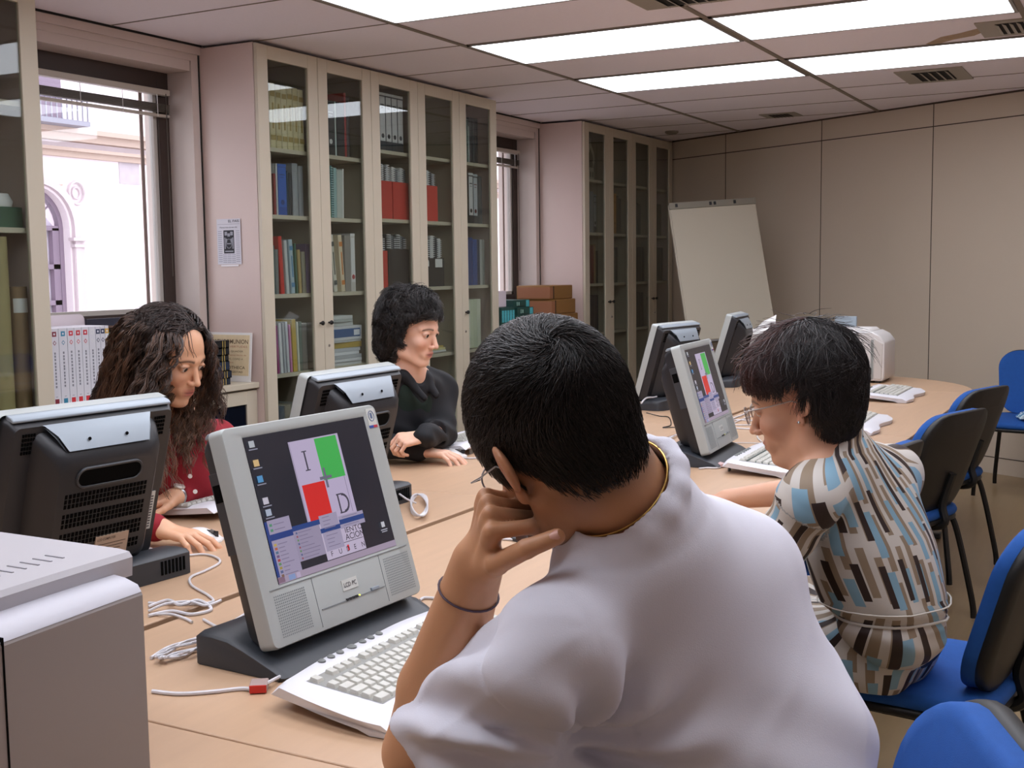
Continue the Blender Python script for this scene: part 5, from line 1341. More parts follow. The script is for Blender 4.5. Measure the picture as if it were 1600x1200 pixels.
def smooth_v(V, F, it=2, lam=.5):
    n = len(V)
    E_ = np.concatenate([F[:, [i, (i+1) % F.shape[1]]] for i in range(F.shape[1])])
    for _ in range(it):
        acc = np.zeros_like(V); c = np.zeros(n)
        for a, b in ((0, 1), (1, 0)):
            for d in range(3): acc[:, d] += np.bincount(E_[:, a], V[E_[:, b], d], n)
            c += np.bincount(E_[:, a], minlength=n)
        V = V+lam*(acc/np.maximum(c, 1)[:, None]-V)
    return V
def largest(V, F):
    u, c = np.unique(F, return_counts=True); lab = np.arange(len(V))
    for _ in range(400):
        m = lab[F].min(1); n = lab.copy(); np.minimum.at(n, F.ravel(), np.repeat(m, 4)); n = n[n]
        if (n == lab).all(): break
        lab = n
    ids, cn = np.unique(lab, return_counts=True); keep = lab == ids[cn.argmax()]
    idx = np.cumsum(keep)-1; F = F[keep[F].all(1)]; return V[keep], idx[F]
def frame(o, fwd, up):
    f = Vector(fwd).normalized(); u = Vector(up); u = (u-f*u.dot(f)).normalized(); l = u.cross(f)
    return Matrix(((f.x, l.x, u.x, o[0]), (f.y, l.y, u.y, o[1]), (f.z, l.z, u.z, o[2]), (0, 0, 0, 1)))
def mixc(T, w, c):
    w = np.clip(w, 0, 1)[:, None]; return T*(1-w)+np.array(srgb(c))*w
def gauss(X, c, r): return np.exp(-(((X-np.array(c))/np.array(r))**2).sum(1))

# head in its own frame: +x face, +y its left, +z up, origin between the ears
def head_prims(B, M, fem=True, s=1.0, ears=True):
    def e(c, r, k=.012, op=1, R=None): B.ell(Vector(c)*s, [q*s for q in r], k*s, op, M, R)
    def c(a, b, ra, rb, k=.010, op=1): B.cone(Vector(a)*s, Vector(b)*s, ra*s, rb*s, k*s, op, M)
    e((-.012, 0, .038), (.095, .075, .088)); e((.028, 0, .020), (.066, .064, .080), .02)
    jw = .046 if fem else .052
    e((.040, 0, -.040), (.052, .050, .062), .02)
    e((.071, 0, -.099), (.020, .018 if fem else .022, .016), .02)
    for y in (-1, 1):
        c((.0, y*.056, -.045), (.012, y*jw, -.075), .016, .015, .018); c((.012, y*jw, -.075), (.062, y*.014, -.102), .015, .013, .02)
        e((.066, y*.036, -.030), (.022, .022, .020), .018)            # cheek
        c((.088, y*.010, .020), (.072, y*.045, .020), .010, .009, .012)   # brow
    for y in (-1, 1): e((.098, y*.031, .000), (.017, .017, .0115), .008, -1)   # sockets
    c((.090, 0, .008), (.108, 0, -.030), .0065, .0085, .008); e((.111, 0, -.036), (.0095, .0095, .008), .006)
    for y in (-1, 1): e((.100, y*.011, -.040), (.010, .0065, .0065), .005)
    for y in (-1, 1): e((.107, y*.0055, -.0465), (.004, .0028, .003), .002, -1)
    e((.079, 0, -.068), (.017, .028, .018), .014)                     # mouth mound
    e((.0925, 0, -.0625), (.0065, .019, .0040), .004); e((.0908, 0, -.0733), (.0068, .0155, .0048), .004)
    e((.1005, 0, -.0677), (.008, .020, .0010), .0015, -1)
    for y in (-1, 1):
        # lids
        e((.0825, y*.031, .003), (.0125, .0165, .0105), .003); e((.0925, y*.031, .0003), (.010, .0125, .0042), .002, -1)
    if ears:
        for y in (-1, 1):
            R = Matrix.Rotation(-y*.42, 3, 'Z') @ Matrix.Rotation(-.2, 3, 'Y')
            e((-.009, y*.081, .002), (.021, .0065, .027), .006, 1, R); e((-.006, y*.0865, .003), (.0115, .0045, .020), .004, -1, R)
            e((-.006, y*.0815, .006), (.0045, .004, .013), .003, 1, R); e((.002, y*.075, -.030), (.008, .005, .010), .005)
def eyes(M, s, parent, iris='#3b2418', look=(0, 0), open_=1.0):
    for y in (-1, 1):
        c = Vector((.0815, y*.031, .0005))*s; R = Matrix.Rotation(look[0], 4, 'Z') @ Matrix.Rotation(look[1], 4, 'Y')
        m = MB(); prof = [(.0112*s*math.sin(a), .0112*s*math.cos(a)) for a in [math.pi*k/20 for k in range(21)]]
        m.lathe([(max(r, 0), z) for r, z in prof], n=24, Mx=Matrix.Rotation(math.pi/2, 4, 'Y'))
        fm = [0]*len(m.f)
        n = 24
        for k in range(20):
            for i in range(n):
                fm[k*n+i] = 2 if k < 2 else (1 if k < 4 else 0)
        m.m = fm; m.v = [M @ (c+R.to_3x3() @ v) for v in m.v]
        m.build('eyeball', [mat('eye_white', '#cfc4bd', .2), mat('iris_'+iris.strip('#'), iris, .15), M_black], parent, ang=80)
def head_tint(V, M, s, skin, lips='#a85a55', brow='#2a1a14', beard=None, blush='#c0705c'):
    Mi = np.array(M.inverted()); X = (V @ Mi[:3, :3].T+Mi[:3, 3])/s
    T = np.tile(np.array(srgb(skin)), (len(V), 1))
    for y in (-1, 1):
        T = mixc(T, .35*gauss(X, (.085, y*.042, -.035), (.03, .022, .022)), blush)
        T = mixc(T, .45*gauss(X, (0, y*.08, 0), (.03, .015, .035)), blush)
        # eyebrow
        yy = X[:, 1]*y; bz = .0185+.0035*np.sin((yy-.010)/.038*math.pi)-.05*np.maximum(yy-.03, 0)
        w = np.exp(-((X[:, 2]-bz)/.0033)**2)*(yy > .012)*(yy < .052)*(X[:, 0] > .05)
        T = mixc(T, .85*w, brow)
        T = mixc(T, .55*gauss(X, (.088, y*.031, .0045), (.012, .0165, .0025)), brow)
        T = mixc(T, .25*gauss(X, (.088, y*.031, .002), (.02, .02, .009)), '#8a5a48')
        T = mixc(T, .7*gauss(X, (.108, y*.0055, -.0455), (.006, .003, .003)), '#5a2a22')
    T = mixc(T, .14*gauss(X, (.112, 0, -.036), (.012, .012, .01)), blush)
    lw = np.exp(-(((X[:, 2]+.0675)/.0105)**4))*np.exp(-((X[:, 1]/.021)**4))*(X[:, 0] > .088)
    T = mixc(T, .8*lw, lips); T = mixc(T, .8*np.exp(-(((X[:, 2]+.0675)/.0014)**2))*np.exp(-((X[:, 1]/.021)**4))*(X[:, 0] > .085), '#5a2420')
    if beard:
        w = np.exp(-((np.maximum(X[:, 2]+.046, 0)/.012)**2))*np.clip((X[:, 0]+.012)/.02, 0, 1)*(X[:, 2] > -.15)*np.exp(-((np.maximum(np.abs(X[:, 1])-.066, 0)/.01)**2))
        w *= 1-.9*lw; T = mixc(T, .62*w, beard)
        g_ = gauss(X, (.070, .010, -.112), (.042, .046, .026)); T = mixc(T, 1.4*g_, '#17100d')
    return T

# one hand; M: origin at the wrist, +x along the palm towards the fingers, +z out of the back of the hand, +y thumb side
def hand_prims(B, M, s=1.0, curl=(.3, .3, .35, .4), spread=.06, thumb=((.035, .038, -.010), (.062, .052, -.016), (.086, .056, -.020)), k=.004, bend=None):
    def P_(p): return M @ (Vector(p)*s)
    kn = [(.088, .028), (.092, .009), (.088, -.010), (.080, -.027)]
    for (x, y) in kn: B.cone(P_((.0, y*.55, -.002)), P_((x-.006, y, -.001)), .0135*s, .0098*s, .008)
    B.cone(P_((.01, 0, -.006)), P_((.07, 0, -.006)), .014*s, .013*s, .01)
    B.cone(P_((-.012, 0, 0)), P_((.015, 0, 0)), .0225*s, .021*s, .012)
    L = [(.040, .024, .019), (.044, .028, .020), (.041, .026, .019), (.032, .020, .017)]; tips = []
    for i, (x, y) in enumerate(kn):
        a = 0; p = Vector((x, y, 0)); sp_ = (1.5-i)*spread; c = curl[i]; cc = c if isinstance(c, (tuple, list)) else (c, c*1.2, c*.8)
        r0 = (.0088, .0088, .0085, .0076)[i]
        B.cone(P_((x-.014, y*.95, 0)), P_(p), .0098*s, r0*s*1.05, .005)
        for j in range(3):
            a += cc[j]; d = Vector((math.cos(a)*math.cos(sp_), math.cos(a)*math.sin(sp_), -math.sin(a)))
            q = p+d*L[i][j]; ra = r0*(1-.08*j); rb = r0*(1-.08*(j+1))
            B.cone(P_(p), P_(q), ra*s, rb*s, .0025); p = q
        tips.append((P_(p), M.to_3x3() @ d, M.to_3x3() @ Vector((math.sin(a)*math.cos(sp_), math.sin(a)*math.sin(sp_), math.cos(a))), r0*s))
    T = [Vector((.012, .016, -.006))]+[Vector(t) for t in thumb]
    B.cone(P_(T[0]), P_(T[1]), .015*s, .0125*s, .010); B.cone(P_(T[1]), P_(T[2]), .0115*s, .0100*s, .003); B.cone(P_(T[2]), P_(T[3]), .0100*s, .0085*s, .003)
    d = (T[3]-T[2]).normalized(); tips.append((P_(T[3]), M.to_3x3() @ d, None, .0088*s))
    return tips
def nail(tip, d, n, r, parent, L=.010):
    """small plate on the back of a finger tip"""
    d = d.normalized(); n = (n-d*n.dot(d)).normalized(); b = d.cross(n); m = MB(); R_ = []
    for u in (-.9, -.5, 0, .5, .9):
        R_.append([tip+d*(u*L*.55+.001)+b*(math.sin(a)*r*.80*(1-.25*abs(u)))+n*(math.cos(a)*r*.98+.0004) for a in (-.95, -.6, -.2, .2, .6, .95)])
    m.loft(R_, cap=False, closed=False)
    m.build('fingernail', mat('nail', '#d9a798', .25), parent, ang=80)

# hair: many fine tapered strands in one mesh
def strands(name, lines, r0, r1, m, parent, tints=None):
    """lines: array (n, k, 3)"""
    L = np.asarray(lines, float); n, k, _ = L.shape
    d = np.gradient(L, axis=1); d /= np.maximum(np.linalg.norm(d, axis=2, keepdims=True), 1e-9)
    ref = np.tile(np.array([.31, .55, .77]), (n, k, 1)); a = np.cross(d, ref); a /= np.maximum(np.linalg.norm(a, axis=2, keepdims=True), 1e-9); b = np.cross(d, a)
    t = np.linspace(0, 1, k)[None, :, None]; r = r0*(1-t)+r1*t
    if isinstance(r0, np.ndarray): r = r0[:, None, None]*(1-t)+r1*t
    V = np.stack([L+r*(math.cos(q)*a+math.sin(q)*b) for q in (0, 2.094, 4.189)], 2)     # n,k,3,3
    idx = np.arange(n*k*3).reshape(n, k, 3); F = []
    for j in range(3):
        j2 = (j+1) % 3; F.append(np.stack([idx[:, :-1, j], idx[:, :-1, j2], idx[:, 1:, j2], idx[:, 1:, j]], -1).reshape(-1, 4))
    tint = None
    if tints is not None: tint = np.repeat(tints, k*3, axis=0)
    return np_mesh(name, V.reshape(-1, 3), np.concatenate(F), m, parent, tint=tint)
def hair_mat(name, rough=.35, spec=.5): return attr_mat(name, rough, spec=spec)
NR = np.random.RandomState(11)
def sphere_dirs(n):
    v = NR.normal(size=(n, 3)); return v/np.linalg.norm(v, axis=1, keepdims=True)

def project(C, X, h, it=3):
    e = 1e-3
    for _ in range(it):
        d = C.ev(X); g = np.stack([C.ev(X+np.array(v)*e)-d for v in ((1, 0, 0), (0, 1, 0), (0, 0, 1))], 1)/e
        n = g/np.maximum(np.linalg.norm(g, axis=1, keepdims=True), 1e-6); X = X+n*(h-d)[:, None]
    return X, n
def surface_hair(C, V, M, s, mask, flow, n, length, seg, h0=(.0, .006), lift=0, droop=0, wave=(0, 1), clump=0):
    """strands that start on the cap surface and lie along it; flow works in the head frame"""
    q = to_local(M, V, s); idx = np.nonzero(mask(q))[0]; idx = idx[NR.randint(0, len(idx), n)]
    X = V[idx]+NR.normal(size=(n, 3))*.0018; h = NR.uniform(h0[0], h0[1], n); ln = length*(.7+.6*NR.rand(n)) if not callable(length) else length(q[idx])*(.75+.5*NR.rand(n))
    X, nm = project(C, X, h); L = [X]; A = np.array(M)[:3, :3]; jit = NR.normal(size=(n, 3))*.18
    if clump:
        cid = (np.floor(q[idx]/clump)*np.array([73.1, 19.7, 31.3])).sum(1); rs = np.sin(cid[:, None]*np.array([12.9898, 78.233, 37.719]))*43758.5453; jit = jit*.5+(rs-np.floor(rs)-.5)*1.3
    for j in range(seg):
        f = flow(to_local(M, X, s)) @ A.T; f = f/np.maximum(np.linalg.norm(f, axis=1, keepdims=True), 1e-6)+jit
        t = f-nm*(f*nm).sum(1)[:, None]; t /= np.maximum(np.linalg.norm(t, axis=1, keepdims=True), 1e-6)
        Y = X+t*(ln/seg)[:, None]
        hh = h+lift*(j+1)/seg
        Y2, nm = project(C, Y, hh, 2); w = droop*(j/seg); X = Y2*(1-w)+(Y+np.array([0, 0, -.002]))*w; L.append(X)
    L = np.stack(L, 1); global CLUMP; CLUMP = (rs[:, 0]-np.floor(rs[:, 0])) if clump else NR.rand(n)
    if wave[0]:
        k = seg+1; tt = np.linspace(0, 1, k)[None]; ph = NR.rand(n, 1)*6.28 if not clump else (cid % 6.28)[:, None]+NR.rand(n, 1)
        sd = np.cross(np.gradient(L, axis=1), nm[:, None, :]); sd /= np.maximum(np.linalg.norm(sd, axis=2, keepdims=True), 1e-6)
        L = L+sd*(wave[0]*np.sin(ph+wave[1]*6.28*tt)*tt**.5)[..., None]+nm[:, None, :]*(wave[0]*.7*(1+np.cos(ph*1.7+wave[1]*6.28*tt))*tt)[..., None]
    return L
# ------------------------------------------------------------------ people
M_skinf = attr_mat('skin_light', .48, sss=.12, bump=.06, bscale=600)
M_hairm = hair_mat('hair_strands', .38, .6)
def torso(B, neck, Ls, Rs, chest, waist, hip, w=(.165, .15, .17), d=(.105, .10, .125), k=.05):
    lat = (Vector(Rs)-Vector(Ls)).normalized()
    ax = [Vector(neck), Vector(chest), Vector(waist), Vector(hip)]
    for i, c in enumerate(ax[1:]):
        up = (ax[i]-c).normalized(); l = (lat-up*lat.dot(up)).normalized(); f = l.cross(up)
        R = Matrix((l, up, f)).transposed()
        B.ell(c, (w[i], .17 if i < 2 else .14, d[i]), k, 1, None, R)
    up = (ax[0]-ax[1]).normalized()
def legs(parent, hip, fwd, side, y_sep, col, shoe, knee_z=.54, length=.43):
    """seated legs: thighs forward, shins down"""
    hip = Vector(hip); f = Vector(fwd).normalized(); s_ = Vector(side).normalized(); B = Blend()
    for q in (-1, 1):
        h = hip+s_*(q*.085); kn = hip+s_*(q*y_sep)+f*length; kn.z = knee_z; an = kn+f*.03; an.z = .10
        B.chain([h, kn], [.085, .058], .03); B.chain([kn, an], [.058, .04], .01)
    B.ell(hip, (.15, .16, .10), .03)
    V, F = B.mesh(.009); V = smooth_v(V, F, 2); np_mesh('trousers', V, F, col, parent, loc0=parent.location)
    for q in (-1, 1):
        kn = hip+s_*(q*y_sep)+f*length; an = kn+f*.03
        B = Blend(); B.cone((an.x, an.y, .045), (an.x+f.x*.14, an.y+f.y*.14, .032), .040, .028, .02); B.cone((an.x, an.y, .045), (an.x, an.y, .09), .040, .038, .01); B.plane((an.x, an.y, .002), (0, 0, -1))
        V, F = B.mesh(.007); np_mesh('shoe', V, F, shoe, parent, loc0=parent.location)
def fnoise(X, sc, seed=0):
    """cheap smooth noise: sum of sines"""
    r = np.random.RandomState(seed); out = 0
    for i in range(6):
        w = r.normal(size=3)*sc; out = out+np.sin(X @ w+r.rand()*6.28)*(1/(1+i*.3))
    return out/3
def folds(X, a, b, width, n, amp, seed=0):
    """ripples running from a to b"""
    a = np.array(a); b = np.array(b); ax = (b-a)/np.linalg.norm(b-a); q = X-a; t = q @ ax
    r = np.random.RandomState(seed); o = np.cross(ax, r.normal(size=3)); o /= np.linalg.norm(o); o2 = np.cross(ax, o)
    ang = np.arctan2(q @ o, q @ o2)
    return amp*np.sin(ang*n+3*np.sin(t/width)+seed)
def person(label):
    o = empty('person', (0, 0, 0), 0, label, 'person'); return o
def scalp_strands(M, s, n, mask, flow, seg, step, lift, layers=(0, .006), grow=1.0, cen=(-.012, 0, .038), rad=(.097, .078, .091)):
    """strands that hug the skull"""
    c = np.array(cen); rd = np.array(rad); out = []
    D = sphere_dirs(n*3); Pp = D; ok = mask(c+D*rd); Pp = D[ok][:n]; h0 = NR.uniform(layers[0], layers[1], len(Pp))
    cur = c+Pp*(rd+h0[:, None]); L = [cur]
    for j in range(seg):
        f = flow(cur, j, len(Pp)); nrm = (cur-c)/(rd**2); nrm /= np.linalg.norm(nrm, axis=1, keepdims=True)
        f = f-nrm*((f*nrm).sum(1))[:, None]; f /= np.maximum(np.linalg.norm(f, axis=1, keepdims=True), 1e-9)
        nx = cur+f*step
        q = (nx-c)/(rd+h0[:, None]+lift*(j+1)); nx = c+q/np.linalg.norm(q, axis=1, keepdims=True)*(rd+h0[:, None]+lift*(j+1))
        L.append(nx); cur = nx
    L = np.stack(L, 1)*s; A = np.array(M); return L @ A[:3, :3].T+A[:3, 3]
def to_local(M, X, s=1.0):
    Mi = np.array(M.inverted()); return (X @ Mi[:3, :3].T+Mi[:3, 3])/s

# ================= the man in white
def man():
    t = person('man in a white t-shirt seen from behind, resting his chin on his fist')
    s = 1.0
    M = frame(P(878, 685, 1.25), RT*-.42+UP*-.30+FWD*.86, RT*-.5+UP*.85+FWD*.05)
    nb = P(990, 806, 1.29); Ls = P(868, 1022, 1.23); Rs = P(1150, 900, 1.46)
    el = P(655, 1175, 1.49); wr = P(746, 880, 1.315)
    chest = P(1060, 1010, 1.40); waist = P(1160, 1190, 1.47); hip = Vector((-.30, 1.36, .56))
    B = Blend(); head_prims(B, M, False, s)
    hb = M @ (Vector((-.030, 0, -.035))*s)
    B.cone(hb, nb, .056, .058, .02); B.cone(M @ (Vector((.010, 0, -.07))*s), nb+(M.to_3x3() @ Vector((.03, 0, -.0))), .036, .042, .02)
    B.cone(nb+Vector((0, 0, -.06)), Rs, .045, .05, .03); B.cone(nb+Vector((0, 0, -.06)), Ls, .045, .05, .03)
    torso(B, nb, Ls, Rs, chest, waist, hip, (.135, .12, .14), (.085, .08, .10))
    B.chain([Ls, el], [.047, .041], .02); B.cone(el, el+(wr-el)*.35, .043, .046, .012); B.cone(el+(wr-el)*.35, wr, .047, .029, .01)
    # right arm forward on the desk
    el2 = Vector((-.62, 1.66, .84)); wr2 = Vector((-.86, 1.62, .80))
    B.chain([Rs, el2], [.055, .045], .02); B.cone(el2, wr2, .045, .028, .01)
    kn = P(768, 782, 1.235)
    xd = (kn-wr).normalized(); img_l = (-RT*.9-UP*.15); zd = (img_l-xd*img_l.dot(xd)).normalized(); yd = -(xd.cross(zd)).normalized()
    if yd.dot(FWD) > 0: yd = -yd
    H = Matrix(((xd.x, yd.x, zd.x, wr.x), (xd.y, yd.y, zd.y, wr.y), (xd.z, yd.z, zd.z, wr.z), (0, 0, 0, 1)))
    tips = hand_prims(B, H, 1.02, curl=((1.35, .8, .3), (1.7, 1.15, .15), (1.8, 1.2, .15), (1.75, 1.1, .2)), spread=.04,
                      thumb=((.056, .044, -.008), (.098, .058, -.030), (.121, .061, -.056)), k=.004)
    H2 = frame(wr2, (-1, -.1, -.1), (0, 0, 1))
    hand_prims(B, H2, 1.0, curl=(.5, .5, .5, .5))
    V, F = B.mesh(.0026); V = smooth_v(V, F, 1, .5)
    T = head_tint(V, M, s, '#c59069', lips='#8a4a40', brow='#1c120e', beard='#3a2820')
    X = to_local(M, V, s)
    T = mixc(T, 1.2*gauss(X, (-.06, 0, -.045), (.045, .07, .03)), '#3c2a22')      # shaved nape
    T = mixc(T, .9*(X[:, 2] > -.02)*(X[:, 0] < .05)*(np.abs(X[:, 1]) < .0765)*np.clip((X[:, 2]+.02)/.03, 0, 1), '#1b1412')
    for y in (-1, 1): T = mixc(T, 1.3*gauss(X, (.020, y*.073, -.018), (.012, .02, .028)), '#1c1411')     # sideburn
    np_mesh('body', V, F, M_skinf, t, T)
    d_, n_ = tips[4][1], None
    nail(tips[4][0], d_, -FWD+UP*.5, tips[4][3], t)
    # shirt
    S = Blend(); nd = (hb-nb).normalized()
    S.cone(nb+Vector((.015, .0, -.05)), Rs, .055, .074, .05); S.cone(nb+Vector((.015, 0, -.05)), Ls, .055, .060, .05)
    torso(S, nb, Ls, Rs, chest, waist, hip, (.160, .178, .19), (.118, .145, .155), .06)
    S.cone(nb+Vector((.01, 0, -.03)), chest, .05, .10, .05); S.cone(nb+Vector((.0, 0, -.03)), nb+nd*.028, .080, .068, .05)
    nd = (hb-nb).normalized(); ringc = nb+nd*.036
    ra_ = nd.orthogonal().normalized(); rb_ = nd.cross(ra_)
    for i in range(14):
        q0, q1 = 2*math.pi*i/14, 2*math.pi*(i+1)/14
        S.cone(ringc+ra_*(.070*math.cos(q0))+rb_*(.070*math.sin(q0)), ringc+ra_*(.070*math.cos(q1))+rb_*(.070*math.sin(q1)), .009, .009, .014)
    ud = (el-Ls).normalized(); sl_e = Ls+(el-Ls)*.80
    S.cone(Ls, sl_e, .062, .064, .03); S.cone(Rs, Rs+(el2-Rs)*.75, .064, .075, .03)
    S.cone(Ls+(el-Ls)*.45+Vector((.05, .0, -.06)), sl_e+Vector((.045, .005, -.03)), .052, .044, .05)
    # neck opening and sleeve mouth
    S.cone(nb+nd*.032, nb+nd*.18, .0625, .075, .004, -1)
    S.cone(Ls+(el-Ls)*.70, el+ud*.05, .050, .060, .004, -1)
    S.ell(el+ud*.075, (.162, .162, .162), .005, -1)
    Lsv, elv, cv, wv = (np.array(q) for q in (Ls, el, chest, waist)); Rsv = np.array(Rs); nbv = np.array(nb)
    lat = (Rsv-Lsv)/np.linalg.norm(Rsv-Lsv); hipv = np.array(hip)
    armp = Lsv+(elv-Lsv)*.25+np.array([.05, .0, -.07])
    def disp(Xp):
        q = Xp-Lsv; ax = (elv-Lsv); Ln = np.linalg.norm(ax); ax = ax/Ln; tt = q @ ax
        o = lat-ax*(lat @ ax); o /= np.linalg.norm(o); o2 = np.cross(ax, o); pr_ = q-tt[:, None]*ax
        ang = np.arctan2(pr_ @ o, pr_ @ o2); wa = np.exp(-((tt/Ln-.5)/.45)**2)*np.exp(-(np.linalg.norm(pr_, axis=1)/.13)**2)
        a = .0060*np.sin(ang*6+1.5*tt/.05)*wa
        dq = Xp-armp; dist = np.linalg.norm(dq, axis=1)
        a += .011*np.sin(np.arctan2(dq @ lat, dq @ np.array([0, 0, 1.]))*9+dist*12)*np.exp(-((dist-.10)/.06)**2)
        z = Xp[:, 2]; la = (Xp-cv) @ lat
        a += .006*np.sin((la*1.0+z*.75)*34+2*np.sin(z*14))*np.clip((1.0-z)/.22, 0, 1)
        a += .0022*fnoise(Xp, 26, 3); a += .004*(1-np.abs(np.sin((la*.9-z*.6)*21+3*np.sin(z*9))))**3*np.clip((1.02-z)/.15, 0, 1); a += .005*(1-np.abs(np.sin(ang*3.5+2)))**3*wa
        r = np.linalg.norm(Xp-np.array(ringc), axis=1); a -= .0016*np.exp(-((r-.094)/.003)**2)+.0012*np.exp(-((r-.099)/.002)**2)
        # sleeve seam
        a -= .0040*np.exp(-((tt-.035)/.0045)**2)*(np.linalg.norm(pr_, axis=1) < .15)
        return a
    V, F = S.mesh(.0045, disp=disp, dmax=.02); V = smooth_v(V, F, 1, .4)
    np_mesh('t_shirt', V, F, mat('white_cotton', '#dcdde8', .9, bump=.12, bscale=700), t)
    # bits: bracelet, chain, glasses
    m = MB(); bc = el+(wr-el)*.86; ax = (wr-el).normalized(); a = ax.orthogonal().normalized(); b_ = ax.cross(a)
    m.tube([bc+a*(.0345*math.cos(q))+b_*(.0345*math.sin(q)) for q in [2*math.pi*k/28 for k in range(28)]], .0013, 6, closed=True)
    m.build('string_bracelet', mat('bracelet', '#4a3848', .6), t)
    m = MB(); cc = nb+nd*.052; a = nd.orthogonal().normalized(); b_ = nd.cross(a)
    m.tube([cc+a*(.0635*math.cos(q))+b_*(.0635*math.sin(q)) for q in [2*math.pi*k/60 for k in range(60)]], .0011, 5, closed=True); m.build('gold_chain', mat('gold', '#c9a860', .3, metal=1), t)
    glasses(M, s, t, '#8d8d92', rim=.0008)
    # hair
    C = Blend(); C.ell(Vector((-.012, 0, .038))*s, (.0975*s, .0775*s, .0905*s), .01, 1, M); C.ell(Vector((.028, 0, .022))*s, (.062*s, .0665*s, .082*s), .02*s, 1, M)
    C.cone(M @ (Vector((-.038, 0, -.010))*s), M @ (Vector((-.038, 0, -.030))*s), .0535*s, .051*s, .02)
    def hl(x, y):     # hairline height round the head
        ay = np.abs(y); l = np.interp(x, [-.2, -.05, -.035, -.012, .012, .018, .05, .075, .09], [-.066, -.062, -.052, .034, .034, -.026, .040, .085, .12])
        return l
    def mask(p):
        x, y, z = p.T; return (z > hl(x, y)+NR.normal(size=len(x))*.003)
    V, F = C.mesh(.0028); q = to_local(M, V, s); keep = q[:, 2] > hl(q[:, 0], q[:, 1])-.002; F = F[keep[F].all(1)]
    o_ = np_mesh('hair_cap', V, F, mat('hair_base', '#0b0908', .8), t)
    def flow(p):
        cr = np.array([-.082, .012, .080]); d = p-cr; r = np.linalg.norm(d, axis=1, keepdims=True); sw = np.cross(d/r, [-.6, 0, .8])
        f = d/r+sw*np.exp(-(r/.05)**2)*.9; low = np.clip((.03-p[:, 2:3])/.05, 0, 1); return f*(1-low)+np.array([-.15, 0, -1])*low
    L = surface_hair(C, V[keep], M, s, mask, flow, 24000, lambda q: np.clip(.010+.16*(q[:, 2]+.05), .006, .021), 3, (-.001, .0045), .002)
    tn = np.array(srgb('#1d1613'))*(.4+1.1*NR.rand(len(L), 1)**1.5); strands('hair', L, .00055, .0002, M_hairm, t, tn)
    legs(t, (-.30, 1.36, .565), (-1, .02, 0), (0, 1, 0), .13, mat('dark_trousers', '#23252d', .9), M_black)
    return t

def glasses(M, s, parent, col, rim=.0009, temple=True):
    mm = mat('spectacle_'+col.strip('#'), col, .3, metal=.7); g = MB(); z0 = -.002
    for y in (-1, 1):
        pts = [M @ (Vector((.1105-.25*abs(.030*math.cos(a)+.0)*0-.004*max(0, math.cos(a)*1), y*(.032+.0215*math.cos(a)), z0+.0165*math.sin(a)))*s) for a in [2*math.pi*k/24 for k in range(24)]]
        g.tube(pts, rim*s*1.3, 6, closed=True)
        if temple: g.tube([M @ (Vector(q)*s) for q in ((.107, y*.053, .006), (.104, y*.066, .008), (.06, y*.076, .008), (.01, y*.080, .010), (-.006, y*.081, .003))], rim*s*1.2, 6)
    g.tube([M @ (Vector(q)*s) for q in ((.1105, -.0105, .002), (.1125, 0, .006), (.1105, .0105, .002))], rim*s*1.2, 6)
    f = g.build('spectacles', mm, parent)
    for y in (-1, 1):
        m = MB(); pts = [M @ (Vector((.110-.004*max(0, math.cos(a)), y*(.032+.0212*math.cos(a)), z0+.0162*math.sin(a)))*s) for a in [2*math.pi*k/24 for k in range(24)]]
        m.add(pts, [tuple(range(24))]); m.build('lens', M_glassw, f, smooth=False)

def curls(M, s, roots, n, target, length, seg, amp, turns, rad=(.0011, .0004), spread=.02, grav=1.0, pull=None, seedc=0):
    """wavy locks: roots in head frame, fall under gravity while kept outside the head and neck"""
    A = np.array(M); R0 = roots*s @ A[:3, :3].T+A[:3, 3]; cen = np.array(M @ (Vector((-.012, 0, .03))*s))
    out = []; N_ = len(R0); p = R0.copy(); d = (R0-cen); d /= np.linalg.norm(d, axis=1, keepdims=True); st = (length/seg)[:, None]
    L = [p.copy()]
    for j in range(seg):
        g = np.array([0, 0, -1.0])*grav; w = min(1, (j+1)/(seg*.16)); d = d*(1-.45*w)+g*.45*w
        if pull is not None: d = d+pull(p, j/seg)
        d /= np.linalg.norm(d, axis=1, keepdims=True); p = p+d*st
        q = to_local(M, p, s); e = (q-np.array([-.005, 0, .02]))/np.array([.103, .084, .105]); r = np.linalg.norm(e, axis=1); ins = r < 1.0
        q[ins] = np.array([-.005, 0, .02])+(q[ins]-np.array([-.005, 0, .02]))/r[ins][:, None]*1.0
        p = (q*s) @ A[:3, :3].T+A[:3, 3]; L.append(p.copy())
    L = np.stack(L, 1)
    # helix
    k = seg+1; tt = np.linspace(0, 1, k)[None]; dd = np.gradient(L, axis=1); dd /= np.maximum(np.linalg.norm(dd, axis=2, keepdims=True), 1e-9)
    a = np.cross(dd, np.array([.2, .9, .3])); a /= np.linalg.norm(a, axis=2, keepdims=True); b_ = np.cross(dd, a)
    ph = NR.rand(N_, 1)*6.28; tr = turns*(.8+.4*NR.rand(N_, 1)); am = amp*(.5+.8*NR.rand(N_, 1))*np.clip(tt/.35, 0, 1)
    L = L+a*(am*np.cos(ph+tr*6.28*tt))[..., None]+b_*(am*np.sin(ph+tr*6.28*tt))[..., None]
    # each lock becomes several hairs
    out = []
    for i in range(n):
        off = NR.normal(size=(N_, 1, 3))*spread*.3; fr = NR.normal(size=(N_, k, 3))*spread*.03
        out.append(L+off*np.linspace(.4, 1.0, k)[None, :, None]+fr)
    return np.concatenate(out)
def scalp_roots(n, mask):
    D = sphere_dirs(n*4); X = np.array([-.012, 0, .038])+D*np.array([.096, .077, .089]); X = X[mask(X)]; return X[:n]

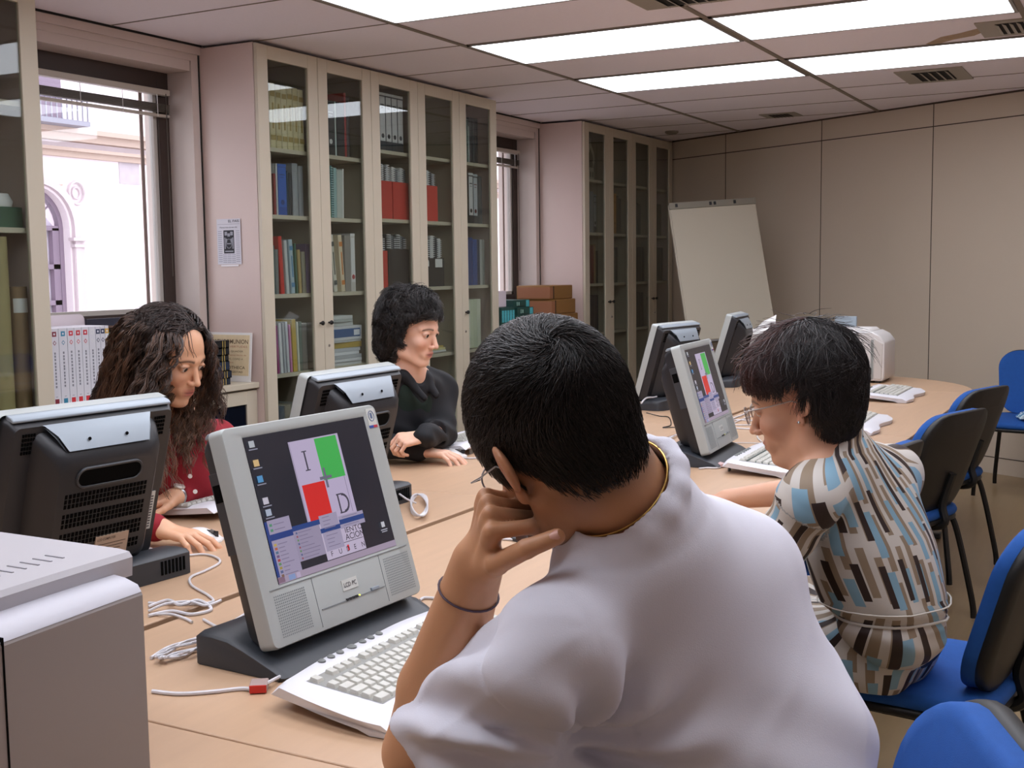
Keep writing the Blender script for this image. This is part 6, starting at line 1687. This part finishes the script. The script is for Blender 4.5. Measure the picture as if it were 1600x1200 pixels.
def woman_red():
    t = person('woman with long curly brown hair in a dark red shirt using a mouse'); s = 1.0
    M = frame(P(263, 558, 3.30), (.935, .05, -.31), (.02, 0, 1))
    nb = P(268, 652, 3.42); Ls = P(338, 690, 3.58); Rs = P(205, 702, 3.34); chest = P(282, 730, 3.47); waist = Vector((-2.60, 2.40, .74)); hip = Vector((-2.68, 2.42, .56))
    wr = PZ(252, 826, .785); elr = wr+Vector((-.24, -.05, .035)); wl = PX(272, 777, -2.31); el_ = PX(362, 742, -2.43)
    B = Blend(); head_prims(B, M, True, s)
    B.cone(M @ Vector((-.02, 0, -.04)), nb, .050, .054, .03); B.cone(nb, Ls, .05, .048, .04); B.cone(nb, Rs, .05, .048, .04)
    torso(B, nb, Ls, Rs, chest, waist, hip, (.125, .11, .13), (.088, .07, .09))
    B.chain([Ls, el_], [.045, .038], .02); B.cone(el_, wl, .038, .024, .01); B.chain([Rs, elr], [.045, .038], .02); B.cone(elr, wr, .038, .024, .01)
    Hr = frame(wr, (1, .08, -.14), (0, 0, 1)); tips = hand_prims(B, Hr, .98, curl=((.25, .35, .2), (.28, .4, .25), (.35, .45, .3), (.45, .5, .3)), spread=.14, thumb=((.030, .040, -.010), (.055, .052, -.016), (.078, .050, -.018)))
    Hl = frame(wl, (-.35, -1, -.08), (0, 0, 1)); hand_prims(B, Hl, .95, curl=(.3, .3, .35, .4))
    V, F = B.mesh(.0024); V = smooth_v(V, F, 1, .4); T = head_tint(V, M, s, '#dba886', lips='#a8504c', brow='#2a1812')
    np_mesh('body', V, F, M_skinf, t, T); eyes(M, s, t, look=(0.05, .32))
    for tp in tips[:4]: nail(tp[0], tp[1], tp[2], tp[3], t)
    S = Blend(); S.cone(nb+Vector((0, 0, -.05)), Ls, .045, .064, .04); S.cone(nb+Vector((0, 0, -.05)), Rs, .045, .064, .04)
    torso(S, nb, Ls, Rs, chest+Vector((-.0, 0, -.01)), waist, hip, (.148, .145, .16), (.112, .105, .12), .05)
    S.chain([Ls, el_], [.060, .052], .025); S.cone(el_, wl+(el_-wl).normalized()*.035, .052, .036, .012); S.chain([Rs, elr], [.060, .05], .025); S.cone(elr, wr+(elr-wr).normalized()*.02, .05, .036, .012)
    # open neck
    S.cone(nb+Vector((.04, 0, .02)), P(290, 690, 3.33)+Vector((.06, 0, 0)), .062, .040, .006, -1); S.cone(nb+Vector((.01, 0, .02)), nb+Vector((.0, 0, .14)), .07, .09, .01, -1)
    cv = np.array(chest); ev = np.array(el_); wv = np.array(wl)
    def disp(X):
        q = X-ev; ax = (wv-ev); ax = ax/np.linalg.norm(ax); tt = q @ ax
        return .0035*np.sin(tt*70+3*np.sin(X[:, 2]*40))*np.exp(-(np.linalg.norm(q, axis=1)/.12)**2)+.0025*np.sin((X[:, 1]*.8+X[:, 2])*55)+.0015*fnoise(X, 30, 5)
    V, F = S.mesh(.005, disp=disp); V = smooth_v(V, F, 1, .4); sh = np_mesh('shirt', V, F, mat('dark_red_cotton', '#8c0f20', .85, bump=.1, bscale=500), t)
    fr_ = Vector((.72, -.69, 0))
    for px, py in ((297, 744), (305, 768)):
        m = MB(); o_ = chest.copy(); p = P(px, py, 3.30); m.lathe([(0, 0), (.006, 0), (.006, .002), (0, .0025)], n=12, Mx=fr_.to_track_quat('Z', 'Y').to_matrix().to_4x4()); m.v = [v+p for v in m.v]; m.build('shirt_button', M_white, sh)
    # watch
    ax = (el_-wl).normalized(); wc = wl+ax*.012; a = ax.orthogonal().normalized(); b_ = ax.cross(a)
    m = MB(); m.loft([[wc+ax*dz+a*(r_*math.cos(q))+b_*(r_*math.sin(q)) for q in [2*math.pi*k/28 for k in range(28)]] for r_, dz in ((.029, -.008), (.0305, -.006), (.0305, .006), (.029, .008))], cap=False); wt = m.build('watch_strap', M_steel, t)
    m = MB(); up_ = Vector((.45, -.5, .75)); up_ = (up_-ax*up_.dot(ax)).normalized(); m.lathe([(0, 0), (.0155, 0), (.016, .004), (.013, .007), (0, .007)], n=20, Mx=up_.to_track_quat('Z', 'Y').to_matrix().to_4x4()); m.v = [v+wc+up_*.028 for v in m.v]; m.build('watch_face', mat('watch_face', '#d8d4cc', .2, metal=.4), wt)
    # hair
    C = Blend(); C.ell(Vector((-.018, 0, .040)), (.101, .086, .094), .01, 1, M); C.ell((-.040, 0, -.04), (.07, .082, .09), .03, 1, M)
    C.cone(M @ Vector((-.06, -.01, -.06)), M @ Vector((-.09, -.02, -.17)), .074, .074, .04)
    def hl(x, y):
        ay = np.abs(y); part = .118-.2*np.maximum(ay-.01, 0)*0
        return np.interp(x, [-.3, .0, .03, .05, .066, .08, .1], [-.5, -.5, .015, .060, .084, .104, .12])
    def mask(p):
        x, y, z = p.T; return (z > hl(x, y)) & (x < .060) & (z > -.12)
    V, F = C.mesh(.004); q = to_local(M, V, s); keep = (q[:, 2] > hl(q[:, 0], q[:, 1])-.004); F = F[keep[F].all(1)]; np_mesh('hair_cap', V, F, mat('hair_base_brown', '#1a100c', .8), t)
    # parting, then hair falling beside the face
    def flow(p):
        x, y, z = p.T; sg = np.where(y > .012, 1., -1.)
        f = np.stack([-.25-1.0*(x > .03)*(z > .03), sg*np.clip((z-.03)/.07, 0, 1)*1.2, -.6-1.2*np.clip((.08-z)/.08, 0, 1)], 1); return f
    L1 = surface_hair(C, V[keep], M, s, mask, flow, 6000, .12, 9, (.0, .010), .008, .0, (.0045, 2.0), .018)
    # long curls hanging to the chest and back
    rr = scalp_roots(900, lambda p: (p[:, 2] > -.04) & (p[:, 2] < .085) & (p[:, 0] < .052) & ((p[:, 1] < 0) | (p[:, 0] < .04)))
    ln = .21+.13*NR.rand(len(rr)); ln = np.where(rr[:, 1] > .015, ln*.85, ln)
    def pull(p, f):
        q = to_local(M, p, s); o = np.zeros_like(p); lat = np.array(M.to_3x3() @ Vector((0, 1, 0))); bk = np.array(M.to_3x3() @ Vector((-1, 0, 0)))
        near = (q[:, 0] > .040) & (q[:, 2] < .07) & (q[:, 2] > -.12); o += near[:, None]*(np.sign(q[:, 1])[:, None]*lat*.30+bk*.15)
        o += ((rr[:, 0] > .005) & (f > .3))[:, None]*(-bk)*.16; o += ((rr[:, 1] > .015))[:, None]*(-lat)*.22
        o += np.where(q[:, 1:2] < .0, 1, .35)*(f < .4)*.04*lat*np.sign(q[:, 1])[:, None]+((rr[:, 0] <= .005)*(f < .7))[:, None]*.10*bk
        return o
    L2 = curls(M, s, rr, 7, None, ln, 18, .0072, 4.0, spread=.015, pull=pull)
    for L in (L1, L2):
        base = np.array(srgb('#32211a')); tip = np.array(srgb('#75523a')); z = L[:, -1, 2]; w = np.clip((1.08-z)/.2, 0, 1)[:, None]
        tn = (base*(1-w)+tip*w)*(.45+.9*NR.rand(len(L), 1)); strands('hair', L, .0011, .0005, M_hairm, t, tn)
    legs(t, (-2.68, 2.42, .565), (1, 0, 0), (0, 1, 0), .10, mat('blue_jeans', '#27344f', .9), M_black, length=.40)
    return t

def woman_black():
    t = person('woman with short wavy black hair in a black jacket using a mouse'); s = 1.0
    M = frame(P(641, 515, 4.10), (.955, .03, -.20), (.0, 0, 1))
    nb = P(634, 580, 4.16); Ls = P(683, 609, 4.32); Rs = P(577, 606, 4.10); chest = P(634, 655, 4.25); waist = Vector((-2.56, 3.52, .74)); hip = Vector((-2.64, 3.58, .56))
    wr = PZ(661, 704, .785); elr = wr+Vector((-.22, -.12, .04)); wl = P(664, 681, 4.00); el_ = P(690, 676, 4.22)
    B = Blend(); head_prims(B, M, True, s)
    B.cone(M @ Vector((-.02, 0, -.04)), nb, .049, .052, .03); B.cone(nb, Ls, .05, .048, .04); B.cone(nb, Rs, .05, .048, .04)
    torso(B, nb, Ls, Rs, chest, waist, hip, (.12, .11, .13), (.084, .07, .09))
    B.chain([Ls, el_], [.044, .036], .02); B.cone(el_, wl, .036, .023, .01); B.chain([Rs, elr], [.044, .036], .02); B.cone(elr, wr, .036, .023, .01)
    Hr = frame(wr, (1, .22, -.12), (0, 0, 1)); tips = hand_prims(B, Hr, .95, curl=((.25, .35, .2), (.28, .4, .25), (.35, .45, .3), (.45, .5, .3)), spread=.14, thumb=((.030, .038, -.010), (.055, .048, -.016), (.075, .046, -.018)))
    fx = Vector((-.60, -.78, -.10)).normalized(); up0 = Vector((.45, -.2, .9)); up0 = (up0-fx*up0.dot(fx)).normalized(); yd = -(up0.cross(fx)); Hl = Matrix(((fx.x, yd.x, up0.x, wl.x), (fx.y, yd.y, up0.y, wl.y), (fx.z, yd.z, up0.z, wl.z), (0, 0, 0, 1)))
    tl = hand_prims(B, Hl, .95, curl=((.9, 1.0, .5), (.95, 1.0, .6), (1.0, 1.1, .6), (1.0, 1.1, .6)), spread=.05, thumb=((.032, .034, -.020), (.055, .036, -.038), (.072, .028, -.05)))
    V, F = B.mesh(.0024); V, F = largest(V, F); V = smooth_v(V, F, 1, .4); T = head_tint(V, M, s, '#e2b59c', lips='#a5504e', brow='#120d0c')
    np_mesh('body', V, F, M_skinf, t, T); eyes(M, s, t, look=(-.05, .22), iris='#2a1a14')
    # ring
    kp = Hl @ Vector((.098, -.010, -.012)); ax = (Hl.to_3x3() @ Vector((.6, 0, -.8))).normalized(); a = ax.orthogonal().normalized(); b_ = ax.cross(a)
    m = MB(); m.tube([kp+a*(.0092*math.cos(q))+b_*(.0092*math.sin(q)) for q in [2*math.pi*k/16 for k in range(16)]], .0015, 6, closed=True); m.build('finger_ring', M_steel, t)
    m = MB(); m.lathe([(0, -.004), (.004, 0), (0, .004)], n=10); e_ = M @ Vector((.002, -.086, -.034)); m.v = [v+e_ for v in m.v]; m.build('earring', M_steel, t)
    # green top
    G = Blend(); torso(G, nb, Ls, Rs, chest, waist, hip, (.13, .118, .135), (.094, .085, .10), .05); G.cone(nb+Vector((0, 0, -.06)), chest, .07, .10, .04)
    G.cone(nb+Vector((.05, 0, .03)), nb+Vector((.12, 0, -.10)), .075, .05, .008, -1); G.cone(nb, nb+Vector((0, 0, .12)), .07, .09, .01, -1)
    V, F = G.mesh(.006, disp=lambda X: .002*fnoise(X, 30, 2)); np_mesh('green_top', V, F, mat('dark_green_knit', '#16261e', .9), t)
    S = Blend(); S.cone(nb+Vector((-.01, .02, -.032)), Ls, .068, .070, .04); S.cone(nb+Vector((-.02, 0, -.035)), Rs, .064, .068, .04)
    torso(S, nb, Ls, Rs, chest+Vector((-.01, 0, -.01)), waist, hip, (.155, .15, .165), (.118, .11, .125), .05)
    S.chain([Ls, el_], [.064, .054], .03); S.cone(el_, wl-(el_-wl).normalized()*.004, .054, .038, .012); S.chain([Rs, elr], [.066, .054], .03); S.cone(elr, wr+(elr-wr).normalized()*.02, .054, .040, .012)
    # collar folded round the neck, lapels down the front
    for y in (-1, 1):
        S.chain([nb+Vector((-.055, 0, .030)), nb+Vector((-.035, y*.048, .026)), nb+Vector((.03, y*.060, -.008)), nb+Vector((.10, y*.040, -.085))], [.015, .015, .017, .014], .014)
    S.chain([nb+Vector((.045, -.005, .035)), nb+Vector((.085, -.005, -.02)), nb+Vector((.125, -.005, -.09)), nb+Vector((.14, -.005, -.24))], [.042, .036, .026, .020], .004, -1)
    ev = np.array(el_)
    V, F = S.mesh(.005, disp=lambda X: .003*np.sin((X[:, 1]+X[:, 2]*.7)*60+2*np.sin(X[:, 2]*30))+.002*fnoise(X, 25, 8)); V = smooth_v(V, F, 1, .4)
    np_mesh('jacket', V, F, mat('black_wool', '#0e1016', .8, bump=.1, bscale=400), t)
    C = Blend(); C.ell(Vector((-.014, 0, .044)), (.099, .086, .098), .01, 1, M); C.ell((-.040, 0, -.02), (.060, .073, .070), .03, 1, M); C.ell((-.050, 0, -.072), (.042, .056, .042), .03, 1, M)
    def hl(x, y): return np.interp(x, [-.3, -.02, .0, .02, .035, .055, .080, .095], [-.12, -.10, -.035, -.010, .040, .060, .074, .085])
    def mask(p):
        x, y, z = p.T; return z > hl(x, y)
    V, F = C.mesh(.004); q = to_local(M, V, s); keep = q[:, 2] > hl(q[:, 0], q[:, 1]); F = F[keep[F].all(1)]; np_mesh('hair_cap', V, F, mat('hair_base', '#0b0908', .8), t)
    def flow(p):
        x, y, z = p.T; d = p-np.array([-.03, .02, .14]); r = np.linalg.norm(d, axis=1, keepdims=True); f = d/r; low = np.clip((.05-z)/.08, 0, 1)[:, None]; bk = np.where((x > .02) & (z < .075), -.9, 0)[:, None]*np.array([[1., 0, 0]])
        return f*(1-low)+np.array([-.35, 0, -1.])*low+bk
    L = surface_hair(C, V[keep], M, s, mask, flow, 11000, lambda q: np.clip(.022+.9*(q[:, 2]-hl(q[:, 0], q[:, 1])), .022, .060)+.03*(q[:, 0] < -.03)*(q[:, 2] < .0), 9, (-.002, .010), .010, .0, (.010, 1.0), .026)
    tn = np.array(srgb('#221c1a'))*(.25+1.0*CLUMP[:, None]+.4*NR.rand(len(L), 1)); strands('hair', L, .0014, .0005, M_hairm, t, tn)
    legs(t, (-2.66, 3.58, .565), (1, 0, 0), (0, 1, 0), .10, mat('dark_trousers', '#23252d', .9), M_black, length=.40)
    return t

def pattern_mat():
    """offset rows of brown, tan and sky blue dashes on cream, laid out in the cloth's own coordinates"""
    m = bpy.data.materials.new('patterned_blouse'); m.use_nodes = True; nt = m.node_tree; N_ = nt.nodes; Lk = nt.links; b_ = N_['Principled BSDF']; b_.inputs['Roughness'].default_value = .6
    at = N_.new('ShaderNodeAttribute'); at.attribute_name = 'cloth_uv'; sp = N_.new('ShaderNodeSeparateXYZ'); Lk.new(at.outputs['Vector'], sp.inputs[0])
    def mth(op, a, b2=None, c=None):
        n = N_.new('ShaderNodeMath'); n.operation = op
        for i, q in enumerate((a, b2, c)):
            if q is None: continue
            if isinstance(q, (int, float)): n.inputs[i].default_value = q
            else: Lk.new(q, n.inputs[i])
        return n.outputs[0]
    col = None
    base = N_.new('ShaderNodeRGB'); base.outputs[0].default_value = srgb('#c6c1ba')+(1,); cur = base.outputs[0]
    for (cw, duty, ln, frac, seed, color) in ((.031, .55, .13, .55, 3.1, '#8d7c68'), (.045, .45, .11, .48, 7.7, '#7fa6bc'), (.053, .30, .14, .46, 12.3, '#2a1a16')):
        u = mth('ADD', mth('DIVIDE', sp.outputs[0], cw), seed*.37); ci = mth('FLOOR', u); cf = mth('FRACT', u)
        wn_ = N_.new('ShaderNodeTexWhiteNoise'); wn_.noise_dimensions = '1D'; Lk.new(mth('ADD', ci, seed), wn_.inputs['W'])
        v = mth('ADD', mth('DIVIDE', sp.outputs[1], ln), mth('MULTIPLY', wn_.outputs[0], 5.0)); vi = mth('FLOOR', v); vf = mth('FRACT', v)
        w2 = N_.new('ShaderNodeTexWhiteNoise'); w2.noise_dimensions = '2D'; cb = N_.new('ShaderNodeCombineXYZ'); Lk.new(ci, cb.inputs[0]); Lk.new(mth('ADD', vi, seed), cb.inputs[1]); Lk.new(cb.outputs[0], w2.inputs['Vector'])
        on = mth('MULTIPLY', mth('LESS_THAN', cf, duty), mth('LESS_THAN', vf, mth('MULTIPLY_ADD', w2.outputs[0], .35, frac)))
        on = mth('MULTIPLY', on, mth('GREATER_THAN', w2.outputs[0], .18))
        mx = N_.new('ShaderNodeMix'); mx.data_type = 'RGBA'; Lk.new(on, mx.inputs[0]); Lk.new(cur, mx.inputs[6]); mx.inputs[7].default_value = srgb(color)+(1,); cur = mx.outputs[2]
    Lk.new(cur, b_.inputs['Base Color']); return m

def woman_blouse():
    t = person('woman with short dark reddish hair and glasses in a patterned blouse, seen from behind'); s = 1.04
    M = frame(P(1258, 626, 2.45), (-.95, -.07, -.25), (0, 0, 1))
    nb = P(1300, 700, 2.50); Ls = P(1268, 775, 2.38); Rs = P(1392, 742, 2.76); chest = P(1350, 830, 2.62); waist = P(1385, 925, 2.66); hip = Vector((-.53, 2.70, .57))
    el_ = P(1190, 900, 2.48); wl = P(1150, 818, 2.64); el2 = Vector((-.72, 2.95, .84)); wr2 = Vector((-.95, 2.92, .80))
    B = Blend(); head_prims(B, M, True, s)
    B.cone(M @ (Vector((-.025, 0, -.04))*s), nb, .053, .058, .03); B.cone(M @ (Vector((.02, 0, -.07))*s), nb+Vector((-.04, 0, -.02)), .035, .05, .03)
    B.cone(nb, Ls, .05, .05, .04); B.cone(nb, Rs, .05, .05, .04)
    torso(B, nb, Ls, Rs, chest, waist, hip, (.125, .115, .135), (.085, .08, .10))
    B.chain([Ls, el_], [.050, .040], .02); B.cone(el_, wl, .040, .025, .01); B.chain([Rs, el2], [.05, .04], .02); B.cone(el2, wr2, .04, .025, .01)
    Hl = frame(wl, (-1, .1, -.15), (0, 0, 1)); hand_prims(B, Hl, .95, curl=(.4, .4, .4, .45)); H2 = frame(wr2, (-1, 0, -.1), (0, 0, 1)); hand_prims(B, H2, .95, curl=(.4, .4, .4, .45))
    V, F = B.mesh(.0026); V = smooth_v(V, F, 1, .4); T = head_tint(V, M, s, '#c8977a', lips='#9a5048', brow='#241510')
    np_mesh('body', V, F, M_skinf, t, T); eyes(M, s, t, look=(0, .2)); glasses(M, s, t, '#a89f9a', rim=.0011)
    S = Blend(); S.cone(nb+Vector((.01, 0, -.03)), Ls, .062, .054, .07); S.cone(nb+Vector((.01, 0, -.045)), Rs, .060, .058, .07)
    torso(S, nb, Ls, Rs, chest, waist, hip, (.165, .138, .165), (.120, .118, .140), .07)
    S.cone(nb, chest, .06, .09, .05); S.chain([Ls, Ls+(el_-Ls)*.95], [.054, .056], .04); S.cone(Rs, Rs+(el2-Rs)*.7, .064, .06, .03)
    S.cone(hip+Vector((.0, -.09, -.02)), hip+Vector((-.22, -.11, -.005)), .10, .085, .04); S.cone(hip+Vector((.0, .09, -.02)), hip+Vector((-.22, .11, -.005)), .10, .085, .04)
    # collar
    hd = (M.translation-nb).normalized(); a = hd.orthogonal().normalized(); b2 = hd.cross(a)
    ring = [nb+hd*.028+a*(.066*math.cos(q))+b2*(.066*math.sin(q)) for q in [2*math.pi*k/12 for k in range(13)]]
    for i in range(12): S.cone(ring[i], ring[i+1], .014, .014, .010)
    S.cone(nb+hd*.03, nb+hd*.15, .060, .075, .006, -1)
    S.cone(Ls+(el_-Ls)*.85, el_+(el_-Ls)*.5, .048, .06, .004, -1)
    S.plane((0, 0, .470), (0, 0, -1), .004)
    Lv, ev, cv, wv, hv, nv = (np.array(q) for q in (Ls, el_, chest, waist, hip, nb)); lat = np.array((Rs-Ls).normalized())
    wz = waist.z-.04
    def disp(X):
        z = X[:, 2]; a_ = -.010*np.exp(-((z-wz)/.014)**2)+.003*np.sin(z*90+4*np.sin((X @ lat)*14))*np.exp(-((z-wz+.03)/.07)**2)
        a_ += .0035*np.sin(((X-cv) @ lat)*52+z*18)*np.clip((.85-z)/.2, 0, 1)+.002*fnoise(X, 24, 6)
        q = X-Lv; ax = ev-Lv; ax = ax/np.linalg.norm(ax); tt = q @ ax; a_ += .003*np.sin(tt*85)*np.exp(-(np.linalg.norm(q-tt[:, None]*ax, axis=1)/.1)**2)*(tt > 0)
        return a_
    V, F = S.mesh(.0045, disp=disp, dmax=.02); V = smooth_v(V, F, 1, .4)
    # cloth coordinates: around / along the body, separately on the sleeve
    fr = np.cross(lat, [0, 0, 1]); ax_pts = np.array([nv, cv, wv, hv]); zz = V[:, 2]
    cx = np.interp(zz, ax_pts[::-1, 2], ax_pts[::-1, 0]); cy = np.interp(zz, ax_pts[::-1, 2], ax_pts[::-1, 1]); dx = np.stack([V[:, 0]-cx, V[:, 1]-cy], 1)
    ang = np.arctan2(dx @ lat[:2], dx @ np.array([1., 0])); u = ang*.15; vv = zz+.25*np.maximum(0, np.linalg.norm(dx, axis=1)-.05)
    q = V-Lv; ax = ev-Lv; Ln = np.linalg.norm(ax); ax = ax/Ln; tt = q @ ax; pr_ = q-tt[:, None]*ax; on = (tt > .03) & (np.linalg.norm(pr_, axis=1) < .082)
    o1 = np.cross(ax, [0, 0, 1.]); o1 /= np.linalg.norm(o1); o2 = np.cross(ax, o1); ua = np.arctan2(pr_ @ o1, pr_ @ o2)*.07
    u = np.where(on, ua+2.0, u); vv = np.where(on, tt, vv)
    sh = np_mesh('blouse', V, F, pattern_mat(), t, extra=np.stack([u, vv, np.zeros(len(V))], 1))
    # tie belt with a white cord
    m = MB(); n = 40; c0 = np.array([np.interp(wz, ax_pts[::-1, 2], ax_pts[::-1, 0]), np.interp(wz, ax_pts[::-1, 2], ax_pts[::-1, 1])])
    bl = Blend()
    def rim(z, extra):
        out = []
        for k in range(n):
            a_ = 2*math.pi*k/n; d_ = np.array([math.cos(a_), math.sin(a_), 0]); lo, hi = 0.02, .3
            o_ = np.array([c0[0], c0[1], z]); ts = np.linspace(.03, .3, 60); f_ = S.ev(o_+ts[:, None]*d_, disp=disp); i_ = np.argmax(f_ > 0); out.append(o_+d_*(ts[i_]+extra))
        return out
    m.tube([Vector(p) for p in rim(wz, .002)], .0032, 6, closed=True); m.tube([Vector(p) for p in rim(wz+.03, .003)], .0018, 5, closed=True); m.build('belt_cord', mat('cord_cream', '#c9c5bc', .6), sh)
    # hair
    C = Blend(); C.ell(Vector((-.016, 0, .048))*s, (.107*s, .092*s, .106*s), .01, 1, M); C.ell(Vector((-.040, 0, -.02))*s, (.058*s, .068*s, .070*s), .03, 1, M); C.ell(Vector((.040, 0, .058))*s, (.056*s, .074*s, .058*s), .03, 1, M)
    def hl(x, y): return np.interp(x, [-.3, -.035, -.022, -.015, .012, .022, .06, .09, .12], [-.10, -.080, -.03, .034, .036, .020, .034, .046, .06])
    def mask(p):
        x, y, z = p.T; return z > hl(x, y)+.008*np.sin(y*160)
    V, F = C.mesh(.004); q = to_local(M, V, s); keep = q[:, 2] > hl(q[:, 0], q[:, 1])+.008; F = F[keep[F].all(1)]; np_mesh('hair_cap', V, F, mat('hair_base_red', '#120a09', .8), t)
    def flow(p):
        x, y, z = p.T; d = p-np.array([-.045, .0, .155]); r = np.linalg.norm(d, axis=1, keepdims=True); f = d/r; low = np.clip((.05-z)/.10, 0, 1)[:, None]
        return f*(1-low*.6)+np.array([-.25, 0, -1.])*low*(x < .03)[:, None]+np.array([.5, 0, -.6])*(x >= .03)[:, None]*low
    L = surface_hair(C, V[keep], M, s, mask, flow, 17000, lambda q: np.clip(.012+.75*(q[:, 2]-hl(q[:, 0], q[:, 1])), .012, .060)+.018*(q[:, 0] < -.04), 8, (-.001, .006), .004, .0, (.0016, .6), .014)
    Lx = surface_hair(C, V[keep], M, s, lambda p: mask(p) & (p[:, 2] > .09), flow, 220, .06, 8, (.004, .012), .022, .0, (.004, .7), .02)
    L = np.concatenate([L, Lx])
    ql = (L[:, -1, :]-np.array(M.translation)) @ np.array(M.to_3x3() @ Vector((.9, 0, .5))); w = np.clip((ql-.03)/.09, 0, 1)[:, None]
    tn = (np.array(srgb('#1a1110'))*(1-w)+np.array(srgb('#43201a'))*w)*(.4+1.0*NR.rand(len(L), 1)); strands('hair', L, .00080, .0003, M_hairm, t, tn)
    m = MB(); m.lathe([(0, -.004), (.004, 0), (0, .004)], n=10); e_ = M @ (Vector((.004, .086, -.032))*s); m.v = [v+e_ for v in m.v]; m.build('earring', M_steel, t)
    legs(t, hip+Vector((0, 0, .0)), (-1, .02, 0), (0, 1, 0), .11, mat('blue_jeans', '#27344f', .9), M_black)
    return t
man(); woman_red(); woman_black(); woman_blouse()
